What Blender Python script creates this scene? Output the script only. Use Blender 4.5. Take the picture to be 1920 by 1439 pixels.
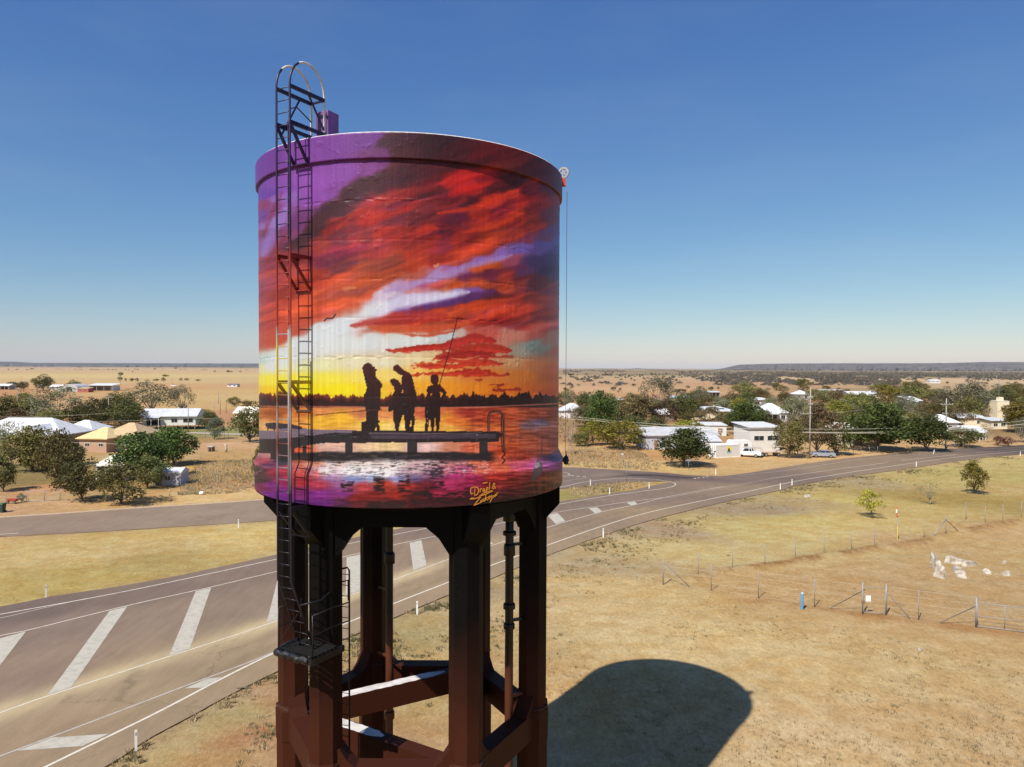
import bpy, math, random
import numpy as np
from mathutils import Vector, Matrix

for o in list(bpy.data.objects): bpy.data.objects.remove(o)
SC = bpy.context.scene
COL = SC.collection
R_ = math.radians

# ------------------------------------------------------------------ camera
FPX, CAMH = 1331.0, 17.5                       # focal length in photo pixels, camera height above ground
PITCH, ROLL = math.atan((719.5 - 690) / FPX), R_(0.25)
CAM_ROT = Matrix.Rotation(math.pi / 2 - PITCH, 3, 'X') @ Matrix.Rotation(ROLL, 3, 'Z')
cam_d = bpy.data.cameras.new('camera'); cam = bpy.data.objects.new('camera', cam_d); COL.objects.link(cam)
cam_d.sensor_fit = 'HORIZONTAL'; cam_d.sensor_width = 36; cam_d.lens = FPX / 1920 * 36
cam_d.clip_start = 0.1; cam_d.clip_end = 120000
cam.matrix_world = Matrix.Translation((0, 0, CAMH)) @ CAM_ROT.to_4x4()
SC.camera = cam

# ------------------------------------------------------------------ sky, sun, exposure
SUN_ELEV, SUN_SHADOW_AZ = R_(49.5), R_(35)     # shadows run 35 degrees right of the view direction
sun_dir = Vector((-math.sin(SUN_SHADOW_AZ) * math.cos(SUN_ELEV), -math.cos(SUN_SHADOW_AZ) * math.cos(SUN_ELEV), math.sin(SUN_ELEV)))
W = bpy.data.worlds.new('World'); SC.world = W; W.use_nodes = True
wn, wl = W.node_tree.nodes, W.node_tree.links
bg = wn['Background']; sky = wn.new('ShaderNodeTexSky'); sky.sky_type = 'NISHITA'
sky.sun_disc = False; sky.sun_elevation = SUN_ELEV
sky.sun_rotation = math.atan2(sun_dir.x, sun_dir.y)
sky.altitude = 0; sky.air_density = 1.0; sky.dust_density = 0.30; sky.ozone_density = 7.8
# very thin cirrus veil, everywhere in the dome alike
wt = wn.new('ShaderNodeTexCoord'); wmp = wn.new('ShaderNodeMapping'); wmp.inputs['Scale'].default_value = (2.2, 2.2, 9.0); wmp.inputs['Rotation'].default_value = (0.25, 0.45, 0.3); wl.new(wt.outputs['Generated'], wmp.inputs['Vector'])
wz = wn.new('ShaderNodeTexNoise'); wz.inputs['Scale'].default_value = 1.6; wz.inputs['Detail'].default_value = 7; wz.inputs['Roughness'].default_value = 0.6; wl.new(wmp.outputs[0], wz.inputs['Vector'])
wr = wn.new('ShaderNodeMapRange'); wr.inputs['From Min'].default_value = 0.45; wr.inputs['From Max'].default_value = 0.85; wr.inputs['To Max'].default_value = 0.07; wl.new(wz.outputs['Fac'], wr.inputs['Value'])
wx_ = wn.new('ShaderNodeMix'); wx_.data_type = 'RGBA'; wx_.inputs['B'].default_value = (5.2, 5.4, 5.6, 1); wl.new(wr.outputs[0], wx_.inputs['Factor']); wl.new(sky.outputs[0], wx_.inputs['A'])
# camera-like response of the sky's three channels, the same for every direction
wsp = wn.new('ShaderNodeSeparateColor'); wcb = wn.new('ShaderNodeCombineColor'); wl.new(wx_.outputs['Result'], wsp.inputs[0])
for ch, gam, gain in ((0, 1.20, 1.20), (1, 1.00, 0.93), (2, 0.62, 0.785)):
    m1 = wn.new('ShaderNodeMath'); m1.operation = 'MULTIPLY'; m1.inputs[1].default_value = 0.116; wl.new(wsp.outputs[ch], m1.inputs[0])
    m2_ = wn.new('ShaderNodeMath'); m2_.operation = 'POWER'; m2_.inputs[1].default_value = gam; wl.new(m1.outputs[0], m2_.inputs[0])
    m3 = wn.new('ShaderNodeMath'); m3.operation = 'MULTIPLY'; m3.inputs[1].default_value = gain / 0.116; wl.new(m2_.outputs[0], m3.inputs[0]); wl.new(m3.outputs[0], wcb.inputs[ch])
wl.new(wcb.outputs[0], bg.inputs[0]); bg.inputs[1].default_value = 0.088
sl = bpy.data.lights.new('sun', 'SUN'); sl.energy = 5.0; sl.angle = R_(0.5); sl.color = (1.0, 0.945, 0.86)
sun = bpy.data.objects.new('sun', sl); COL.objects.link(sun)
sun.rotation_euler = sun_dir.to_track_quat('Z', 'Y').to_euler(); sun.location = (-40, -50, 80)
vs = SC.view_settings; vs.view_transform = 'Standard'; vs.look = 'None'; vs.gamma = 1; vs.exposure = 0.4
vs.use_curve_mapping = False
SC.render.engine = 'CYCLES'

# ------------------------------------------------------------------ helpers
HAZE_D = 1.5e-5                                 # density of the dry air
random.seed(7); RNG = np.random.default_rng(7)
def ray(px, py): return CAM_ROT @ Vector(((px - 960) / FPX, -(py - 719.5) / FPX, -1))
def G(px, py, z=0.0):                            # pixel -> point on the level ground
    d = ray(px, py); t = (z - CAMH) / d.z; return Vector((d.x * t, d.y * t, z))
def MPP(p): return p.y / FPX                     # metres per photo pixel at a ground point
def lin(c):
    c = np.asarray(c, float) / 255.0
    return np.where(c <= 0.04045, c / 12.92, ((c + 0.055) / 1.055) ** 2.4)

MATS = {}
def mat(name, col, rough=0.8, var=0.12, scale=3.0, bump=0.0, bscale=30.0, metal=0.0, col2=None, spec=0.3, coord='Object'):
    if name in MATS: return MATS[name]
    m = bpy.data.materials.new(name); m.use_nodes = True; n, l = m.node_tree.nodes, m.node_tree.links
    b = n['Principled BSDF']; b.inputs['Roughness'].default_value = rough; b.inputs['Metallic'].default_value = metal
    b.inputs['Specular IOR Level'].default_value = spec
    tc = n.new('ShaderNodeTexCoord'); tex = n.new('ShaderNodeTexNoise'); tex.inputs['Scale'].default_value = scale
    tex.inputs['Detail'].default_value = 6; tex.inputs['Roughness'].default_value = 0.65
    l.new(tc.outputs[coord], tex.inputs['Vector'])
    rp = n.new('ShaderNodeValToRGB'); e = rp.color_ramp.elements
    c2 = col2 if col2 else tuple(min(1, v * (1 + var)) for v in col)
    c1 = col if col2 else tuple(v * (1 - var) for v in col)
    e[0].position = 0.33; e[0].color = (*c1, 1); e[1].position = 0.67; e[1].color = (*c2, 1)
    l.new(tex.outputs['Fac'], rp.inputs['Fac']); l.new(rp.outputs['Color'], b.inputs['Base Color'])
    if bump:
        t2 = n.new('ShaderNodeTexNoise'); t2.inputs['Scale'].default_value = bscale; t2.inputs['Detail'].default_value = 5
        l.new(tc.outputs[coord], t2.inputs['Vector'])
        bp = n.new('ShaderNodeBump'); bp.inputs['Strength'].default_value = bump; bp.inputs['Distance'].default_value = 0.02
        l.new(t2.outputs['Fac'], bp.inputs['Height']); l.new(bp.outputs['Normal'], b.inputs['Normal'])
    MATS[name] = m; return m

def tag(o, label=None, cat=None, group=None, kind=None):
    if label: o['label'] = label
    if cat: o['category'] = cat
    if group: o['group'] = group
    if kind: o['kind'] = kind
    return o
def link(o, parent=None):
    COL.objects.link(o)
    if parent is not None: o.parent = parent
    return o
def empty(name, loc=(0, 0, 0), rz=0.0, parent=None):
    o = bpy.data.objects.new(name, None); o.empty_display_size = 0.3
    o.location = loc; o.rotation_euler = (0, 0, rz); return link(o, parent)
def obj(name, me, parent=None, loc=(0, 0, 0), rz=0.0, scale=None):
    o = bpy.data.objects.new(name, me); o.location = loc; o.rotation_euler = (0, 0, rz)
    if scale: o.scale = scale
    return link(o, parent)
def copy_tree(o, parent=None):
    c = o.copy(); COL.objects.link(c); c.parent = parent
    for ch in o.children: copy_tree(ch, c)
    return c

class MB:
    """collects simple solids; build() makes ONE mesh object"""
    def __init__(s): s.v = []; s.f = []; s.sm = []
    def add(s, vs_, fs, smooth=False):
        k = len(s.v); s.v += [tuple(p) for p in vs_]; s.f += [tuple(i + k for i in f) for f in fs]; s.sm += [smooth] * len(fs); return s
    def box(s, c, d, rz=0.0, rx=0.0, ry=0.0):
        M = Matrix.Rotation(rz, 3, 'Z') @ Matrix.Rotation(ry, 3, 'Y') @ Matrix.Rotation(rx, 3, 'X'); c = Vector(c)
        P = [c + M @ Vector((sx * d[0] / 2, sy * d[1] / 2, sz * d[2] / 2)) for sz in (-1, 1) for sx, sy in ((-1, -1), (1, -1), (1, 1), (-1, 1))]
        return s.add(P, [(3, 2, 1, 0), (4, 5, 6, 7), (0, 1, 5, 4), (1, 2, 6, 5), (2, 3, 7, 6), (3, 0, 4, 7)])
    def prism(s, poly, z0, z1):                  # vertical prism over a ccw polygon
        n = len(poly)
        P = [(p[0], p[1], z0) for p in poly] + [(p[0], p[1], z1) for p in poly]
        return s.add(P, [tuple(range(n - 1, -1, -1)), tuple(range(n, 2 * n))] + [(i, (i + 1) % n, n + (i + 1) % n, n + i) for i in range(n)])
    def hull(s, bottom, top):                    # two matching loops of 3d points
        n = len(bottom)
        return s.add(list(bottom) + list(top), [tuple(range(n - 1, -1, -1)), tuple(range(n, 2 * n))] + [(i, (i + 1) % n, n + (i + 1) % n, n + i) for i in range(n)])
    def tube(s, pts, r, n=8, closed=False):
        pts = [Vector(p) for p in pts]; L = len(pts); rs = r if isinstance(r, (list, tuple)) else [r] * L
        up = Vector((0, 0, 1)); k = len(s.v); pu = None
        for i, p in enumerate(pts):
            a = pts[i - 1] if i else (pts[-1] if closed else p); b = pts[(i + 1) % L] if (i < L - 1 or closed) else p
            t = (b - a).normalized()
            if pu is None: pu = (up if abs(t.z) < 0.9 else Vector((1, 0, 0)))
            u = (pu - t * pu.dot(t))
            if u.length < 1e-4: u = Vector((0, 1, 0)) - t * t.y
            u.normalize(); pu = u; w = t.cross(u)
            for j in range(n):
                a_ = 2 * math.pi * j / n; s.v.append(tuple(p + (u * math.cos(a_) + w * math.sin(a_)) * rs[i]))
        for i in range(L if closed else L - 1):
            i2 = (i + 1) % L
            for j in range(n):
                j2 = (j + 1) % n
                s.f.append((k + i * n + j, k + i2 * n + j, k + i2 * n + j2, k + i * n + j2)); s.sm.append(n > 5)
        if not closed:
            s.f.append(tuple(k + j for j in range(n))); s.sm.append(False)
            s.f.append(tuple(k + (L - 1) * n + j for j in range(n - 1, -1, -1))); s.sm.append(False)
        return s
    def bar(s, a, b, w, h=None, up=(0, 0, 1)):   # rectangular bar from a to b
        h = h or w; a, b = Vector(a), Vector(b); t = (b - a).normalized(); up = Vector(up)
        if abs(t.dot(up)) > 0.98: up = Vector((1, 0, 0))
        x = t.cross(up).normalized(); y = x.cross(t)
        lo = [a + x * sx * w / 2 + y * sy * h / 2 for sx, sy in ((-1, -1), (1, -1), (1, 1), (-1, 1))]
        return s.hull(lo, [p + (b - a) for p in lo])
    def lathe(s, prof, n=48, c=(0, 0), smooth=True):     # prof: (r, z) list
        k = len(s.v)
        for r, z in prof:
            for j in range(n):
                a_ = 2 * math.pi * j / n; s.v.append((c[0] + r * math.cos(a_), c[1] + r * math.sin(a_), z))
        for i in range(len(prof) - 1):
            for j in range(n):
                j2 = (j + 1) % n; s.f.append((k + i * n + j, k + i * n + j2, k + (i + 1) * n + j2, k + (i + 1) * n + j)); s.sm.append(smooth)
        return s
    def mesh(s, name, m):
        me = bpy.data.meshes.new(name); me.from_pydata(s.v, [], s.f); me.materials.append(m)
        me.polygons.foreach_set('use_smooth', s.sm); me.update(); return me
    def build(s, name, m, parent=None, loc=(0, 0, 0), rz=0.0): return obj(name, s.mesh(name, m), parent, loc, rz)

def np_mesh(name, V, Fq, m, smooth=False, attrs=None):
    """mesh from numpy arrays, faces all the same size; attrs: {name: (n,3) or (n,) point data}"""
    me = bpy.data.meshes.new(name); V = np.asarray(V, np.float32); Fq = np.asarray(Fq, np.int32); k = Fq.shape[1]
    me.vertices.add(len(V)); me.vertices.foreach_set('co', V.ravel())
    me.loops.add(Fq.size); me.loops.foreach_set('vertex_index', Fq.ravel())
    me.polygons.add(len(Fq)); me.polygons.foreach_set('loop_start', np.arange(len(Fq), dtype=np.int32) * k)
    me.polygons.foreach_set('use_smooth', np.full(len(Fq), smooth, bool))
    me.update(calc_edges=True)
    for an, d in (attrs or {}).items():
        if d.ndim == 2:
            A = me.color_attributes.new(an, 'FLOAT_COLOR', 'POINT'); A.data.foreach_set('color', np.c_[d, np.ones(len(d))].astype(np.float32).ravel())
        else:
            A = me.attributes.new(an, 'FLOAT', 'POINT'); A.data.foreach_set('value', d.astype(np.float32))
    
    if m is not None: me.materials.append(m)
    return me

class Noise:                                     # tiling value noise, vectorised
    def __init__(s, seed): s.t = np.random.default_rng(seed).random((256, 256))
    def n(s, x, y):
        x = np.asarray(x, float); y = np.asarray(y, float); xi = np.floor(x).astype(int); yi = np.floor(y).astype(int); fx = x - xi; fy = y - yi
        fx = fx * fx * (3 - 2 * fx); fy = fy * fy * (3 - 2 * fy); t = s.t
        a = t[xi % 256, yi % 256]; b = t[(xi + 1) % 256, yi % 256]; c = t[xi % 256, (yi + 1) % 256]; d = t[(xi + 1) % 256, (yi + 1) % 256]
        return (a + (b - a) * fx) * (1 - fy) + (c + (d - c) * fx) * fy
    def fbm(s, x, y, o=4, g=0.5):
        r = 0; a = 1; tot = 0
        for i in range(o): r = r + a * s.n(x * 2 ** i + 17.3 * i, y * 2 ** i + 9.1 * i); tot += a; a *= g
        return r / tot                             # 0..1
N1, N2, N3, N4 = Noise(1), Noise(2), Noise(3), Noise(4)
def sstep(a, b, x):
    t = np.clip((x - a) / (b - a), 0, 1); return t * t * (3 - 2 * t)
# ================================================================== WATER TOWER
TC = Vector((-3.035, 21.79, 0))                 # axis of the tower on the ground
def PL(phi, rho, z=0.0, t=0.0):                  # local polar: phi degrees from the view side, rho out, t along the tangent
    a = R_(phi); return Vector((rho * math.sin(a) + t * math.cos(a), -rho * math.cos(a) + t * math.sin(a), z))

def zramp_mat(name, stops, rough=0.45, bump=0.0, noise=0.35, spec=0.4):
    """paint whose colour bands follow height, as the mural carries on over ladder and legs"""
    m = bpy.data.materials.new(name); m.use_nodes = True; n, l = m.node_tree.nodes, m.node_tree.links
    b = n['Principled BSDF']; b.inputs['Roughness'].default_value = rough; b.inputs['Specular IOR Level'].default_value = spec
    tc = n.new('ShaderNodeNewGeometry'); sp = n.new('ShaderNodeSeparateXYZ'); l.new(tc.outputs['Position'], sp.inputs[0])
    nz = n.new('ShaderNodeTexNoise'); nz.inputs['Scale'].default_value = 1.3; nz.inputs['Detail'].default_value = 6; l.new(tc.outputs['Position'], nz.inputs['Vector'])
    ma = n.new('ShaderNodeMath'); ma.operation = 'MULTIPLY_ADD'; ma.inputs[1].default_value = noise * 2; l.new(nz.outputs['Fac'], ma.inputs[0]); l.new(sp.outputs['Z'], ma.inputs[2])
    mr = n.new('ShaderNodeMapRange'); z0, z1 = stops[0][0], stops[-1][0]
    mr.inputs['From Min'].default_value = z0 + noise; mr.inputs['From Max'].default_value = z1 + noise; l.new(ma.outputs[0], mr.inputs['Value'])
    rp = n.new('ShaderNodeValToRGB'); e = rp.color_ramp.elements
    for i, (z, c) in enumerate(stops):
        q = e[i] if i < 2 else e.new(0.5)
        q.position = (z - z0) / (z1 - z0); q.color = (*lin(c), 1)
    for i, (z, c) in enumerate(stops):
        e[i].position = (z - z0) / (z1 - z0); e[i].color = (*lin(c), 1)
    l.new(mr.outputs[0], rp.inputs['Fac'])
    # chalky scuffs and dust
    n2 = n.new('ShaderNodeTexNoise'); n2.inputs['Scale'].default_value = 9; n2.inputs['Detail'].default_value = 8; n2.inputs['Roughness'].default_value = 0.75; l.new(tc.outputs['Position'], n2.inputs['Vector'])
    r2 = n.new('ShaderNodeValToRGB'); r2.color_ramp.elements[0].position = 0.55; r2.color_ramp.elements[1].position = 0.8
    l.new(n2.outputs['Fac'], r2.inputs['Fac'])
    mx = n.new('ShaderNodeMix'); mx.data_type = 'RGBA'; mx.blend_type = 'ADD'; l.new(r2.outputs['Color'], mx.inputs['B']); mx.inputs['Factor'].default_value = 0.006
    l.new(rp.outputs['Color'], mx.inputs['A']); l.new(mx.outputs['Result'], b.inputs['Base Color'])
    if bump:
        bp = n.new('ShaderNodeBump'); bp.inputs['Strength'].default_value = bump; bp.inputs['Distance'].default_value = 0.03
        l.new(n2.outputs['Fac'], bp.inputs['Height']); l.new(bp.outputs['Normal'], b.inputs['Normal'])
    return m

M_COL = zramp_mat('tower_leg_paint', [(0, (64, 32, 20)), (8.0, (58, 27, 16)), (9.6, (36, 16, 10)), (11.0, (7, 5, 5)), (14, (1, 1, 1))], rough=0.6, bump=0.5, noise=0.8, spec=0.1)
M_LAD = zramp_mat('ladder_paint', [(9, (28, 28, 34)), (14.4, (24, 20, 34)), (15.0, (120, 116, 126)), (15.6, (110, 44, 36)), (16.3, (142, 134, 130)), (16.7, (96, 56, 34)), (17.1, (176, 150, 44)),
                                    (17.9, (184, 164, 66)), (18.3, (140, 144, 146)), (18.55, (150, 50, 35)), (20.2, (120, 35, 30)), (20.7, (40, 22, 50)), (23.6, (44, 28, 66)), (25.3, (20, 17, 28))], rough=0.4, noise=0.15)
M_BLACK = mat('black_paint', (0.010, 0.010, 0.011), rough=0.4, bump=0.3, bscale=25, spec=0.3)
M_STEEL = mat('galvanised_steel', (0.27, 0.27, 0.28), rough=0.55, metal=0.2, bump=0.1)
M_PURPLE = mat('purple_paint', (0.22, 0.09, 0.30), rough=0.5)
M_CONC = mat('bare_concrete', (0.42, 0.38, 0.36), rough=0.9, bump=0.4)
M_ROOF = mat('weathered_roof_sheet', (0.13, 0.14, 0.15), rough=0.55, metal=0.3, bump=0.2)

tower = empty('water_tower', TC)
tag(tower, 'tall concrete water tower with a sunset mural on its tank and dark brown legs', 'water tower')

# ---- columns
LEGS = [-90, -30, 30, 90, 150, -150]; LR = 3.7
def octo(w, rot):                                # regular octagon, flat to flat w
    r = w / 2 / math.cos(math.pi / 8); return [(r * math.cos(rot + math.pi / 8 + k * math.pi / 4), r * math.sin(rot + math.pi / 8 + k * math.pi / 4)) for k in range(8)]
for ph in LEGS:
    c = PL(ph, LR); rot = R_(ph); mb = MB()
    for w, z0, z1 in ((1.02, 0, 0.5), (0.92, 0.5, 6.1), (0.84, 7.18, 14.0)):
        mb.prism([(c.x + x, c.y + y) for x, y in octo(w, rot)], z0, z1)
    a = [(c.x + x, c.y + y, 6.1) for x, y in octo(0.96, rot)]; b = [(c.x + x, c.y + y, 7.02) for x, y in octo(0.98, rot)]
    mb.hull(a, b); mb.hull(b, [(c.x + x, c.y + y, 7.18) for x, y in octo(0.845, rot)])
    # outward bracket under the tank edge
    def brk(t): return [PL(ph, 3.9, 12.72, t), PL(ph, 4.5, 13.38, t), PL(ph, 4.5, 14.0, t), PL(ph, 3.6, 14.0, t), PL(ph, 3.6, 12.72, t)]
    mb.hull(brk(0.28), brk(-0.28))
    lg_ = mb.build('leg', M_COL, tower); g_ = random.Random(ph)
    ring = [Vector((c.x + x * (0.97 + g_.uniform(0, 0.05)), c.y + y * (0.97 + g_.uniform(0, 0.05)), 7.10 + g_.uniform(-0.05, 0.05))) for x, y in (lambda o: [(o[i][0] * (1 - k / 3) + o[(i + 1) % 8][0] * k / 3, o[i][1] * (1 - k / 3) + o[(i + 1) % 8][1] * k / 3) for i in range(8) for k in range(3)])(octo(0.895, rot))]
    MB().tube(ring, [g_.uniform(0.02, 0.045) for _ in ring], 6, closed=True).build('mortar_seam', mat('glossy_brown_seam', (0.04, 0.016, 0.010), rough=0.45, bump=0.8, bscale=30, spec=0.25), lg_)

def beam(a, b, z0, z1, w, name, hn=0.0, hz=0.0, up=False):
    """beam between two column centres with haunches at both ends"""
    A, B = PL(a, LR), PL(b, LR); t = (B - A).normalized(); n = Vector((-t.y, t.x, 0)); L = (B - A).length; s0 = 0.30
    mb = MB(); o = n * (w / 2)
    def pt(s, z): return A + t * s + Vector((0, 0, z))
    lo = [pt(s0, z0), pt(L - s0, z0), pt(L - s0, z1), pt(s0, z1)]
    mb.hull([p - o for p in lo], [p + o for p in lo])
    if hn:
        o2 = n * (w / 2 - 0.012)
        for s, d in ((s0, 1), (L - s0, -1)):
            zz = (z1 - 0.004, z1 + hz) if up else (z0 + 0.004, z0 - hz)
            e = [pt(s, zz[0]), pt(s + d * (0.12 + hn), zz[0]), pt(s + d * (0.12 + hn * 0.45), zz[0] + (zz[1] - zz[0]) * 0.40), pt(s + d * 0.12, zz[1]), pt(s, zz[1])]
            if (d > 0) == up: e = e[::-1]
            mb.hull([p - o2 for p in e], [p + o2 for p in e])
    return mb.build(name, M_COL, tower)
for i in range(6):
    a, b = LEGS[i], LEGS[(i + 1) % 6]
    beam(a, b, 13.36, 13.985, 0.62, 'top_beam', 0.62, 0.72)
    beam(a, b, 6.22, 7.0, 0.50, 'ring_beam', 0.42, 0.50, up=True)
for a, b in ((-90, 30), (30, 150), (150, -90)): 
    o = beam(a, b, 6.26, 6.985, 0.44, 'cross_beam')
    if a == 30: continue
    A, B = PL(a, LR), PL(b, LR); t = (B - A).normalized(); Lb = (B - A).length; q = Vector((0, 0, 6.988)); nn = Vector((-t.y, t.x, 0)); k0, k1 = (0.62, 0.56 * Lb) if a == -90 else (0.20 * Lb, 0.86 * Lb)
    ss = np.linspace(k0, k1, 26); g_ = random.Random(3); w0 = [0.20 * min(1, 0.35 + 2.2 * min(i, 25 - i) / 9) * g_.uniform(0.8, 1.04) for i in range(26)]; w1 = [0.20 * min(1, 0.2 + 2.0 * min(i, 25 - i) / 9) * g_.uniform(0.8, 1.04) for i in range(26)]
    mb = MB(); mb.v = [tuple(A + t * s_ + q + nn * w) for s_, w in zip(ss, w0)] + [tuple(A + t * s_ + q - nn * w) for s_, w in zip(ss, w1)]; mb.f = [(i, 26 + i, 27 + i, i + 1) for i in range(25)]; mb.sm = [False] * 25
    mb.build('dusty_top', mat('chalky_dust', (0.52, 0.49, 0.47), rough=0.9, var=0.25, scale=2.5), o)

# ---- tank: shell, rim band, base ring, floor, roof
M_MURAL = bpy.data.materials.new('mural_paint'); M_MURAL.use_nodes = True
def _mural():
    n, l = M_MURAL.node_tree.nodes, M_MURAL.node_tree.links; b = n['Principled BSDF']
    at = n.new('ShaderNodeAttribute'); at.attribute_name = 'paint'
    b.inputs['Specular IOR Level'].default_value = 0.28
    tc = n.new('ShaderNodeTexCoord'); sp = n.new('ShaderNodeSeparateXYZ'); l.new(tc.outputs['Object'], sp.inputs[0])
    an = n.new('ShaderNodeMath'); an.operation = 'ARCTAN2'; l.new(sp.outputs['X'], an.inputs[0]); l.new(sp.outputs['Y'], an.inputs[1])
    mu = n.new('ShaderNodeMath'); mu.operation = 'MULTIPLY'; mu.inputs[1].default_value = 45; l.new(an.outputs[0], mu.inputs[0])
    mz = n.new('ShaderNodeMath'); mz.operation = 'MULTIPLY'; mz.inputs[1].default_value = 0.35; l.new(sp.outputs['Z'], mz.inputs[0])
    cb = n.new('ShaderNodeCombineXYZ'); l.new(mu.outputs[0], cb.inputs['X']); l.new(mz.outputs[0], cb.inputs['Y'])
    bd = n.new('ShaderNodeTexNoise'); bd.noise_dimensions = '2D'; bd.inputs['Scale'].default_value = 1.0; bd.inputs['Detail'].default_value = 3; l.new(cb.outputs[0], bd.inputs['Vector'])
    gr = n.new('ShaderNodeTexNoise'); gr.inputs['Scale'].default_value = 22; gr.inputs['Detail'].default_value = 6; l.new(tc.outputs['Object'], gr.inputs['Vector'])
    b1 = n.new('ShaderNodeBump'); b1.inputs['Strength'].default_value = 0.45; b1.inputs['Distance'].default_value = 0.012; l.new(bd.outputs['Fac'], b1.inputs['Height'])
    b2 = n.new('ShaderNodeBump'); b2.inputs['Strength'].default_value = 0.35; b2.inputs['Distance'].default_value = 0.012; l.new(gr.outputs['Fac'], b2.inputs['Height']); l.new(b1.outputs['Normal'], b2.inputs['Normal'])
    l.new(b2.outputs['Normal'], b.inputs['Normal'])
    # run-off streaks, a little lighter or darker than the paint
    rs = n.new('ShaderNodeValToRGB'); rs.color_ramp.elements[0].position = 0.40; rs.color_ramp.elements[0].color = (0.90, 0.90, 0.90, 1); rs.color_ramp.elements[1].position = 0.68; rs.color_ramp.elements[1].color = (1.06, 1.06, 1.06, 1)
    l.new(bd.outputs['Fac'], rs.inputs['Fac'])
    mx = n.new('ShaderNodeMix'); mx.data_type = 'RGBA'; mx.blend_type = 'MULTIPLY'; mx.inputs['Factor'].default_value = 0.8; l.new(at.outputs['Color'], mx.inputs['A']); l.new(rs.outputs['Color'], mx.inputs['B'])
    # pin-hole chips showing bare cement, mostly on streak lines
    ch = n.new('ShaderNodeTexNoise'); ch.inputs['Scale'].default_value = 15; ch.inputs['Detail'].default_value = 7; ch.inputs['Roughness'].default_value = 0.8; l.new(tc.outputs['Object'], ch.inputs['Vector'])
    cs = n.new('ShaderNodeMath'); cs.operation = 'MULTIPLY'; l.new(ch.outputs['Fac'], cs.inputs[0]); l.new(bd.outputs['Fac'], cs.inputs[1])
    cr = n.new('ShaderNodeValToRGB'); cr.color_ramp.elements[0].position = 0.445; cr.color_ramp.elements[1].position = 0.50; l.new(cs.outputs[0], cr.inputs['Fac'])
    m2 = n.new('ShaderNodeMix'); m2.data_type = 'RGBA'; m2.inputs['B'].default_value = (0.55, 0.48, 0.47, 1); l.new(mx.outputs['Result'], m2.inputs['A'])
    c2 = n.new('ShaderNodeMath'); c2.operation = 'MULTIPLY'; c2.inputs[1].default_value = 0.55; l.new(cr.outputs['Color'], c2.inputs[0]); l.new(c2.outputs[0], m2.inputs['Factor'])
    l.new(m2.outputs['Result'], b.inputs['Base Color'])
    rr = n.new('ShaderNodeMapRange'); rr.inputs['To Min'].default_value = 0.36; rr.inputs['To Max'].default_value = 0.62; l.new(gr.outputs['Fac'], rr.inputs['Value']); l.new(rr.outputs[0], b.inputs['Roughness'])
_mural()

def tank_grid(prof, name, dphi=0.26, relief=True):
    """revolved sheet: fine on the side that carries the mural seen here, coarser round the back"""
    ph = np.concatenate([np.arange(-78, 94, dphi), np.arange(94, 282, 4.0)]); nph = len(ph)
    prof = np.asarray(prof, float); nr = len(prof)
    PH, RR = np.meshgrid(np.radians(ph), prof[:, 0]); ZZ = np.repeat(prof[:, 1:2], nph, 1)
    u = np.degrees(PH) * 0.078                       # metres along the wall
    d = np.zeros_like(RR)
    if relief:
        d += 0.006 * (N1.fbm(u * 0.9, ZZ * 0.7, 3) - 0.5)
        for k in range(-1, 8):                       # pour joints, ragged
            zj = 21.58 - 0.96 * k; wob = 0.05 * (N2.fbm(u * 1.7, 0 * u + k * 3.3, 3) - 0.5)
            g = np.exp(-((ZZ - zj - wob) / 0.022) ** 2); rag = N3.fbm(u * 5.0, ZZ * 9, 3) - 0.42
            pres = sstep(0.40, 0.62, N4.fbm(u * 0.55 + 7 * k, 0 * u + 2.2 * k, 2))
            d += g * (0.055 * rag * (0.25 + pres) - 0.006)
        flake = np.clip(N2.fbm(u * 7, ZZ * 7, 3) - 0.66, 0, 1); d += flake * 0.03
    RR = RR + d
    V = np.stack([RR * np.sin(PH), -RR * np.cos(PH), ZZ], -1).reshape(-1, 3)
    i, j = np.meshgrid(np.arange(nr - 1), np.arange(nph), indexing='ij'); j2 = (j + 1) % nph
    Fq = np.stack([i * nph + j, i * nph + j2, (i + 1) * nph + j2, (i + 1) * nph + j], -1).reshape(-1, 4)
    col = mural_colour(PH.ravel(), RR.ravel(), ZZ.ravel())
    return np_mesh(name, V, Fq, M_MURAL, True, {'paint': col})
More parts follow.
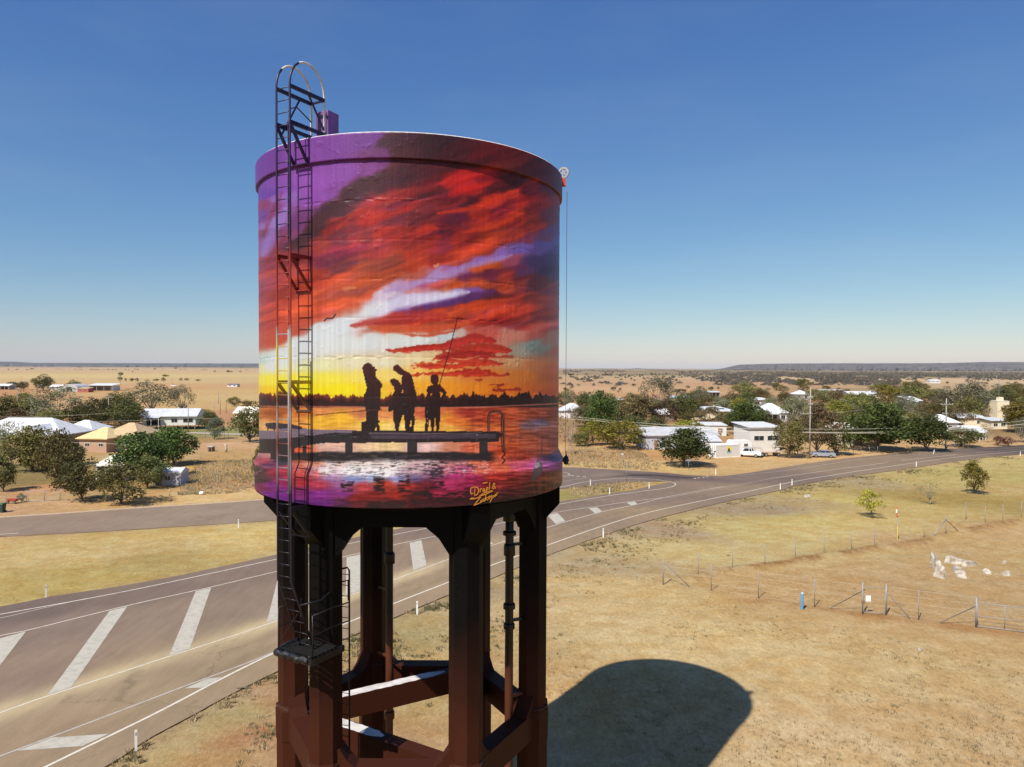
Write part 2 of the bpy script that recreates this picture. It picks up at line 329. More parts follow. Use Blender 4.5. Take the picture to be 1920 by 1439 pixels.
# ================================================================== THE MURAL (paint on the tank wall, as colour per vertex)
CAMR = np.array(CAM_ROT)
def to_px(V):
    q = (V - np.array([0, 0, CAMH])) @ CAMR; return 960 + FPX * q[:, 0] / -q[:, 2], 719.5 + FPX * q[:, 1] / q[:, 2]
SKYC = """500 300 122 66 160|560 290 140 76 172|640 275 132 66 162|690 262 122 62 150|700 300 120 56 120|735 262 78 34 52|760 285 76 30 44|810 275 66 26 38|860 290 78 28 36|910 300 96 26 30|960 305 98 32 28|1000 320 70 24 30|1040 335 78 32 52|1052 350 70 30 60
500 365 118 68 170|495 400 128 66 150|560 345 156 86 188|600 345 156 84 186|650 322 146 78 176|690 315 138 66 150|530 375 150 104 192|515 420 160 118 196|498 455 150 92 160|540 350 140 80 180
500 385 150 70 120|512 395 150 76 140|545 440 140 70 118|600 372 150 80 180|630 352 140 72 160
560 455 84 48 54|590 425 84 44 54|625 395 84 44 52|660 362 88 44 54|700 340 92 42 54|745 325 96 38 50|790 318 98 34 46|560 420 120 60 120
505 440 150 70 100|500 490 166 74 90|505 530 170 78 90|530 480 150 60 66|520 520 164 66 66|495 470 160 100 150|540 500 158 66 62
600 455 150 58 56|625 425 168 46 42|640 445 130 50 66|665 430 150 48 62|640 470 156 46 82|610 490 144 58 82|660 462 172 52 76|690 410 180 44 40|720 440 176 46 42|700 470 170 56 62|690 445 140 48 56
720 380 160 46 52|760 380 176 48 46|745 410 128 44 58|790 410 110 36 46|820 360 124 34 42|850 340 176 36 36|880 350 200 40 34|905 340 170 34 30|930 355 84 22 30|960 345 70 20 26|990 360 110 28 28|880 385 90 26 38|850 375 120 32 40|920 378 188 52 30|960 365 196 58 32|985 375 180 44 30|1010 390 130 34 32|1035 405 96 44 66|1046 430 78 56 104
760 440 172 50 42|800 440 186 52 40|840 430 130 36 46|860 410 110 34 60|900 400 184 56 34|940 395 150 40 50|960 410 190 62 34|1000 420 150 50 36|1025 450 100 60 96|1046 470 66 60 118
780 470 196 66 40|830 465 160 54 70|870 450 184 60 46|920 440 198 74 38|960 440 176 64 44|990 450 132 60 84|1010 470 94 74 138|1040 490 62 50 96|900 465 196 70 40|850 480 196 72 42
500 570 188 80 74|500 610 196 84 66|520 560 190 76 54|530 600 202 88 58|500 640 200 96 74|560 540 190 74 48|560 590 204 92 56|600 520 186 72 48|600 560 204 90 52|640 500 150 62 60|650 530 190 82 48|640 560 204 92 56|690 500 170 76 48|700 525 200 88 44|740 490 168 70 42|740 515 196 86 46|690 545 206 92 54|660 575 206 94 62|610 590 206 90 62|560 620 206 92 64|520 640 206 96 70
780 500 196 74 38|820 495 186 62 44|860 495 196 84 70|780 520 204 104 80
720 555 214 196 218|750 535 196 158 196|780 530 186 142 192|820 518 176 136 190|860 505 160 112 180|900 492 150 104 180|940 480 140 104 184|980 468 116 92 170|1020 458 84 78 146|1046 452 74 74 140
900 510 196 90 48|930 500 206 92 40|960 492 180 90 110|880 520 140 62 96|920 518 130 48 66|950 515 170 62 44|980 505 96 54 92|1000 495 70 52 96|1030 505 54 40 76|1046 510 60 50 90
790 540 170 74 110|820 536 190 84 80|860 535 206 92 40|900 535 200 88 44|940 540 190 78 46|980 530 130 54 54|1010 530 90 46 62|1040 540 110 58 72
700 580 216 212 226|740 565 206 190 226|780 560 208 200 236|820 556 190 180 228|860 552 164 150 212|890 548 130 88 160|780 545 212 150 150|830 545 206 110 80
760 578 120 74 150|800 575 96 50 130|840 568 92 44 110|880 560 84 40 84|920 553 96 40 60|960 560 170 60 44|1000 560 130 56 54|1040 570 140 74 78
640 610 214 220 232|600 625 216 226 234|560 650 222 232 234|520 668 214 232 230|495 675 200 220 216|690 640 220 226 230|640 650 222 228 228|740 640 222 226 222|790 635 214 222 220|840 628 196 208 212|870 622 206 186 176
680 602 206 130 116|710 598 190 74 70|740 592 168 50 56|780 590 170 56 70|820 588 190 72 50|860 585 202 84 46|900 578 204 76 36|940 582 206 72 36|980 585 186 66 44|1020 590 150 68 66
700 612 204 100 70|740 615 216 104 62|780 608 206 84 48|820 615 206 88 56|860 605 196 66 46|900 600 190 60 44|940 602 178 50 44|980 610 186 76 66|1020 615 176 86 80|1042 610 160 84 88
880 618 200 96 78|920 620 206 104 90|960 632 206 138 120|1000 628 190 104 92|1030 640 150 120 110|1000 650 126 142 136|975 660 166 160 144|1015 655 120 130 124|1042 660 160 104 94
500 690 236 236 190|540 690 240 240 190|600 685 238 238 196|660 682 238 232 200|720 680 238 230 202|780 676 238 222 180|830 672 236 210 160|880 665 214 150 120|920 672 210 150 116|960 680 206 160 116|1000 685 196 130 84|1040 690 176 104 76
500 712 252 238 90|560 712 252 240 84|620 712 252 240 90|680 708 250 232 120|730 706 250 224 130|780 702 248 206 110|830 700 240 176 90|880 700 222 130 70|930 702 216 132 60|980 705 206 128 56|1040 708 172 96 62
500 735 250 214 40|560 732 255 240 10|640 730 255 240 16|690 730 253 226 50|740 726 250 196 66|790 726 246 180 50|840 728 240 162 44|890 730 232 146 40|940 732 222 126 38|990 730 206 112 46|1040 735 176 88 50"""
WATC = """490 770 196 120 60|520 775 176 100 50|560 775 226 140 70|600 770 222 150 90|640 785 252 196 60|600 790 248 196 70|550 795 236 170 90|500 800 226 180 120|680 775 214 140 92|720 778 236 160 100|700 795 252 214 100|760 785 246 196 90|740 803 252 222 140|780 800 252 214 110|800 775 214 110 80|830 785 236 160 70|860 790 226 130 60|840 803 246 190 90|880 775 170 64 50|910 785 180 74 48|930 800 206 110 60|960 780 186 84 48|1000 780 166 80 58|1040 780 140 66 52
960 805 190 90 50|990 800 140 106 112|1010 795 128 108 130|1030 810 150 90 80|980 815 176 96 70|1000 835 176 84 60|1040 830 136 74 70|960 835 196 94 52|940 850 200 84 50|980 855 176 74 50|1010 850 160 82 66|1030 865 120 72 100|1045 862 84 60 110
500 850 206 150 150|545 838 226 110 76|560 842 224 104 70|610 836 236 196 180|630 842 228 190 176|690 836 236 206 170|730 838 238 212 160|800 838 232 200 196|850 838 220 150 120|880 840 206 110 80
490 865 190 80 90|500 872 120 70 96|530 866 60 52 62|560 870 206 110 86|590 866 226 150 120|620 868 232 214 210|680 872 236 226 222|740 870 234 224 222|800 868 214 186 190|850 866 200 140 140|890 870 222 120 96|930 872 226 116 80
610 884 236 230 230|660 886 240 236 236|720 888 238 234 234|780 884 206 170 176|830 884 200 120 136|870 880 214 120 150|900 882 230 130 100|940 880 228 120 84|970 876 204 96 120|1000 872 196 92 150|1030 870 190 110 170|1042 874 130 60 120
482 885 66 54 60|490 900 84 60 70|510 885 170 60 90|530 880 190 70 86|560 885 206 90 80|590 888 214 110 120|620 895 186 150 190|660 898 160 168 214|700 898 170 190 224|740 900 160 160 206|780 898 130 110 150|810 893 140 90 120|850 895 190 70 130|890 896 184 60 110|930 892 200 74 60|960 892 160 54 60|1000 892 130 52 50|1040 890 120 76 52
490 915 150 50 110|510 910 150 56 150|530 905 180 60 120|560 905 190 70 86|600 910 196 84 110|640 910 176 120 170|680 912 196 90 96|720 908 206 84 60|760 912 190 70 60|800 910 140 50 70|840 910 200 74 130|880 912 176 54 110|920 910 150 44 56|960 908 130 46 44|1000 905 116 54 44|1040 902 116 72 50
500 928 138 46 156|530 925 136 44 154|560 925 150 52 130|600 928 150 60 156|640 925 156 70 150|670 935 172 54 60|700 930 160 54 50|740 928 176 60 48|780 925 120 44 50|820 928 180 56 96|860 925 150 44 76|900 928 120 38 52|950 925 92 36 42|1000 920 92 44 38|1045 915 100 64 46
520 942 134 44 156|560 945 120 44 136|600 945 126 46 140|640 945 100 44 90|670 945 120 50 56|700 948 84 44 50|740 948 72 44 48|780 945 96 40 50|820 942 96 36 52|860 940 84 32 44|900 940 66 28 36|950 938 62 28 32|1000 932 66 34 32|560 955 84 30 96|600 957 96 34 110|640 956 66 44 52|700 958 52 42 44|800 958 50 34 40|900 950 48 28 32"""
def _cp(s): return np.array([[float(v) for v in t.split()] for t in s.replace('\n', '|').split('|')])
def idw(X, Y, cp, ang, sx, sy, p=1.7, eps=30.0):
    c, s = math.cos(ang), math.sin(ang); out = np.zeros((len(X), 3)); W_ = np.zeros(len(X))
    for x, y, r, g, b in cp:
        dx, dy = X - x, Y - y; a = (dx * c - dy * s) * sx; t = (dx * s + dy * c) * sy
        w = 1.0 / (a * a + t * t + eps) ** p; W_ += w; out[:, 0] += w * r; out[:, 1] += w * g; out[:, 2] += w * b
    return out / W_[:, None]
def seg_d(X, Y, pts):
    """distance to a polyline and the position along it (0..1)"""
    best = np.full(len(X), 1e9); tt = np.zeros(len(X)); n = len(pts) - 1
    for i in range(n):
        (x0, y0), (x1, y1) = pts[i][:2], pts[i + 1][:2]; dx, dy = x1 - x0, y1 - y0
        t = np.clip(((X - x0) * dx + (Y - y0) * dy) / (dx * dx + dy * dy + 1e-9), 0, 1); d = np.hypot(X - x0 - t * dx, Y - y0 - t * dy)
        m = d < best; best[m] = d[m]; tt[m] = (i + t[m]) / n
    return best, tt
def in_poly(X, Y, pts):
    r = np.zeros(len(X), bool); n = len(pts)
    for i in range(n):
        x0, y0 = pts[i]; x1, y1 = pts[(i + 1) % n]
        c = ((y0 > Y) != (y1 > Y)) & (X < (x1 - x0) * (Y - y0) / (y1 - y0 + 1e-12) + x0); r ^= c
    return r
def z6(s, ox, oy, k=6.0): return [(ox + float(a) / k, oy + float(b) / k) for a, b in (t.split(',') for t in s.split())]
FIG = [z6('300,240 345,260 350,285 375,290 380,305 402,325 385,350 390,390 405,420 440,455 465,490 460,520 440,540 448,580 445,640 435,700 440,770 420,780 415,890 438,895 432,915 410,925 430,950 432,1012 400,1008 390,965 375,1012 225,1012 225,910 280,900 275,790 255,700 255,600 280,560 285,520 262,430 255,390 240,340 235,300 255,260', 640, 640),
       z6('545,450 560,425 600,418 640,440 670,480 685,540 690,600 700,780 690,830 655,940 645,1022 610,1022 600,940 578,880 580,780 545,797 525,790 530,750 575,690 575,600 600,560 590,520 565,490', 640, 640),
       z6('580,300 600,270 635,262 670,290 710,330 760,350 795,390 815,470 830,540 850,600 845,680 825,760 820,830 832,880 820,950 810,1028 770,1032 720,1022 715,930 695,800 680,560 672,500 675,430 685,385 640,375 610,340 585,330', 640, 640),
       z6('1000,400 1020,375 1060,370 1090,390 1100,440 1085,480 1110,490 1150,530 1185,580 1175,620 1140,670 1115,720 1110,860 1110,900 1095,1032 1065,1032 1062,900 1055,850 1040,1022 1010,1022 1005,900 990,880 975,1012 935,1012 945,900 940,800 945,650 965,590 958,545 975,510 1005,500 1030,490 1005,460', 640, 640)]
HOLES = [z6('790,865 768,962 785,962 793,905', 640, 640), z6('1108,570 1145,588 1116,640', 640, 640), z6('1003,585 1022,595 1008,612', 640, 640), z6('690,545 680,580 698,580', 640, 640)]

def mural_colour(ph, Rr, Z):
    d = np.degrees(ph); d = (d - 8 + 180) % 360 - 180                 # angle from the line of sight
    d = np.where(d > 78, 156 - d, d); d = np.where(d < -78, -156 - d, d); a = np.radians(np.clip(d, -78, 78) + 8)
    V = np.stack([TC.x + Rr * np.sin(a), TC.y - Rr * np.cos(a), Z], -1); X, Y = to_px(V)
    wx = 10 * (N1.fbm(X / 34, Y / 22, 4) - 0.5); wy = 9 * (N2.fbm(X / 40, Y / 20, 4) - 0.5)
    sky_ = Y < 752
    c = np.zeros((len(X), 3))
    i = sky_; Xs, Ys = X[i] + 2.6 * wx[i], Y[i] + 2.4 * wy[i]
    top = sstep(668, 640, Y[i])[:, None]
    c[i] = idw(Xs, Ys, _cp(SKYC), R_(17), 0.62, 1.2, 2.5, 16) * top + idw(X[i], Y[i] + 0.4 * wy[i], _cp(SKYC), 0, 0.55, 1.5) * (1 - top)
    i = ~sky_; c[i] = idw(X[i] + 2.2 * wx[i], Y[i] + 0.5 * wy[i], _cp(WATC), 0, 0.6, 1.45, 1.8, 14)
    # brushed streaks inside the red clouds, running up to the right
    cs, sn = math.cos(R_(17)), math.sin(R_(17)); A = X * cs - Y * sn + 2.5 * wx; B = X * sn + Y * cs + 1.6 * wy
    st = N3.fbm(A / 46, B / 7.5, 4) - 0.5; st2 = N4.fbm(A / 90, B / 15, 3) - 0.5
    sat = np.clip((c[:, 0] - c[:, 2]) / 110, 0, 1) * sstep(640, 600, Y)        # only where the clouds are red
    k = (st * 0.5 + st2 * 0.75) * sat
    c += k[:, None] * np.array([150, 74, 40])[None, :]
    pk = np.clip(N2.fbm(A / 60 + 40, B / 10, 3) - 0.56, 0, 1) * 0.9 * sat        # mauve glaze
    c += pk[:, None] * np.array([-30, 20, 95])[None, :]
    def blend(al, col):
        al = np.clip(al, 0, 1)[:, None]; c[:] = c * (1 - al) + np.asarray(col, float) * al
    def stroke(pts, w, col, soft=0.35, al=1.0, rag=0.0, taper=True, fx=9.0):
        xs = [p[0] for p in pts]; ys = [p[1] for p in pts]; mg = 3 * w + 4
        m = (X > min(xs) - mg) & (X < max(xs) + mg) & (Y > min(ys) - mg) & (Y < max(ys) + mg)
        if not m.any(): return
        x, y = X[m], Y[m]; dd, t = seg_d(x, y, pts)
        ww = w * (np.sqrt(np.clip(1 - (2 * t - 1) ** 2, 0, 1)) * 0.85 + 0.15 if taper else 1)
        if rag: dd = dd + rag * (N3.fbm(x / fx, y / (fx * 0.45), 3) - 0.5) * 2
        k_ = al * sstep(1 + soft, 1 - soft, dd / (ww + 1e-6)); c[m] = c[m] * (1 - k_[:, None]) + np.asarray(col, float) * k_[:, None]
    # bright ribbons and dark bases
    for pts, w, col, s_, al in (([(690, 585), (760, 566), (830, 556), (880, 548)], 9, (212, 204, 236), 0.8, 0.75), ([(720, 548), (790, 530), (870, 506), (960, 478)], 8, (178, 146, 204), 0.9, 0.6),
                               ([(500, 690), (560, 658), (620, 626), (680, 600), (730, 570)], 24, (226, 232, 238), 0.7, 0.8), ([(700, 598), (740, 572), (800, 560), (860, 552)], 10, (220, 216, 240), 0.8, 0.8), ([(560, 668), (640, 650), (740, 645), (820, 636)], 14, (228, 232, 232), 0.9, 0.6), ([(492, 480), (512, 430), (540, 385)], 8, (156, 124, 204), 0.9, 0.8), ([(495, 440), (510, 400), (530, 360)], 4, (150, 66, 96), 0.9, 0.6),
                               ([(495, 500), (520, 465), (548, 430)], 5, (150, 56, 60), 0.9, 0.6), ([(555, 455), (600, 415), (660, 365), (730, 325)], 8, (84, 42, 50), 0.9, 0.75), ([(770, 580), (820, 572), (880, 558), (930, 545)], 6, (92, 44, 110), 0.9, 0.7),
                               ([(860, 520), (920, 512), (985, 500)], 5, (116, 44, 80), 0.9, 0.6), ([(790, 588), (870, 574), (960, 560)], 4, (206, 78, 34), 0.9, 0.7), ([(880, 508), (930, 498)], 4, (214, 92, 36), 0.8, 0.8),
                               ([(820, 400), (880, 392), (930, 374), (970, 358)], 5, (214, 66, 34), 0.9, 0.75), ([(870, 436), (930, 424), (980, 398)], 5, (206, 70, 34), 0.9, 0.75), ([(840, 366), (890, 352)], 7, (206, 40, 32), 0.9, 0.7),
                               ([(700, 420), (740, 400), (780, 388)], 5, (196, 44, 38), 0.9, 0.7), ([(630, 430), (660, 405), (700, 392)], 4, (190, 52, 44), 0.9, 0.7), ([(640, 540), (700, 528), (760, 512)], 7, (212, 100, 50), 0.9, 0.6), ([(640, 543), (668, 540)], 3, (226, 150, 110), 0.9, 0.7)):
        stroke(pts, w, col, s_, al, rag=2.0)
    # lens cloud and the torn red clouds above the sunset
    for pts, w, col in (([(655, 612), (700, 604), (760, 594), (840, 592)], 7, (190, 66, 58)), ([(690, 614), (760, 620), (830, 614), (880, 604)], 7, (212, 98, 56)), ([(700, 607), (770, 604), (840, 598)], 4, (178, 50, 44)), ([(760, 628), (800, 630), (850, 622)], 3, (206, 92, 62))):
        stroke(pts, w, col, 0.7, 0.85, rag=2.5)
    for pts, w, col in (([(724, 657), (765, 657), (800, 652), (835, 645)], 5.0, (186, 58, 34)), ([(760, 656), (810, 652), (850, 644)], 6.0, (178, 46, 32)), ([(820, 655), (850, 645), (890, 634), (930, 640)], 9, (176, 50, 40)),
                        ([(815, 672), (860, 662), (900, 652), (960, 658)], 10, (180, 54, 38)), ([(825, 672), (880, 664), (930, 668)], 7, (160, 42, 36)), ([(770, 686), (800, 684), (850, 686)], 3.5, (206, 96, 40)), ([(775, 688), (850, 688), (900, 680), (945, 684)], 5, (190, 58, 34)),
                        ([(820, 678), (870, 676), (930, 678)], 5, (184, 62, 40)), ([(776, 703), (830, 701), (880, 702), (942, 705)], 4.2, (188, 60, 34)), ([(850, 698), (900, 696), (930, 700)], 5, (176, 50, 34)), ([(885, 712), (905, 712)], 2.2, (176, 70, 40)), ([(918, 722), (955, 723)], 2.2, (150, 54, 36)),
                        ([(925, 670), (962, 669)], 2.6, (170, 70, 50)), ([(935, 681), (950, 682)], 1.6, (120, 60, 50)), ([(925, 732), (975, 730)], 2.6, (150, 52, 34)), ([(940, 704), (955, 703)], 1.8, (150, 60, 40))):
        stroke(pts, w, col, 0.30, 0.92, rag=4.5, fx=8)
        stroke([(p[0] - 4, p[1] + 0.35 * w) for p in pts], 0.4 * w, tuple(min(255, v * 1.18 + 8) for v in col), 0.5, 0.6, rag=3)
    stroke([(845, 672), (870, 675), (900, 668)], 1.2, (230, 150, 110), 0.5, 0.8)
    # far shore
    tl = 745 - 17 * (N1.fbm(X / 13, 0 * X + 3, 4) - 0.36) - np.where(X < 585, 5, 0) * sstep(590, 520, X)
    tl = tl - 9 * (N4.fbm(X / 3.2, 0 * X + 8, 3) - 0.5); sp = np.clip(N2.fbm(X / 4.5, 0 * X + 1.7, 2) - 0.62, 0, 1) * 30; tl = tl - sp
    sh = sstep(-1.2, 1.4, Y - tl) * sstep(765.5, 762.5, Y - 0.9 * wy * 0.2)
    shade = N4.fbm(X / 9, Y / 5, 3); dk = sstep(560, 1000, X)
    warm = np.clip(1 - (Y - tl) / 13, 0, 1) * sstep(1.0, 0.35, dk) * (0.5 + 1.1 * N3.fbm(X / 6, Y / 4, 2))
    sc = np.stack([62 - 18 * dk + 34 * (shade - 0.5) + 74 * warm, 34 - 10 * dk + 16 * (shade - 0.5) + 26 * warm, 32 - 6 * dk + 12 * (shade - 0.5) + 8 * warm], -1)
    c[:] = c * (1 - sh[:, None]) + sc * sh[:, None]
    stroke([(485, 762), (640, 763), (760, 765), (900, 764), (1050, 757)], 1.1, (226, 142, 120), 0.5, 0.7, rag=0.6, taper=False)
    # dabbed horizontal brush marks on the water
    w_ = sstep(764, 768, Y); rp = N3.fbm(X / 20, Y / 2.6, 3) - 0.5; c += (w_ * rp * (78 + 60 * sstep(850, 900, X)))[:, None] * np.array([1.0, 0.75, 0.6])[None, :]
    # jetty
    under = sstep(829, 833, Y) * sstep(851, 846, Y) * sstep(565, 575, X) * sstep(905, 897, X)
    for pts, col in ((z6('150,345 340,350 470,290 640,320 850,335 1250,342 1250,380 1000,372 850,388 640,420 330,440 150,440', 460, 750), (128, 112, 128)),
                     (z6('150,440 330,440 640,420 850,388 1000,372 1450,372 1450,482 1100,485 860,490 640,520 560,548 150,585', 460, 750), (52, 46, 52)),
                     (z6('225,265 300,255 500,268 640,305 640,330 500,318 335,330 332,350 318,350 312,330 262,320 258,345 246,345 246,315 228,300', 460, 750), (58, 52, 64)),
                     ([(480, 836), (552, 836), (552, 850), (480, 850)], (50, 44, 50)),
                     ([(660, 808), (934, 809), (945, 815), (936, 821), (936, 829), (760, 830), (660, 831)], (48, 38, 42)), ([(690, 812), (930, 814), (930, 822), (700, 824)], (76, 62, 74))):
        blend(in_poly(X, Y + 0.15 * wy, pts) * 1.0, col)
    for x0, x1 in ((567, 575), (647, 661), (763, 783), (899, 915)): blend(((X > x0) & (X < x1) & (Y > 828) & (Y < 854)) * 1.0, (56, 50, 54))
    blend(((X > 507) & (X < 518) & (Y > 840) & (Y < 862)) * 1.0, (56, 46, 52))
    stroke([(690, 812), (800, 814), (920, 812)], 0.7, (140, 124, 130), 0.4, 0.7)
    rb = sstep(846, 851, Y + 2.4 * wy * 0.4) * sstep(868, 859, Y + 2.2 * wy * 0.6) * sstep(512, 530, X) * sstep(940, 915, X + 1.5 * wx)
    blend(rb * (0.65 + 0.7 * N2.fbm(X / 14, Y / 2.4, 3)), (44, 38, 44))
    fl = sstep(0.57, 0.63, N1.fbm(X / 11, Y / 2.1, 3)) * sstep(860, 868, Y) * sstep(905, 880, Y) * sstep(560, 620, X) * sstep(930, 860, X); blend(fl * 0.75, (60, 44, 52))
    for x0, x1, y0, y1 in ((640, 662, 890, 922), (700, 720, 885, 925), (745, 768, 890, 930), (806, 832, 865, 915), (770, 880, 915, 945)):   # broken reflections of posts and people
        m = sstep(x0 - 3, x0 + 3, X + wx) * sstep(x1 + 3, x1 - 3, X + wx) * sstep(y0 - 3, y0 + 3, Y) * sstep(y1 + 4, y1 - 4, Y); blend(m * sstep(0.47, 0.56, N4.fbm(X / 16, Y / 2.3, 2)) * 0.85, (56, 30, 40))
    hl = sstep(0.64, 0.70, N2.fbm(X / 10 + 50, Y / 1.9, 3)) * sstep(858, 872, Y) * sstep(945, 915, Y) * sstep(520, 600, X) * sstep(960, 900, X); blend(hl * 0.55 * sstep(900, 884, Y), (240, 224, 224))
    rk = sstep(0.56, 0.62, N1.fbm(X / 12 + 9, Y / 6, 3)) * sstep(500, 482, X) * sstep(862, 870, Y); blend(rk * 0.6, (196, 120, 140))
    br = sstep(0.5, 0.6, N3.fbm(X / 2.6, Y / 26, 3)) * sstep(985, 1010, X) * sstep(884, 892, Y); blend(br * 0.5, (150, 100, 66))
    # people on the jetty, rods, bollard box
    for p in FIG:
        m = in_poly(X, Y, p); sh_ = N2.fbm(X / 5, Y / 14, 3) - 0.5
        c[m] = np.stack([46 + 44 * np.clip((770 - Y[m]) / 90, 0, 1) + 30 * sh_[m], 24 + 12 * np.clip((770 - Y[m]) / 90, 0, 1) + 14 * sh_[m], 26 + 8 * sh_[m]], -1)
    for p, col in zip(HOLES, ((250, 206, 110), (236, 160, 60), (236, 150, 60), (240, 170, 80))): blend(in_poly(X, Y, p) * 1.0, col)
    stroke([(858, 596), (847, 640), (838, 674), (824, 722)], 0.85, (64, 26, 26), 0.5, 1, taper=False)
    stroke([(716, 769), (690, 770), (640, 774), (592, 779)], 0.8, (110, 60, 40), 0.6, 0.9, taper=False)
    # swim ladder on the jetty end
    for o, col, w in ((0, (52, 24, 22), 2.0), (0.5, (150, 100, 90), 0.6)):
        stroke([(916 + o, 810), (916 + o, 782), (918 + o, 775), (924, 772.5 + o), (937, 772.5 + o), (943 + o, 776), (944.5 + o, 786), (944.5 + o, 830), (946 + o, 846)], w, col, 0.4, 1, taper=False)
    stroke([(940, 776), (940.5, 800), (940.5, 832), (942, 846)], 0.9, (60, 30, 26), 0.4, 1, taper=False)
    stroke([(943, 846), (947, 852), (941, 858), (947, 864), (942, 869)], 1.3, (48, 24, 24), 0.4, 0.9, taper=False)
    # heron and the dark gull-shaped chip
    stroke([(1016, 826), (1016, 838), (1015, 850), (1010, 860), (1006, 868)], 1.3, (96, 82, 84), 0.5, 1, taper=False); stroke([(1015, 825), (1024, 826)], 0.9, (110, 96, 96), 0.5, 1)
    blend(in_poly(X, Y, z6('1470,700 1520,690 1540,720 1545,790 1500,860 1440,920 1420,915 1425,860 1450,770', 760, 750)) * 1.0, (96, 86, 90)); blend(in_poly(X, Y, z6('1470,705 1510,700 1520,740 1470,770 1450,760', 760, 750)) * 1.0, (150, 140, 140))
    stroke([(608, 602), (613, 597.5), (624, 597), (629, 590)], 1.3, (52, 52, 58), 0.4, 1, taper=False)
    stroke([(812, 498), (818, 500), (823, 494)], 2.2, (220, 170, 140), 0.6, 0.8)
    # the paint's own colour = what the photo shows, less the light that fell on it
    c = np.clip(c, 4, 255); c = 255 * (c / 255) ** (1.03 + 0.14 * sstep(-20, 60, c[:, 0] - c[:, 2]) + 0.22 * sstep(880, 898, Y))[:, None]; L = lin(c)
    ns = np.clip(-0.372 * np.sin(a) + 0.529 * np.cos(a), 0, 1)
    E_ = MURAL_SUN * ns + MURAL_AMB + 0.5 * sstep(14.79, 14.86, Z) * sstep(15.09, 15.05, Z)
    return np.clip(L / E_[:, None], 0.006, 0.86)
MURAL_SUN, MURAL_AMB = 1.80, 0.60
# ================================================================== TANK PARTS, LADDER, PLATFORM, FITTINGS
tank = empty('tank', (0, 0, 0), parent=tower)
pr = [(4.46, z) for z in np.linspace(15.06, 22.57, 400)]
obj('wall', tank_grid(pr, 'wall'), tank)
pr = [(4.49, 14.02)] + [(4.588, z) for z in np.linspace(14.06, 14.80, 46)] + [(4.588 - 0.133 * k, 14.80 + 0.275 * k) for k in np.linspace(0.06, 1, 15)]
obj('base_ring', tank_grid(pr, 'base_ring'), tank)
pr = [(4.40, 22.55), (4.47, 22.55), (4.50, 22.55), (4.525, 22.553)] + [(4.535, z) for z in np.linspace(22.57, 23.16, 34)] + [(4.515, 23.18)]
obj('rim_band', tank_grid(pr, 'rim_band'), tank)
MB().lathe([(4.52, 23.175), (4.495, 23.20), (4.24, 23.20), (4.22, 22.9)], 120).build('parapet_top', mat('white_parapet', (0.62, 0.57, 0.54), rough=0.8, bump=0.6, bscale=12), tank)
MB().lathe([(4.58, 14.03), (4.4, 13.99), (0.01, 13.99)], 96).build('floor_slab', M_BLACK, tank)
# low corrugated cone roof, ribs as real folds
mb = MB(); n = 160
ring = [(4.22, 23.02, 0.018), (2.2, 23.30, 0.012), (0.2, 23.55, 0.002)]; k = len(mb.v)
for r, z, amp in ring:
    for j in range(n): mb.v.append((r * math.cos(2 * math.pi * j / n), r * math.sin(2 * math.pi * j / n), z + (amp if j % 2 else -amp)))
for i in range(2):
    for j in range(n): j2 = (j + 1) % n; mb.f.append((i * n + j, i * n + j2, (i + 1) * n + j2, (i + 1) * n + j)); mb.sm.append(False)
mb.f.append(tuple(2 * n + j for j in range(n))); mb.sm.append(False)
mb.build('roof', M_ROOF, tank)

# signature lettering, brushed ribbons lying on the base ring
def wall_pt(px, py, R0):                         # where the line through a photo point meets the tank wall
    d = ray(px, py); o = Vector((-TC.x, -TC.y, CAMH)); A = d.x ** 2 + d.y ** 2; B = 2 * (o.x * d.x + o.y * d.y); Cc = o.x ** 2 + o.y ** 2 - R0 ** 2
    t = (-B - math.sqrt(max(0, B * B - 4 * A * Cc))) / (2 * A); return o + d * t
SIG = ["745,985 735,1010 735,1045 745,1060 770,1050", "735,1000 760,985 800,980 822,1000 826,1030 812,1060 780,1082 783,990", "840,1042 844,1000 852,1004 864,996", "893,998 875,1004 872,1026 884,1030 893,1006 894,1028 902,1024", "908,1052 912,992 928,985 932,1006 912,1018",
       "947,1012 949,938 955,930", "1016,1002 986,958 995,936 1008,948 976,990 990,1004 1020,972", "850,1070 900,1040 980,1020", "870,940 925,930", "830,1085 905,1062 985,1025",
       "735,1125 750,1100", "725,1118 765,1105", "755,1122 770,1105 775,1122", "775,1115 850,1090 770,1190 860,1150", "858,1125 845,1140 855,1150 870,1138 868,1120", "880,1110 872,1132 885,1142 896,1128 890,1110", "905,1070 900,1135", "925,1095 905,1112 930,1130",
       "935,1100 955,1092 945,1082 932,1100 940,1118 955,1112", "962,1095 980,1085 970,1075 960,1092 968,1110", "985,1090 950,1155", "985,1085 1000,1075 1000,1092 985,1100", "1008,1080 1022,1070 1014,1060 1006,1078 1015,1092", "1028,1080 1030,1050 1045,1040"]
mb = MB()
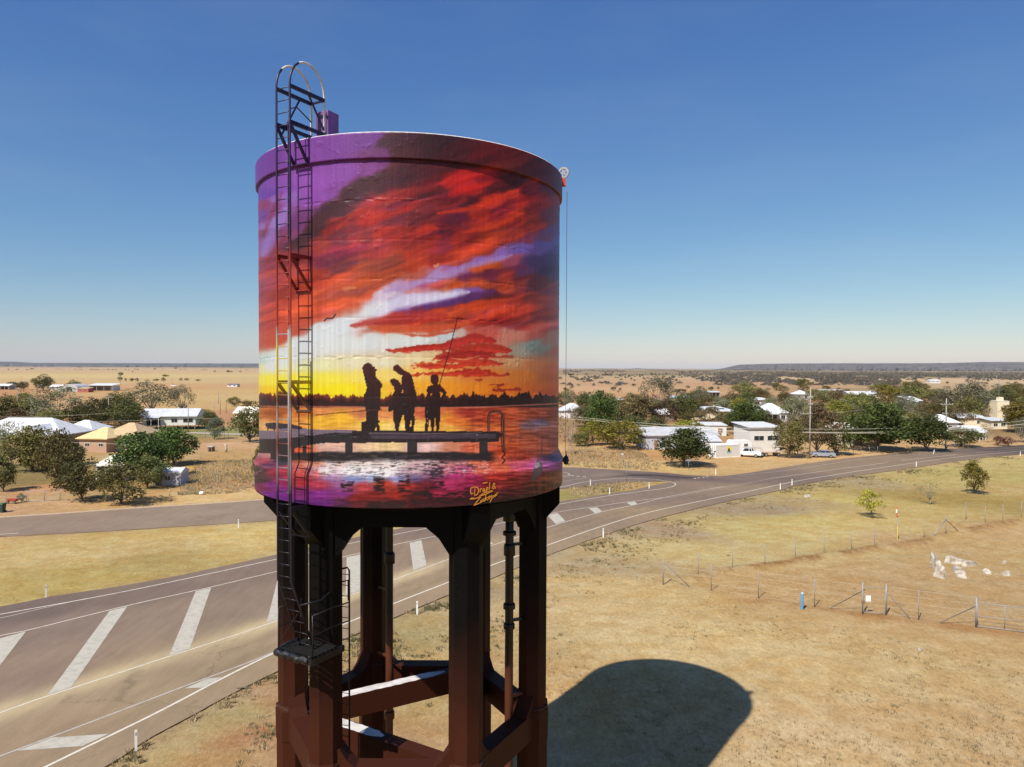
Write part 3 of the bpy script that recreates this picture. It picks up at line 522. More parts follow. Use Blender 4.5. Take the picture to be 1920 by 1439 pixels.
for s in SIG:
    p = z6(s, 760, 750)
    # resample and lay a tapering flat ribbon on the ring
    q = []
    for (x0, y0), (x1, y1) in zip(p, p[1:]):
        for k_ in range(4): q.append((x0 + (x1 - x0) * k_ / 4, y0 + (y1 - y0) * k_ / 4))
    q.append(p[-1]); P3 = [wall_pt(x, y, 4.600) for x, y in q]
    lo = []; hi = []
    for i, P in enumerate(P3):
        t = (P3[min(i + 1, len(P3) - 1)] - P3[max(i - 1, 0)]).normalized(); nn = Vector((P.x, P.y, 0)).normalized(); w = nn.cross(t) * (0.0105 * (0.75 + 0.5 * math.sin(2.6 * i / len(P3) + 0.4)))
        lo.append(P - w); hi.append(P + w)
    kk = len(mb.v); mb.v += [tuple(v) for v in lo + hi]; L_ = len(lo)
    for i in range(L_ - 1): mb.f.append((kk + i, kk + i + 1, kk + L_ + i + 1, kk + L_ + i)); mb.sm.append(False)
mb.build('signature', mat('orange_brush_paint', (0.62, 0.25, 0.03), rough=0.5), tank)

# ---- main ladder with hoops
LP, LRHO, LW = -30, 5.10, 0.23
lad = empty('ladder', (0, 0, 0), parent=tower)
def arch(t):
    p = [PL(LP, 4.56, 10.42, t + 0.22), PL(LP, LRHO, 12.25, t)] + [PL(LP, LRHO, z, t) for z in (14, 16, 18, 20, 22, 24.35)]
    for k in range(1, 12):
        a = math.pi * k / 12; p.append(PL(LP, 4.53 + 0.57 * math.cos(a), 24.35 + 0.66 * math.sin(a), t))
    return p + [PL(LP, 3.96, 24.3, t), PL(LP, 3.96, 23.7, t), PL(LP, 3.96, 23.08, t)]
for s, cut in ((-1, 11), (1, 12)):               # outer half painted, inner half of the hoop left bare
    pa = arch(s * LW); MB().tube(pa[:cut], 0.027, 8).build('rail', M_LAD, lad); MB().tube(pa[cut - 1:], 0.0265, 8).build('hoop', mat('bare_pale_steel', (0.52, 0.49, 0.46), rough=0.5, var=0.2), lad)
rung = MB().tube([(-LW, 0, 0), (LW, 0, 0)], 0.012, 6).mesh('rung', M_LAD)
zz = 10.55
while zz < 24.5:
    rho = LRHO if zz > 12.25 else 4.56 + (zz - 10.27) / 1.98 * 0.54
    obj("rung", rung, lad, PL(LP, rho, zz, max(0, (12.25 - zz) / 1.83 * 0.22)), R_(LP)); zz += 0.298
for z in (24.28, 23.42):
    for s in (-1, 1): MB().bar(PL(LP, LRHO, z, s * LW), PL(LP, 3.96, z, s * LW), 0.05, 0.09).build('hoop_tie', M_LAD, lad)
MB().bar(PL(LP, 3.96, 24.28, -LW), PL(LP, 3.96, 24.28, LW), 0.045).build('hoop_tie', M_LAD, lad)
for s, a, b in ((-1, (4.35, 24.26), (4.95, 23.2)), (1, (4.5, 24.26), (3.7, 23.15))): MB().bar(PL(LP, a[0], a[1], s * LW), PL(LP, b[0], b[1], s * LW), 0.035).build('hoop_brace', M_LAD, lad)
for z, r1, dz in ((23.40, 4.53, 0.85), (20.22, 4.45, 0.80), (17.12, 4.45, 0.72), (14.02, 4.55, 0.78)):
    for s in (-1, 1):
        mb = MB().bar(PL(LP, LRHO, z, s * LW), PL(LP, r1, z, s * LW), 0.05, 0.085)
        r2 = r1 if z != 23.4 else 4.53
        if z > 15 or True: mb.bar(PL(LP, LRHO, z, s * LW), PL(LP, r2 if z != 14.02 else 4.48, z - dz, s * LW), 0.045, 0.075)
        mb.build('bracket', M_LAD, lad)
    MB().bar(PL(LP, r1 + 0.03, z - dz, -LW - 0.04), PL(LP, r1 + 0.03, z - dz, LW + 0.04), 0.05, 0.03).build('bracket_tie', M_LAD, lad)
MB().tube([PL(LP, 4.2, 23.7, 0.02), PL(LP, 4.75, 23.9, 0.08), PL(LP, 4.98, 23.78, 0.12), PL(LP, 5.05, 23.4, 0.12)] + [PL(LP, 5.05, z, 0.12) for z in (22, 20, 18.4, 16, 14, 12.6)], 0.017, 6).build('conduit', M_LAD, lad)
MB().tube([PL(LP, 5.12, z, 0.19) for z in (18.4, 16, 14.4)], 0.026, 6).build('sleeve_pipe', M_STEEL, lad)

# ---- platform on the front-left leg
plat = empty('platform', (0, 0, 0), parent=tower); PZ = 10.42
def PP(t, rho, z): return PL(LP, rho, z, t + 0.2)
bm_ = MB()
for (t0, r0), (t1, r1) in (((-0.60, 4.12), (-0.60, 4.98)), ((-0.60, 4.98), (0.62, 4.98)), ((0.62, 4.98), (0.62, 3.9)), ((-0.60, 4.12), (0.62, 4.12))): bm_.bar(PP(t0, r0, PZ - 0.10), PP(t1, r1, PZ - 0.10), 0.06, 0.16)
bm_.bar(PP(-0.3, 4.1, PZ - 0.24), PP(-0.3, 4.9, PZ - 0.22), 0.08, 0.10); bm_.bar(PP(0.3, 4.1, PZ - 0.24), PP(0.3, 4.9, PZ - 0.22), 0.08, 0.10)
bm_.build('frame', M_BLACK, plat)
edge = [PP(-0.64, 4.20, PZ - 0.06)] + [PP(-0.66, 4.55, PZ - 0.07), PP(-0.64, 4.86, PZ - 0.07)]
edge += [PP(t, 4.99 + 0.02 * math.sin(9 * t), PZ - 0.08 + 0.018 * math.sin(23 * t + 1)) for t in np.linspace(-0.56, 0.5, 14)]
MB().tube(edge, [0.09 + 0.022 * math.sin(i * 2.3) for i in range(len(edge))], 10).build('foam_sleeve', mat('black_tarred_wrap', (0.008, 0.008, 0.010), rough=0.32, bump=1.0, bscale=38, spec=0.4), plat)
for k in range(6):
    r0 = 4.18 + k * 0.135; MB().bar(PP(-0.56, r0, PZ + 0.0), PP(0.60, r0, PZ + 0.0), 0.085, 0.035).build('plank', mat('dark_plank', (0.012, 0.011, 0.011), rough=0.8, spec=0.1), plat)
for t, r0 in ((-0.58, 4.95), (-0.58, 4.2), (0.60, 4.95)): MB().tube([PP(t, r0, PZ - 0.05), PP(t, r0, PZ + 1.05)], 0.019, 6).build('post', M_BLACK, plat)
for z in (0.55, 1.03):
    MB().tube([PP(0.60, 4.95, PZ + z), PP(0.62, 4.3, PZ + z + 0.02), PP(0.64, 3.75, PZ + z)], 0.018, 6).build('handrail', M_BLACK, plat)
    MB().tube([PP(-0.58, 4.2, PZ + z), PP(-0.58, 4.95, PZ + z)], 0.016, 6).build('handrail', M_BLACK, plat)
MB().tube([PL(LP, 4.93, 11.62, 0.33), PL(LP, 4.5, 11.68, 0.62), Vector((-1.55, -2.75, 11.70)), Vector((-1.43, -2.46, 11.66)), Vector((-1.43, -2.44, 11.1))], 0.022, 6).build('handrail', M_BLACK, plat)
for a, b in (((-0.58, 4.95, 0.1), (0.1, 4.95, 1.0)), ((0.60, 4.95, 0.55), (0.62, 4.2, 0.05))): MB().tube([PP(a[0], a[1], PZ + a[2]), PP(b[0], b[1], PZ + b[2])], 0.014, 5).build('brace', M_BLACK, plat)

# ---- lower ladder, inside the same leg
lad2 = empty('lower_ladder', (0, 0, 0), parent=tower)
LA, LB = Vector((-1.41, -2.42, 0)), Vector((-1.80, -2.30, 0)); u2 = (LB - LA).normalized()
for q, top in ((LA, 12.0), (LB, 11.9)):
    MB().tube([q + Vector((0, 0, z)) for z in (0.1, 4, 8, 11)] + [q + Vector((0, 0, top - 0.08)), q + Vector((-0.05, -0.01, top)), q + Vector((-0.32, -0.12, top - 0.03))], 0.026, 8).build('rail', M_BLACK, lad2)
r2 = MB().tube([LA * 0, LB - LA], 0.011, 6).mesh('rung', M_BLACK); zz = 0.4
while zz < 11.95: obj('rung', r2, lad2, LA + Vector((0, 0, zz))); zz += 0.300
MB().box((-1.95, -2.62, 10.45), (0.12, 0.16, 0.42)).build('cable_box', M_BLACK, lad2)

# ---- pipes with collars
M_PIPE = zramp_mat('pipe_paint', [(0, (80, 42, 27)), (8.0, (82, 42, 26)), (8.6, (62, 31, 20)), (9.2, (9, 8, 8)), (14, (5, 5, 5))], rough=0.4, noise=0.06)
def pipe(x, y, col_z, r, clamp_to):
    p = empty('pipe', (x, y, 0), parent=tower)
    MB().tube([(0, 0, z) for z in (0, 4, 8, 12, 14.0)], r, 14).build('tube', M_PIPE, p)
    for z, h, rr in col_z: MB().lathe([(r, z - h), (rr, z - h * 0.8), (rr, z + h * 0.6), (rr * 0.93, z + h * 0.8), (r, z + h)], 14).build('collar', M_PIPE, p)
    for z in (12.2, 9.9, 7.6): MB().bar((0, 0, z), (clamp_to[0], clamp_to[1], z - 0.05), 0.05, 0.09).build('clamp', M_PIPE, p)
pipe(-1.12, 2.28, [(13.0, 0.08, 0.2), (12.3, 0.06, 0.2), (11.0, 0.22, 0.19), (5.6, 0.16, 0.18)], 0.13, (-0.5, 0.55))
pipe(2.98, -0.62, [(13.35, 0.07, 0.21), (13.05, 0.16, 0.2), (12.55, 0.07, 0.2), (12.05, 0.2, 0.17), (10.35, 0.10, 0.18), (9.75, 0.10, 0.17)], 0.125, (0.55, 0.42))

# ---- control box, level gauge
g = wall_pt(614, 228, 4.0); bx = empty('control_box', (PL(-32, 3.5, 23.5)), R_(-28), parent=tower)
MB().box((0, 0, 0.35), (0.42, 0.40, 0.62)).build('cabinet', M_PURPLE, bx); MB().box((0, -0.219, 0.35), (0.36, 0.012, 0.54)).build('door', mat('purple_door', (0.12, 0.06, 0.18), rough=0.5), bx); MB().box((0.0, 0.0, -0.02), (0.5, 0.46, 0.10)).box((0, 0, -0.25), (0.12, 0.12, 0.45)).build('base', M_ROOF, bx)
ga = empty('level_gauge', PL(88, 4.56, 0), R_(88), parent=tower)
M_RED = mat('red_oxide_paint', (0.40, 0.06, 0.03), rough=0.6)
MB().box((0.0, 0.03, 23.12), (0.12, 0.22, 0.24)).build('bracket', M_RED, ga)
def disc_x(mb, c, r, w, n=20):
    a = [(c[0] + r * math.cos(2 * math.pi * k / n), c[1] - w / 2, c[2] + r * math.sin(2 * math.pi * k / n)) for k in range(n)]; b = [(x, y + w, z) for x, y, z in a]; return mb.hull(a[::-1], b[::-1])
mb = MB()
for k in range(24):
    a0, a1 = 2 * math.pi * k / 24, 2 * math.pi * (k + 1) / 24; mb.bar((0.145 * math.cos(a0), -0.04, 23.42 + 0.145 * math.sin(a0)), (0.145 * math.cos(a1), -0.04, 23.42 + 0.145 * math.sin(a1)), 0.05, 0.05, up=(0, 1, 0))
for k in range(5): a0 = 2 * math.pi * k / 5; mb.bar((0, -0.04, 23.42), (0.16 * math.cos(a0), -0.04, 23.42 + 0.16 * math.sin(a0)), 0.03, 0.03, up=(0, 1, 0))
wh = mb.build('pulley_wheel', mat('white_wheel', (0.34, 0.30, 0.28), rough=0.6), ga, rz=R_(70))
for s in (-0.035, 0.035): MB().tube([(s, -0.12, 23.1), (s, -0.12, 18), (s, -0.12, 14.9)], 0.006, 5).build('cable', M_STEEL, ga)
MB().lathe([(0.01, 14.55), (0.07, 14.57), (0.09, 14.68), (0.07, 14.78), (0.02, 14.84), (0.01, 14.95)], 12, (0.0, -0.14)).build('weight', M_BLACK, ga)
MB().box((0, -0.03, 14.7), (0.22, 0.12, 0.12)).build('stop', M_BLACK, ga)
# ================================================================== GROUND, ROADS, MARKINGS
def pxy(s): return [tuple(float(v) for v in t.split(',')) for t in s.split()]
def Gs(s): return [G(x, y) for x, y in pxy(s)]
def crom(P, per=8):
    P = [Vector((p[0], p[1], 0)) for p in P]; out = []
    for i in range(len(P) - 1):
        p0 = P[max(i - 1, 0)]; p1 = P[i]; p2 = P[i + 1]; p3 = P[min(i + 2, len(P) - 1)]
        for k in range(per):
            t = k / per; out.append(0.5 * (2 * p1 + (p2 - p0) * t + (2 * p0 - 5 * p1 + 4 * p2 - p3) * t * t + (3 * p1 - p0 - 3 * p2 + p3) * t ** 3))
    return out + [P[-1]]
def resample(P, n):
    A = np.array([[p[0], p[1]] for p in P]); s = np.r_[0, np.cumsum(np.hypot(*np.diff(A, axis=0).T))]; t = np.linspace(0, s[-1], n)
    return np.stack([np.interp(t, s, A[:, 0]), np.interp(t, s, A[:, 1])], -1)
# natural colours of ground and asphalt where they lie (photo points -> world), blended between; light is taken out again
GRC = """1100 1150 196 170 118|1300 1200 200 174 120|1500 1250 194 167 114|1700 1350 194 164 114|1900 1400 198 168 120|1450 1400 198 170 122|1250 1110 190 162 106|1400 1110 184 152 100|1600 1100 182 150 100|1800 1100 180 150 102|1700 1020 184 154 104|1900 1000 186 154 104|1150 1330 196 160 104|1050 1100 190 164 112|1200 1439 190 160 110
1300 1030 192 170 112|1400 1000 186 166 104|1500 980 188 168 102|1600 940 186 166 98|1750 900 182 162 98|1850 890 176 160 94|1500 940 172 150 102|1100 1060 174 152 110|1250 1000 168 146 112|1400 955 160 140 106|1600 900 166 148 104|1550 1000 192 170 108|1700 960 184 160 98|1800 935 160 136 74|1900 920 182 156 98|1900 870 184 164 102|1600 975 192 168 104
300 1400 178 154 104|480 1380 170 128 88|400 1340 170 150 102|520 1300 172 136 94|250 1430 176 150 96|430 1430 176 142 94|560 1400 172 134 92|700 1300 176 150 98|720 1200 164 146 96|800 1250 186 156 104|900 1120 162 142 104|950 1150 184 158 110
100 1050 190 165 108|300 1030 188 163 106|450 1010 198 172 108|130 1090 180 158 92|20 1090 178 154 90|250 1060 168 146 88|350 1000 192 164 100|480 990 196 172 110|620 1000 192 166 104|800 960 190 164 104
100 950 196 160 114|250 940 194 156 100|400 930 208 176 118|20 960 190 152 108|60 880 140 122 76|30 905 138 118 72|100 915 198 150 104|150 900 150 124 74|200 930 176 146 94|250 915 150 122 76|400 880 200 162 88|450 905 184 134 74|350 905 180 140 78|430 850 184 148 92|330 870 180 144 86|420 835 196 158 116|470 835 196 158 112|360 830 170 136 88|260 850 180 150 100|220 860 186 160 110
390 800 182 144 98|400 806 140 134 76|450 808 140 134 76|50 735 190 142 96|20 745 186 136 94|200 740 194 160 108|150 725 196 156 108|400 760 194 160 104|300 715 198 170 118|100 705 204 180 122|300 697 194 166 122|450 700 198 170 118|350 735 196 164 108|470 780 186 140 96|100 693 196 166 128|430 745 198 168 110|420 785 178 130 88
1100 840 198 160 102|1200 870 208 176 112|1150 855 180 136 84|1080 825 170 130 86|1250 850 190 146 92|1400 870 198 166 112|1330 868 196 158 104|1700 850 206 170 116|1850 835 196 160 108|1100 935 160 144 84|1060 930 152 140 80|1190 913 190 156 88|1150 920 160 142 78|1560 858 206 168 114|1480 860 204 168 114
1150 730 198 160 116|1100 715 188 156 116|1080 745 196 150 104|1300 720 188 150 108|1250 735 196 156 110|1500 735 180 146 102|1850 715 198 170 128|1900 725 186 158 118|1400 702 128 114 86|1600 702 112 104 78|1800 703 118 108 84|1300 700 150 130 98|1200 700 168 142 108|1900 704 130 116 92|1350 745 188 142 98|1650 740 172 140 98|1750 735 160 138 98|1450 800 170 136 94|1250 800 160 130 86|1700 800 150 124 82|1850 790 156 130 90"""
RDC = """100 1170 138 122 114|300 1150 144 128 116|60 1260 146 128 116|250 1250 154 136 117|100 1380 162 143 121|300 1300 158 141 119|450 1220 162 145 121|700 1060 148 130 115|800 1090 158 140 118|1000 1020 158 140 118|1200 960 157 138 116|1150 940 138 121 112|1400 915 151 134 116|1600 880 148 131 115|1780 853 140 124 112|50 1150 120 106 102|250 1110 128 113 107|450 1065 134 118 109|800 985 132 116 108|1100 950 132 116 108|1300 905 140 124 112|200 1420 158 140 119|1700 868 148 130 115
100 985 150 133 121|400 960 152 136 123|-100 1000 150 133 121|700 930 146 130 120|1100 885 128 114 111|1060 880 136 120 114|1150 893 140 125 117|1200 891 104 94 95|1260 895 104 94 95|1180 884 126 112 109|1310 897 116 103 101|1360 895 128 113 107|1900 845 94 84 84|1860 846 96 86 85|1830 848 120 106 102"""
def world_cp(s):
    cp = _cp(s); o = []
    for x, y, r, g, b in cp: p = G(x, y); o.append((p.x, p.y, r, g, b))
    return np.array(o)
def ground_colour(x, y, cps, warp=1.0, E=1.20, tint=None):
    """blend the colour samples in a log-polar space round the viewpoint's foot, so near and far samples weigh alike"""
    r = np.hypot(x, y); U = np.log(r) * 8; Vv = np.arctan2(x, y) * 8
    nz = (N1.fbm(x * 0.08, y * 0.08, 4) - 0.5) * warp; nz2 = (N2.fbm(x * 0.08, y * 0.08, 4) - 0.5) * warp
    out = np.zeros((len(x), 3)); W_ = np.zeros(len(x))
    for cx, cy, a, b, c in cps:
        du = U + nz * 0.6 - math.log(math.hypot(cx, cy)) * 8; dv = Vv + nz2 * 0.6 - math.atan2(cx, cy) * 8
        w = 1 / (du * du * 2.2 + dv * dv + 0.01) ** 2; W_ += w; out += w[:, None] * np.array([a, b, c])
    return lin(out / W_[:, None]) / (E * np.array([1.07, 1.0, 0.83] if tint is None else tint))
CPG, CPR = world_cp(GRC), world_cp(RDC)

def vcol_ground_mat(name, spots=1.0, rough=0.95, asphalt=False):
    m = bpy.data.materials.new(name); m.use_nodes = True; n, l = m.node_tree.nodes, m.node_tree.links
    b = n['Principled BSDF']; b.inputs['Roughness'].default_value = rough; b.inputs['Specular IOR Level'].default_value = 0.15
    at = n.new('ShaderNodeAttribute'); at.attribute_name = 'tone'; ge = n.new('ShaderNodeNewGeometry')
    def noise(sc, det, ro, stretch=None):
        t = n.new('ShaderNodeTexNoise'); t.inputs['Scale'].default_value = sc; t.inputs['Detail'].default_value = det; t.inputs['Roughness'].default_value = ro
        if stretch:
            mp = n.new('ShaderNodeMapping'); mp.inputs['Scale'].default_value = stretch; l.new(ge.outputs['Position'], mp.inputs['Vector']); l.new(mp.outputs[0], t.inputs['Vector'])
        else: l.new(ge.outputs['Position'], t.inputs['Vector'])
        return t
    def ramp(t, p0, c0, p1, c1):
        r = n.new('ShaderNodeValToRGB'); e = r.color_ramp.elements; e[0].position = p0; e[0].color = (*c0, 1); e[1].position = p1; e[1].color = (*c1, 1); l.new(t.outputs['Fac'], r.inputs['Fac']); return r
    def mul(a, bb, f, mode='MULTIPLY'):
        x = n.new('ShaderNodeMix'); x.data_type = 'RGBA'; x.blend_type = mode; x.inputs['Factor'].default_value = f; l.new(a, x.inputs['A']); l.new(bb, x.inputs['B']); return x.outputs['Result']
    c = at.outputs['Color']
    if asphalt:
        n1 = noise(0.22, 5, 0.6); c = mul(c, ramp(n1, 0.3, (0.88, 0.88, 0.88), 0.7, (1.1, 1.09, 1.07)).outputs['Color'], 0.8)
        n2 = noise(14, 8, 0.8); c = mul(c, ramp(n2, 0.32, (0.72, 0.72, 0.72), 0.68, (1.22, 1.21, 1.2)).outputs['Color'], 0.7)
        n3 = noise(1.6, 7, 0.75, (1.0, 0.16, 1)); c = mul(c, ramp(n3, 0.35, (0.84, 0.83, 0.82), 0.66, (1.12, 1.12, 1.12)).outputs['Color'], 0.6)
        vo = n.new('ShaderNodeTexVoronoi'); vo.feature = 'DISTANCE_TO_EDGE'; vo.inputs['Scale'].default_value = 0.16; vo.inputs['Randomness'].default_value = 1.0
        wv = n.new('ShaderNodeMix'); wv.data_type = 'VECTOR'; wv.inputs['Factor'].default_value = 0.25; nw = noise(0.8, 6, 0.7); l.new(ge.outputs['Position'], wv.inputs['A']); l.new(nw.outputs['Color'], wv.inputs['B'])
        ad = n.new('ShaderNodeVectorMath'); ad.operation = 'MULTIPLY_ADD'; ad.inputs[1].default_value = (2.2, 2.2, 0); l.new(nw.outputs['Color'], ad.inputs[0]); l.new(ge.outputs['Position'], ad.inputs[2]); l.new(ad.outputs[0], vo.inputs['Vector'])
        rc_ = n.new('ShaderNodeValToRGB'); ee = rc_.color_ramp.elements; ee[0].position = 0.002; ee[0].color = (0.68, 0.68, 0.68, 1); ee[1].position = 0.010; ee[1].color = (1, 1, 1, 1); l.new(vo.outputs['Distance'], rc_.inputs['Fac'])
        nm = noise(0.09, 3, 0.5); rm = ramp(nm, 0.50, (0, 0, 0), 0.62, (1, 1, 1)); xx = n.new('ShaderNodeMix'); xx.data_type = 'RGBA'; xx.blend_type = 'MULTIPLY'; l.new(rm.outputs['Color'], xx.inputs['Factor']); l.new(c, xx.inputs['A']); l.new(rc_.outputs['Color'], xx.inputs['B']); c = xx.outputs['Result']
        bn = n2; bs, bd = 0.4, 0.012
    else:
        n1 = noise(0.10, 6, 0.62); c = mul(c, ramp(n1, 0.32, (0.92, 0.89, 0.85), 0.68, (1.07, 1.07, 1.07)).outputs['Color'], 0.8)
        n2 = noise(0.75, 8, 0.72); c = mul(c, ramp(n2, 0.34, (0.82, 0.78, 0.71), 0.66, (1.14, 1.15, 1.16)).outputs['Color'], 0.8)
        n3 = noise(4.5, 8, 0.8, (1, 0.55, 1)); c = mul(c, ramp(n3, 0.36, (0.70, 0.66, 0.58), 0.62, (1.16, 1.16, 1.14)).outputs['Color'], 0.75)
        n6 = noise(0.42, 9, 0.68, (0.8, 1.0, 1)); c = mul(c, ramp(n6, 0.44, (0.98, 0.90, 0.78), 0.56, (1.05, 1.06, 1.09)).outputs['Color'], 0.85)
        n7 = noise(16, 6, 0.8); c = mul(c, ramp(n7, 0.36, (0.66, 0.64, 0.60), 0.60, (1.16, 1.16, 1.16)).outputs['Color'], 0.7)
        n5 = noise(0.35, 4, 0.6); r5 = ramp(n5, 0.52, (0, 0, 0), 0.68, (1, 1, 1)); x = n.new('ShaderNodeMix'); x.data_type = 'RGBA'; x.blend_type = 'MULTIPLY'; x.inputs['B'].default_value = (1.03, 0.96, 0.88, 1)
        f5 = n.new('ShaderNodeMath'); f5.operation = 'MULTIPLY'; f5.inputs[1].default_value = 0.6; l.new(r5.outputs['Color'], f5.inputs[0]); l.new(f5.outputs[0], x.inputs['Factor']); l.new(c, x.inputs['A']); c = x.outputs['Result']
        bn = n3; bs, bd = 0.7, 0.10
    l.new(c, b.inputs['Base Color'])
    bp = n.new('ShaderNodeBump'); bp.inputs['Strength'].default_value = bs; bp.inputs['Distance'].default_value = bd; l.new(bn.outputs['Fac'], bp.inputs['Height']); l.new(bp.outputs['Normal'], b.inputs['Normal'])
    return m
M_GROUND = vcol_ground_mat('dry_ground'); M_ASPH = vcol_ground_mat('worn_asphalt', rough=0.85, asphalt=True)

HW_S = Gs('-260,1700 -40,1575 199,1439 271,1392 352,1348 450,1295 526,1258 600,1221 675,1187 760,1151 841,1117 907,1092 948,1075 1015,1047 1080,1023 1125,1007 1208,980 1312,953 1400,933 1460,921 1496,911 1580,896 1700,880 1819,862 1920,852 2150,830')
HW_N = Gs('-500,1228 -250,1180 0,1139 100,1120 271,1093 400,1067 520,1041 640,1015 760,990 900,965 1055,941 1140,927 1190,919 1235,909 1300,897 1380,891 1500,872 1580,861 1680,851 1771,843 1920,835 2150,817')
SV_N = Gs('-500,1003 -250,990 0,972 108,965 260,954 375,947 488,939 620,927 760,914 900,897 1000,881 1059,877 1140,881 1227,886 1297,892 1380,894')
SV_S = Gs('-500,1033 -250,1020 0,1007 163,999 340,988 520,976 680,963 850,945 960,930 1055,917 1115,911 1165,905 1232,903.5 1270,902 1330,899 1385,895.5')
def slab(name, A, B, n, m_, z, thick, cps, deco=None):
    A = resample(crom(A), n); B = resample(crom(B), n); t = np.linspace(0, 1, m_)[None, :, None]
    P = A[:, None, :] * (1 - t) + B[:, None, :] * t; x, y = P[..., 0].ravel(), P[..., 1].ravel()
    e = (0.12 * (N3.fbm(x * 0.8, y * 0.8, 3) - 0.5)); V = np.stack([x, y, np.full(len(x), z)], -1)
    edge = (np.arange(m_) == 0) | (np.arange(m_) == m_ - 1); em = np.tile(edge, n); V[em, 0] += e[em] * 2.2; V[em, 1] += e[em] * 2.2
    col = ground_colour(x, y, cps, 0.5, 1.44, (0.95, 1.0, 1.12))
    if deco is not None: col = deco(x, y, col)
    i, j = np.meshgrid(np.arange(n - 1), np.arange(m_ - 1), indexing='ij'); Fq = np.stack([i * m_ + j, (i + 1) * m_ + j, (i + 1) * m_ + j + 1, i * m_ + j + 1], -1).reshape(-1, 4)
    # drop the two long edges as a lip
    k = len(V); e0 = np.arange(n) * m_; e1 = e0 + m_ - 1; V2 = np.concatenate([V, V[e0] - [0, 0, thick], V[e1] - [0, 0, thick]]); col = np.concatenate([col, col[e0] * 0.6, col[e1] * 0.6])
    ii = np.arange(n - 1); L0 = np.stack([e0[ii], k + ii, k + ii + 1, e0[ii + 1]], -1); L1 = np.stack([e1[ii], e1[ii + 1], k + n + ii + 1, k + n + ii], -1)
    me = np_mesh(name, V2, np.concatenate([Fq, L0, L1]), M_ASPH, False, {'tone': col}); return tag(obj(name, me), kind='structure')
SAND = [(p.x, p.y) for p in crom(Gs('-60,1362 0,1339 87,1308 135,1293 314,1234 358,1220 520,1166 735,1090 842,1050 908,1029'))]
def hw_deco(x, y, col):
    d, t = seg_d(x, y, SAND); a = np.clip(np.exp(-(d / 1.15) ** 2) * (0.55 + 0.9 * N2.fbm(x * 0.25, y * 0.25, 3)), 0, 1) * sstep(1.0, 0.75, t) * 0.85
    col = col * (1 - a[:, None]) + lin((206, 186, 146)) / 1.42 * a[:, None]
    w = np.zeros(len(x))
    for s in WHEEL:                                 # polished wheel paths
        dd, _ = seg_d(x, y, s); w += np.exp(-(dd / 0.38) ** 2)
    return col * (1 - 0.10 * np.clip(w, 0, 1) * (0.5 + N1.fbm(x * 0.5, y * 0.1, 3)))[:, None]
def offset_poly(P, o):
    A = resample(P, max(24, len(P) * 2)); t = np.gradient(A, axis=0); t /= np.hypot(t[:, 0], t[:, 1])[:, None]; return A + np.stack([-t[:, 1], t[:, 0]], -1) * o
_c = crom(Gs('-40,1480 89,1439 190,1390 306,1333 406,1280 520,1224 675,1160 760,1125 842,1093 907,1067 1015,1028 1129,988 1229,959 1400,923 1500,902 1664,876 1920,848'))
WHEEL = [offset_poly(_c, o) for o in (0.9, 2.5)]
highway = slab('highway', HW_S, HW_N, 420, 64, 0.060, 0.07, CPR, hw_deco)
def sv_deco(x, y, col):
    sk = [(p.x, p.y) for p in crom(Gs('1100,899 1160,894 1220,892 1275,896 1330,899'))]; d, t = seg_d(x, y, sk); a = np.exp(-(d / 0.9) ** 2) * 0.55 * sstep(0, 0.3, t); return col * (1 - a[:, None])
service = slab('service_road', SV_S, SV_N, 260, 28, 0.052, 0.06, CPR, sv_deco)

# ---- painted markings
def paint_mat(name, col, wear):
    m = mat(name, col, rough=0.75); n, l = m.node_tree.nodes, m.node_tree.links
    rp = [x for x in n if x.type == 'VALTORGB'][0]; tx = [x for x in n if x.type == 'TEX_NOISE'][0]; tx.inputs['Scale'].default_value = 2.2; tx.inputs['Detail'].default_value = 9; tx.inputs['Roughness'].default_value = 0.8
    e = rp.color_ramp.elements; e[0].color = (*[v * wear for v in col], 1); e[0].position = 0.28; e[1].position = 0.52; return m
M_LINE = paint_mat('road_line_paint', (0.52, 0.47, 0.39), 0.6); M_BAR = paint_mat('island_bar_paint', (0.37, 0.34, 0.28), 0.66); M_FAINT = paint_mat('worn_line_paint', (0.34, 0.30, 0.26), 0.7)
def ribbon(name, pts, w, m, z, parent, smooth=True):
    P = crom(pts, 6) if smooth else pts
    A = resample(P, max(2, int(len(P) * 1.0))); t = np.gradient(A, axis=0); t /= np.hypot(t[:, 0], t[:, 1])[:, None]; nn = np.stack([-t[:, 1], t[:, 0]], -1) * w / 2
    n = len(A); V = np.c_[np.concatenate([A - nn, A + nn]), np.full(2 * n, z)]; i = np.arange(n - 1)
    return obj(name, np_mesh(name, V, np.stack([i, i + 1, n + i + 1, n + i], -1), m), parent)
LZ = 0.066
ribbon('edge_line', Gs('-140,1560 -20,1494 89,1439 190,1390 306,1333 406,1280 520,1224 675,1160 760,1125 842,1093 907,1067 1015,1028 1129,988 1229,959 1400,923 1500,902 1580,889 1664,876 1795,858 1920,846 2100,828'), 0.15, M_LINE, LZ, highway)
ribbon('edge_line', Gs('-400,1220 -200,1190 0,1154 244,1109 515,1051 640,1024 760,1000 900,973 1052,946 1140,931 1215,921 1252,916 1264,912 1267,909 1263,906 1252,904 1221,899.5 1165,898 1127,901 1090,906 1055,914 1000,924 940,936'), 0.14, M_LINE, LZ + 0.004, highway)
ribbon('edge_line', Gs('1382,893 1440,887 1500,880 1580,867 1680,855 1795,845 1920,840'), 0.13, M_FAINT, LZ, highway)
ribbon('exit_line', Gs('-120,1470 0,1421 172,1356 339,1292 470,1243 520,1222'), 0.14, M_FAINT, LZ + 0.002, highway)
ribbon('exit_line', Gs('-160,1192 0,1161 90,1140 163,1124'), 0.11, M_FAINT, LZ, highway)
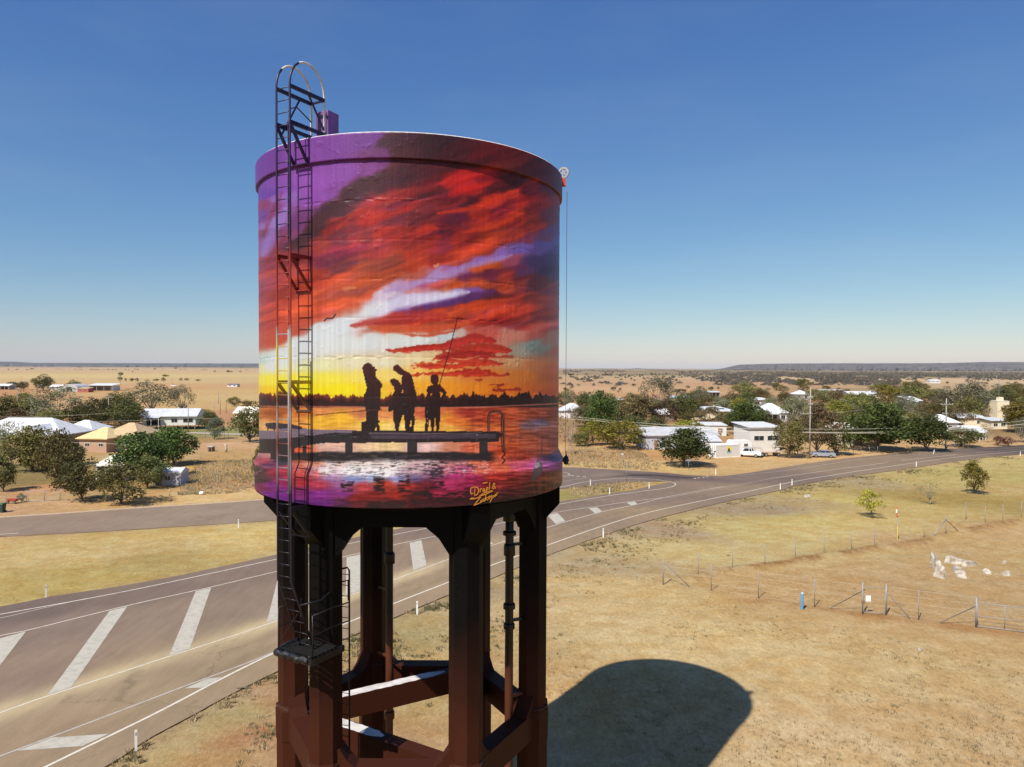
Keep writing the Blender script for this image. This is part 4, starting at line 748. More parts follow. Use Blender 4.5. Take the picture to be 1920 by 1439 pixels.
ribbon('island_line', Gs('-300,1262 -120,1222 0,1194 51,1184 241,1137 398,1102 528,1071 647,1045 735,1024 825,1005 915,987 1054,960 1104,953 1175,942.5 1246,934'), 0.11, M_LINE, LZ, highway)
ribbon('island_line', Gs('-200,1412 0,1339 87,1308 135,1293 314,1234 358,1220 520,1166 735,1090 842,1050 908,1029 1025,991 1060,980 1129,961 1194,947 1246,934 1300,923.5 1355,913.5'), 0.11, M_LINE, LZ, highway)
ribbon('centre_line', Gs('1250,935 1300,926 1355,915.5 1440,899.5'), 0.10, M_FAINT, LZ + 0.002, highway)
ribbon('centre_line', Gs('1440,899 1500,890.5 1580,879.5 1664,868.5'), 0.12, M_LINE, LZ, highway)
ribbon('centre_line', Gs('1690,864.5 1740,859 1795,853'), 0.12, M_LINE, LZ, highway); ribbon('centre_line', Gs('1830,850 1880,846 1920,843'), 0.12, M_FAINT, LZ, highway)
def quad(name, s, m, z, parent):
    P = Gs(s); cx = sum((p for p in P), Vector()) / 4; return obj(name, np_mesh(name, [(p.x, p.y, z) for p in P], [[0, 1, 2, 3]], m), parent)
for s in ('-182,1250 -140,1239 -340,1480 -395,1500', '-10,1202 49,1186 -95,1375 -175,1402', '205,1148 239,1139 133,1292 89,1306', '367,1110.5 396,1104 356,1219 317,1232', '524,1074.5 552,1068 543,1156 500,1170', '650,1046.5 678,1040.5 688,1104 648,1119', '768,1019.5 790,1014.5 800,1062 775,1071', '872,998 890,994.5 925,1021 903,1028', '1026,967 1046,963.5 1060,978.5 1042,984', '1104,954.5 1119,952.5 1129,960 1116,964', '1175,944 1190,941.5 1195,946.5 1184,949.5'):
    quad('island_bar', s, M_BAR, LZ + 0.004, highway)
for s in ('98,1386 204,1379 155,1402 32,1411', '390,1274.5 417,1272.5 380,1292 347,1293.5', '-190,1500 -60,1488 -130,1530 -300,1545'): quad('taper_bar', s, M_BAR, LZ + 0.004, highway)
ribbon('lane_line', Gs('-120,1009.5 -40,1005.5 34,1001'), 0.14, M_LINE, 0.057, service)
ribbon('edge_line', Gs('1040,895.5 1062,893.5 1068,891.5 1066,889 1056,886.5 1040,886'), 0.12, M_LINE, 0.057, service)
for a, b in (((1070, 893), (1076, 893.4)), ((1081, 893.8), (1087, 894.2)), ((1093, 894.6), (1099, 895))): ribbon('give_way_dash', [G(*a), G(*b)], 0.3, M_LINE, 0.057, service, False)
ribbon('edge_line', Gs('1052,904 1075,900.5 1105,896.5'), 0.10, M_FAINT, 0.057, service)
for x in (1301, 1308, 1317, 1324): ribbon('give_way_dash', [G(x, 898.4 - (x - 1301) * 0.13), G(x + 4, 897.9 - (x - 1301) * 0.13)], 0.3, M_LINE, 0.071, highway, False)

# kerb along the houses' side of the service road
KA = resample(crom(SV_N[1:8]), 90); mb = MB()
for i in range(89):
    a, b = Vector((*KA[i], 0)), Vector((*KA[i + 1], 0)); t = (b - a).normalized(); nn = Vector((-t.y, t.x, 0))
    lo = [a + Vector((0, 0, 0.02)), a + nn * 0.32 + Vector((0, 0, 0.02)), a + nn * 0.32 + Vector((0, 0, 0.15)), a + nn * 0.08 + Vector((0, 0, 0.15))]; mb.hull(lo, [p + (b - a) for p in lo])
tag(mb.build('kerb', mat('dusty_kerb', (0.40, 0.29, 0.19), rough=0.9, bump=0.4)), kind='structure')

# ---- ground sheet: polar grid round the viewpoint's foot, fine in front
ROADSIDE = [[(p.x, p.y) for p in crom(e)] for e in (HW_S, HW_N, SV_N, SV_S)]
FENCE_BANK = [(p.x, p.y) for p in crom(Gs('1300,1088 1373,1071 1434,1064 1500,1054 1560,1043 1640,1031 1740,1016 1800,1003 1920,976 2050,955'))]
FENCE_NEAR = [(p.x, p.y) for p in crom(Gs('1300,1103 1422,1124 1527,1139 1640,1155 1722,1165 1829,1179 1960,1196'))]
TRACK_A = [(p.x, p.y) for p in crom(Gs('1040,1090 1140,1085 1230,1108 1340,1150 1500,1200 1700,1250 1960,1300'))]; TRACK_B = [(p.x, p.y) for p in crom(Gs('1040,1110 1130,1102 1210,1128 1320,1174 1480,1228 1690,1286 1960,1345'))]
def build_ground():
    rr = np.exp(np.arange(math.log(6), math.log(60000), 0.0135)); th = np.concatenate([np.arange(-58, 58.1, 0.42), np.arange(62, 301, 5.0)]); nr, nt = len(rr), len(th)
    RR_, TT = np.meshgrid(rr, np.radians(th), indexing='ij'); x = (RR_ * np.sin(TT)).ravel(); y = (RR_ * np.cos(TT)).ravel()
    col = ground_colour(x, y, CPG, 1.0); z = np.zeros(len(x))
    near = np.hypot(x, y) < 400; xn, yn = x[near], y[near]
    dr = np.full(len(xn), 1e9)
    for e in ROADSIDE: dr = np.minimum(dr, seg_d(xn, yn, e)[0])
    on = in_poly(xn, yn, [(p.x, p.y) for p in crom(HW_S)] + [(p.x, p.y) for p in crom(HW_N)][::-1]) | in_poly(xn, yn, [(p.x, p.y) for p in crom(SV_S)] + [(p.x, p.y) for p in crom(SV_N)][::-1])
    amp = np.where(on, 0, sstep(0.3, 5, dr)); zn = amp * (0.35 * (N1.fbm(xn * 0.05, yn * 0.05, 4) - 0.5) + 0.10 * (N2.fbm(xn * 0.4, yn * 0.4, 3) - 0.5)) * sstep(400, 250, np.hypot(xn, yn))
    zn -= np.where(on, 0.03, 0)
    # table drain beside the highway and the spoil bank under the far fence
    d, _ = seg_d(xn, yn, FENCE_BANK); zn += 0.36 * np.exp(-((d) / 0.8) ** 2) * (0.4 + N3.fbm(xn * 0.6, yn * 0.6, 2)); cn = col[near]
    a = np.exp(-(d / 0.55) ** 2) * sstep(0.35, 0.65, N2.fbm(xn * 0.5, yn * 0.5, 3)) * 0.9; cn = cn * (1 - a[:, None]) + lin((138, 94, 56)) / 1.35 * a[:, None]
    for fl_, cc, ww in ((FENCE_NEAR, (160, 116, 72), 0.8), (TRACK_A, (206, 182, 132), 0.45), (TRACK_B, (206, 182, 132), 0.45)):
        d, _ = seg_d(xn, yn, fl_); a = np.exp(-(d / ww) ** 2) * sstep(0.3, 0.6, N3.fbm(xn * 0.4, yn * 0.4, 3)) * 0.7; cn = cn * (1 - a[:, None]) + lin(cc) / 1.35 * a[:, None]
    gv = np.where(on, 0, np.exp(-(dr / 0.9) ** 2)) * sstep(0.3, 0.6, N1.fbm(xn * 0.3, yn * 0.3, 3)) * 0.6; cn = cn * (1 - gv[:, None]) + lin((166, 146, 120)) / 1.42 * gv[:, None]
    tr = in_poly(xn, yn, [(p.x, p.y) for p in HW_S]) ; z[near] = zn; col[near] = cn
    V = np.stack([x, y, z], -1); i, j = np.meshgrid(np.arange(nr - 1), np.arange(nt), indexing='ij'); j2 = (j + 1) % nt
    Fq = np.stack([i * nt + j, (i + 1) * nt + j, (i + 1) * nt + j2, i * nt + j2], -1).reshape(-1, 4)
    V = np.concatenate([V, [[0, 0, 0]]]); col = np.concatenate([col, col[:1]]); jj = np.arange(nt); fan = np.stack([jj, (jj + 1) % nt, np.full(nt, len(V) - 1), np.full(nt, len(V) - 1)], -1)
    me = np_mesh('ground', V, Fq[:, ::-1], M_GROUND, True, {'tone': col})
    return tag(obj('ground', me), kind='structure')
ground = build_ground()
# ================================================================== TREES AND SHRUBS
def leaf_mat(name, c_dark, c_light):
    m = bpy.data.materials.new(name); m.use_nodes = True; n, l = m.node_tree.nodes, m.node_tree.links
    b = n['Principled BSDF']; b.inputs['Roughness'].default_value = 0.6; b.inputs['Specular IOR Level'].default_value = 0.25
    at = n.new('ShaderNodeAttribute'); at.attribute_name = 'leaf'; oi = n.new('ShaderNodeObjectInfo')
    mx = n.new('ShaderNodeMix'); mx.data_type = 'RGBA'; mx.inputs['A'].default_value = (*c_dark, 1); mx.inputs['B'].default_value = (*c_light, 1); l.new(at.outputs['Fac'], mx.inputs['Factor'])
    hs = n.new('ShaderNodeHueSaturation'); l.new(mx.outputs['Result'], hs.inputs['Color'])
    for k, (a, c) in {'Hue': (0.475, 0.525), 'Value': (0.75, 1.45)}.items():
        mr = n.new('ShaderNodeMapRange'); mr.inputs['To Min'].default_value = a; mr.inputs['To Max'].default_value = c; l.new(oi.outputs['Random'], mr.inputs['Value']); l.new(mr.outputs[0], hs.inputs[k])
    l.new(hs.outputs['Color'], b.inputs['Base Color'])
    tr = n.new('ShaderNodeBsdfTranslucent'); l.new(hs.outputs['Color'], tr.inputs['Color']); ms = n.new('ShaderNodeMixShader'); ms.inputs[0].default_value = 0.3
    l.new(b.outputs[0], ms.inputs[1]); l.new(tr.outputs[0], ms.inputs[2]); l.new(ms.outputs[0], n['Material Output'].inputs[0]); return m
KIND = {  # leaf colours, clumps, leaves, clump radius, leaf size, crown bottom, openness
    'dark':  (leaf_mat('dark_green_leaves', (0.036, 0.043, 0.013), (0.150, 0.152, 0.046)), 42, 4000, (0.13, 0.20), 0.044, 0.06),
    'lush':  (leaf_mat('lush_green_leaves', (0.022, 0.036, 0.008), (0.100, 0.130, 0.028)), 50, 5600, (0.14, 0.21), 0.046, 0.05),
    'olive': (leaf_mat('olive_leaves', (0.052, 0.052, 0.017), (0.215, 0.190, 0.056)), 38, 3600, (0.12, 0.20), 0.042, 0.05),
    'yellow': (leaf_mat('yellow_green_leaves', (0.070, 0.075, 0.012), (0.270, 0.235, 0.035)), 38, 3600, (0.12, 0.19), 0.044, 0.03),
    'gum':   (leaf_mat('grey_green_leaves', (0.075, 0.078, 0.042), (0.255, 0.240, 0.140)), 30, 2500, (0.10, 0.17), 0.040, 0.12),
    'rust':  (leaf_mat('rusty_olive_leaves', (0.060, 0.046, 0.022), (0.215, 0.150, 0.070)), 32, 3000, (0.11, 0.18), 0.040, 0.08),
    'silver': (leaf_mat('silver_green_leaves', (0.06, 0.075, 0.045), (0.20, 0.23, 0.16)), 30, 2800, (0.12, 0.18), 0.042, 0.04),
    'young': (leaf_mat('young_leaves', (0.15, 0.14, 0.022), (0.46, 0.40, 0.07)), 24, 1150, (0.11, 0.17), 0.055, 0.24),
    'twig':  (leaf_mat('dry_leaves', (0.12, 0.09, 0.045), (0.26, 0.20, 0.11)), 20, 520, (0.10, 0.16), 0.040, 0.20),
    'flower': (leaf_mat('magenta_bracts', (0.09, 0.02, 0.022), (0.17, 0.06, 0.055)), 16, 1200, (0.16, 0.24), 0.06, 0.02)}
M_BARK = mat('grey_bark', (0.16, 0.12, 0.09), rough=0.9, bump=0.5, bscale=12); M_GUMBARK = mat('pale_bark', (0.34, 0.29, 0.23), rough=0.85, bump=0.3)
def crown_mesh(kind, seed):
    m, nc, nl, cr, ls, zb = KIND[kind]; g = np.random.default_rng(seed)
    C = []
    while len(C) < nc:                              # clump centres: fuller near the outside, lopsided
        p = g.uniform(-1, 1, 3)
        r = np.linalg.norm(p)
        if 0.42 < r < 0.98 and (kind in ('dark', 'lush', 'yellow', 'silver') or g.random() < 0.85): C.append(p)
    C = np.array(C); lean = g.uniform(-0.06, 0.06, 2); hz = (1 - zb) / 2
    rad = g.uniform(*cr, nc) ; ctr = np.stack([C[:, 0] * 0.42 + lean[0], C[:, 1] * 0.42 + lean[1], zb + hz + C[:, 2] * (hz - 0.07)], -1)
    ctr[:, :2] *= (1.0 - 0.30 * np.clip((ctr[:, 2:3] - (zb + hz)) / hz, 0, 1))
    which = g.integers(0, nc, nl); d = g.normal(size=(nl, 3)); d /= np.linalg.norm(d, axis=1)[:, None]; d[:, 2] = np.where(d[:, 2] < -0.75, -d[:, 2], d[:, 2])
    rr = rad[which] * g.uniform(0.55, 1.08, nl); P = ctr[which] + d * rr[:, None] * np.array([1, 1, 0.78])
    if kind == 'gum': P[:, 2] -= g.random(nl) * 0.04
    nrm = d + g.normal(size=(nl, 3)) * 0.75; nrm /= np.linalg.norm(nrm, axis=1)[:, None]
    a = np.cross(nrm, g.normal(size=(nl, 3))); a /= np.linalg.norm(a, axis=1)[:, None]; b = np.cross(nrm, a)
    s = ls * g.uniform(0.55, 1.25, nl)[:, None]; asp = 0.55 if kind in ('gum', 'twig') else 0.8
    V = np.stack([P - a * s * 0.5, P + b * s * asp * 0.5, P + a * s * 0.5, P - b * s * asp * 0.5], 1).reshape(-1, 3)
    cl = g.uniform(0.2, 0.9, nc)[which]; t = np.clip(cl + g.normal(size=nl) * 0.22, 0, 1)
    return np_mesh('crown', V, np.arange(nl * 4).reshape(-1, 4), m, False, {'leaf': np.repeat(t, 4)}), ctr, zb
def trunk_mesh(kind, ctr, zb, seed):
    g = random.Random(seed); mb = MB(); top = zb + 0.30; k = 0.017 if kind not in ('young', 'twig') else 0.013
    mb.tube([(0, 0, -0.02), (0.01, 0.0, zb * 0.6), (0.0, 0.01, zb + 0.05), (0.02, 0.01, top)], [k * 1.25, k, k * 0.8, k * 0.4], 7)
    for c in sorted(ctr.tolist(), key=lambda c: g.random())[:14 if kind in ('twig', 'gum') else 7]:
        z0 = zb * g.uniform(0.6, 1.2); mb.tube([(0, 0, z0), (c[0] * 0.45, c[1] * 0.45, (z0 + c[2]) * 0.5 + 0.02), (c[0], c[1], c[2])], [k * 0.6, k * 0.4, k * 0.12], 5)
    return mb.mesh('trunk', M_GUMBARK if kind in ('gum', 'twig') else M_BARK)
PROTO = {}
def proto(kind, v):
    if (kind, v) not in PROTO:
        cm, ctr, zb = crown_mesh(kind, 100 + v * 17 + hash_kind(kind)); PROTO[(kind, v)] = (cm, trunk_mesh(kind, ctr, zb, v))
    return PROTO[(kind, v)]
def hash_kind(k): return sum(ord(c) for c in k)
NT = [0]; FILL = []
def tree(px, py, w, h, kind, label, cat='tree', group=None, name=None):
    """w, h in photo pixels at the tree's own distance"""
    p = G(px, py); s = MPP(p); v = NT[0] % 3; NT[0] += 1; cm, tm = proto(kind, v)
    nm = name or {'dark': 'dark_tree', 'lush': 'leafy_tree', 'olive': 'olive_tree', 'yellow': 'yellow_green_tree', 'gum': 'gum_tree', 'rust': 'rusty_tree', 'silver': 'silver_bush', 'young': 'young_tree', 'twig': 'dry_tree', 'flower': 'flowering_bush'}[kind]
    t = empty(nm, p, (NT[0] * 2.399) % 6.28); t.scale = (w * s * 1.25, w * s * 1.25, h * s * 1.14)
    obj('trunk', tm, t); obj('crown', cm, t); tag(t, label, cat, group); return t
BELT_L, TOWN_M, TOWN_R = 'trees in the belt behind the left houses', 'trees between the middle houses', 'trees along the right end of town'
for a in (
    (107, 800, 92, 74, 'gum', 'big grey-green gum tree behind the large white roof'), (183, 806, 50, 56, 'dark', 'dark tree right of the big grey-green gum, left of the low white house'), (238, 808, 62, 54, 'dark', 'dark spreading tree touching the left end of the stilted white house'),
    (8, 802, 48, 56, 'dark', 'dark tree at the picture edge behind the white roof'), (48, 800, 52, 52, 'olive', 'olive tree behind the left slope of the large white roof'), (146, 800, 46, 40, 'dark', 'low dark tree just right of the big gum behind the white roof'),
    (22, 874, 62, 80, 'gum', 'pale thin tree in front of the white roof at the left edge'), (6, 922, 46, 66, 'dark', 'dark tree cut by the left picture edge above the wheelie bin'), (60, 885, 46, 66, 'yellow', 'yellow-green tree standing on the lawn left of the olive tree'),
    (113, 917, 70, 100, 'olive', 'tall olive tree on bare dirt behind the double wire gate'), (154, 940, 74, 74, 'dark', 'broad dark tree right of the wire gate near the kerb'), (142, 872, 30, 40, 'dark', 'small dark tree in front of the tan house wall'),
    (268, 896, 92, 80, 'lush', 'large dark tree hiding the right end of the tan house'), (326, 872, 76, 62, 'lush', 'wide dark tree in front of the stilted white house'), (228, 946, 92, 72, 'olive', 'low spreading tree with forked trunk beside the garden shed'), (276, 916, 58, 58, 'dark', 'dark tree crowding over the roof of the garden shed'),
    (402, 824, 34, 38, 'silver', 'round silver-green bush standing alone in the fenced yard'), (468, 830, 60, 66, 'dark', 'dark tree partly behind the left edge of the painted tank'), (486, 905, 24, 60, 'olive', 'thin foliage poking out beside the tank edge by the dry lot'),
    (284, 780, 88, 60, 'gum', 'wide grey-green gum tree directly behind the stilted white house'), (341, 780, 46, 54, 'gum', 'brownish gum tree behind the right end of the stilted house'), (378, 796, 46, 26, 'olive', 'low olive tree right of the stilted house'), (392, 808, 34, 32, 'dark', 'dark little tree behind the silver-green bush'),
    (81, 732, 34, 26, 'dark', 'dark windswept tree by the farm sheds on the plain'), (44, 731, 18, 14, 'olive', 'olive bush left of the dark windswept tree'), (25, 730, 22, 13, 'dark', 'dark low tree beside the small far-left shed'), (140, 731, 22, 16, 'dark', 'dark tree behind the pale round-roofed shed'), (440, 762, 24, 16, 'olive', 'olive bush on the plain above the small white house'), (462, 764, 20, 12, 'olive', 'low olive bush close to the tank edge on the plain')):
    tree(*a)
for a in (
    (1230, 772, 64, 62, 'gum', 'tall pale green gum behind the rusty trees right of the tank'), (1129, 815, 52, 76, 'lush', 'dark tree rising behind the yellow-green hedge right of the tank'), (1196, 806, 74, 62, 'rust', 'rusty brown tree left of the small white gable roof'), (1240, 805, 54, 50, 'rust', 'rusty tree in front of the small white gable roof'), (1180, 826, 60, 44, 'dark', 'dark tree behind the yellow-green hedge, left of the grey shed'), (1225, 826, 46, 42, 'dark', 'dark tree close behind the left end of the grey shed'),
    (1165, 843, 82, 50, 'yellow', 'large rounded yellow-green bush left of the grey shed'), (1112, 836, 44, 44, 'yellow', 'smaller yellow-green bush nearer the tank'), (1088, 838, 36, 26, 'olive', 'low olive bush at the tank end of the hedge'), (1070, 852, 50, 86, 'twig', 'sparse dry tree beside the right edge of the tank'), (1140, 834, 40, 34, 'yellow', 'yellow-green bush in the middle of the hedge'),
    (1282, 874, 86, 62, 'lush', 'round dark green tree standing alone before the grey shed'), (1284, 792, 56, 46, 'dark', 'dark tree left of the long low house with chimney'), (1334, 806, 62, 38, 'rust', 'rusty tree in front of the long low house with chimney'), (1398, 816, 64, 54, 'lush', 'dark tree left of the white pyramid-roofed house'), (1290, 818, 56, 28, 'yellow', 'bright green hedge behind the grey shed roof'),
    (1400, 776, 36, 40, 'dark', 'dark tree behind the white pyramid roof to its left'), (1394, 752, 44, 32, 'olive', 'yellow-olive tree above the white flat-roofed house'), (1375, 766, 32, 28, 'dark', 'small dark tree left of the white flat-roofed house'), (1432, 780, 28, 22, 'silver', 'silver-green bush above the white pyramid roof'), (1447, 768, 26, 26, 'gum', 'grey-green tree behind the white pyramid roof'), (1487, 800, 52, 54, 'gum', 'loose gum tree right of the white pyramid roof'),
    (1480, 858, 58, 66, 'olive', 'olive tree covering the right side of the two-storey white house'), (1450, 812, 40, 24, 'rust', 'low rusty tree above the two-storey white house'), (1506, 736, 26, 24, 'olive', 'small round olive tree high above the tall power pole'), (1532, 854, 70, 84, 'rust', 'broad rusty-olive tree behind the tall power pole'), (1568, 800, 52, 46, 'yellow', 'yellow-green tree above the parked silver car'), (1568, 854, 50, 56, 'dark', 'dark tree right above the parked silver car'),
    (1540, 776, 44, 34, 'olive', 'olive tree left of the yellow-green one above the car'), (1645, 846, 108, 78, 'lush', 'very broad dark tree behind the roadside right of the silver car'), (1640, 792, 62, 42, 'dark', 'dark tree behind the very broad dark one'), (1665, 760, 46, 36, 'yellow', 'pale yellow-green tree in front of the far white roofs'), (1690, 790, 44, 50, 'gum', 'grey-green gum left of the stilted white house on the right'),
    (1737, 846, 74, 62, 'lush', 'rounded dark tree just left of the crossarm power pole'), (1704, 815, 40, 36, 'rust', 'rusty tree between the two large dark roadside trees'), (1806, 792, 92, 72, 'gum', 'huge grey-green gum towering behind the right-hand houses'), (1746, 768, 44, 34, 'olive', 'olive tree right of the stilted white house on the right'), (1716, 745, 40, 28, 'olive', 'olive tree behind the stilted white house on the right'), (1846, 780, 32, 44, 'gum', 'slim gum tree left of the tall cream building'),
    (1882, 760, 40, 32, 'dark', 'dark tree behind the top of the tall cream building'), (1918, 756, 40, 28, 'olive', 'olive tree at the right edge above the cream building'), (1922, 806, 36, 46, 'olive', 'olive tree right of the tall cream building'), (1915, 830, 36, 44, 'gum', 'dry gum at the right picture edge beside the road'), (1802, 838, 56, 34, 'dark', 'dark shrubbery right of the crossarm power pole'), (1775, 806, 30, 26, 'gum', 'pale gum behind the small white roof by the crossarm pole'),
    (1852, 830, 30, 34, 'twig', 'pinkish leafless tree in front of the tall cream building'), (1616, 770, 40, 28, 'olive', 'olive tree left of the dark tree below the far white roofs'), (1583, 768, 34, 30, 'gum', 'gum tree below and left of the far white roofs'), (1340, 764, 30, 20, 'rust', 'low rusty tree below the far open shed'), (1100, 762, 34, 22, 'olive', 'olive bush above the white roof beside the tank'), (1068, 772, 30, 40, 'gum', 'thin gum hugging the right edge of the tank')):
    tree(*a)
for x, y, w, h, k in ((1152, 806, 44, 36, 'dark'), (1212, 782, 40, 26, 'rust'), (1258, 776, 28, 20, 'rust'), (1310, 776, 30, 18, 'rust'), (1362, 800, 30, 24, 'olive'), (1416, 756, 26, 16, 'rust'), (1430, 748, 28, 14, 'rust'), (1470, 760, 30, 22, 'rust')): FILL.append((x, y, w, h, k, TOWN_M))
for x, y, w, h, k in ((1526, 750, 30, 18, 'olive'), (1550, 748, 34, 16, 'olive'), (1580, 745, 30, 14, 'rust'), (1606, 804, 44, 36, 'dark'), (1668, 812, 50, 40, 'dark'), (1520, 800, 36, 34, 'rust'), (1556, 826, 40, 40, 'dark'), (1676, 738, 30, 14, 'rust'), (1700, 740, 34, 22, 'rust'), (1730, 790, 40, 30, 'rust'), (1760, 750, 36, 20, 'gum'), (1770, 780, 44, 36, 'gum'), (1826, 748, 40, 22, 'rust'), (1836, 775, 40, 36, 'gum'), (1862, 758, 34, 24, 'olive'), (1890, 742, 36, 18, 'rust'), (1910, 736, 34, 16, 'rust'), (1646, 735, 30, 14, 'olive')):
    FILL.append((x, y, w, h, k, TOWN_R))
# paddock and roadside
tree(1634, 973, 46, 50, 'young', 'bright yellow-green young tree on the slope by the paddock fence'); tree(1826, 925, 40, 54, 'yellow', 'darker young tree higher on the slope right of the bare one'); tree(1744, 947, 50, 46, 'twig', 'nearly bare young tree between two leafy ones on the slope')
for x, y, w, h, q in ((1871, 836, 20, 16, 'smaller'), (1890, 837, 24, 16, 'larger')): tree(x, y, w, h, 'flower', q + ' dull red flowering bush on the verge below the cream building', 'bush', 'red flowering bushes on the verge')
tree(1258, 874, 16, 20, 'twig', 'small dead shrub left of the lone round dark tree', 'shrub')

# far scattered trees on the plain
PLAIN = "247 716 8 6|257 716 7 6|275 715 10 3|293 715 10 4|307 716 9 7|339 716 7 7|350 714 8 4|372 715 12 3|403 699 5 4|428 699 7 4|434 699 4 3|451 699 5 3|310 707 12 4|290 694 4 3|258 695 4 3|225 715 8 8|235 714 5 4|236 716 4 3|226 706 9 7|248 698 4 2|218 727 6 3|1165 714 6 4|1184 713 5 4|1155 727 8 5|1150 733 10 7|1163 733 6 5|1160 737 8 5|1106 740 6 5|1119 750 10 12|1085 725 8 5|1060 735 8 8|1072 730 7 7|1100 705 8 5|1116 712 8 4|1128 720 6 3|1172 722 14 4|1188 725 8 5|1244 709 8 4|1260 710 6 4|1268 716 6 5|1290 729 8 5|1310 730 8 4|1333 733 10 7|1347 731 6 5|1374 732 6 5|1277 739 20 9|1353 722 6 4|1250 722 6 4|1190 715 5 3|1080 712 7 5|1410 730 20 10|1456 733 18 14|1468 737 20 12|1440 735 10 8|1549 732 14 8|1572 734 10 6|1848 722 10 5|1776 720 6 4|1820 716 8 3|1760 714 6 6|1742 716 12 6|1735 731 20 10|1775 730 14 6|1700 728 14 8|1680 722 12 6|1890 721 10 4|1870 724 8 4|1905 720 8 4|1862 728 8 5|60 693 6 2|330 692 8 2|150 690 8 2|1070 705 10 4|1050 712 8 5|1095 718 9 4|1137 705 10 4"
for i, t in enumerate(PLAIN.split('|')):
    x, y, w, h = (float(v) for v in t.split()); lf = x < 600
    tree(x, y, w, h, ('olive', 'rust', 'gum')[i % 3], 'lone bush dotted across the dry plain left of the tank' if lf else 'lone bush dotted across the dry plain right of the tank', 'bush', 'bushes on the left plain' if lf else 'bushes on the right plain', name='plain_bush')

# far woodland: reads as one mass, thousands of low crowns
def scrub():
    g = np.random.default_rng(5); V = []; F = []; T = []
    base = np.array([[1, 0, .25], [.5, .87, .3], [-.5, .87, .25], [-1, 0, .3], [-.5, -.87, .25], [.5, -.87, .3], [.55, .2, .8], [-.2, .55, .85], [-.3, -.5, .8], [0, 0, 1.02]])
    fc = [(0, 1, 6), (1, 7, 6), (1, 2, 7), (2, 3, 7), (3, 8, 7), (3, 4, 8), (4, 5, 8), (5, 6, 8), (5, 0, 6), (6, 7, 9), (7, 8, 9), (8, 6, 9)]
    n = 0
    while n < 9000:
        px = g.uniform(1056, 1960) if g.random() < 0.9 else g.uniform(-60, 480); py = 690 + math.exp(g.uniform(math.log(3.0), math.log(34)))
        if px < 600 and (py > 694.5): continue
        dn = (0.22 + 0.78 * float(sstep(1220, 1420, px))) * float(sstep(736, 708, py)); dn = max(dn, 0.9 * float(sstep(700, 697.5, py))) if px > 600 else 0.5
        if px > 1690: dn *= float(sstep(718, 706, py)) * 0.9 + 0.02
        if N1.fbm(px / 46.0, py / 4.5, 3) < 0.60 - 0.28 * dn or g.random() > dn: continue
        p = G(px, py); w = g.uniform(1.6, 4.2); h = g.uniform(1.8, 4.5); a = g.uniform(0, 6.28); c, s = math.cos(a), math.sin(a)
        q = base * (1 + g.normal(size=base.shape) * 0.16); V.append(np.stack([p.x + w * (q[:, 0] * c - q[:, 1] * s), p.y + w * (q[:, 0] * s + q[:, 1] * c), h * q[:, 2] - 0.3], -1)); F += [tuple(i + n * 10 for i in f) for f in fc]; T += [g.uniform(0.1, 0.9)] * 10; n += 1
    me = np_mesh('far_scrub', np.concatenate(V), np.array(F), leaf_mat('far_scrub_leaves', (0.055, 0.052, 0.036), (0.150, 0.132, 0.090)), False, {'leaf': np.array(T)})
    tag(obj('far_scrub', me), 'grey-brown woodland spread over the plain towards the horizon', 'woodland', kind='stuff')
scrub()

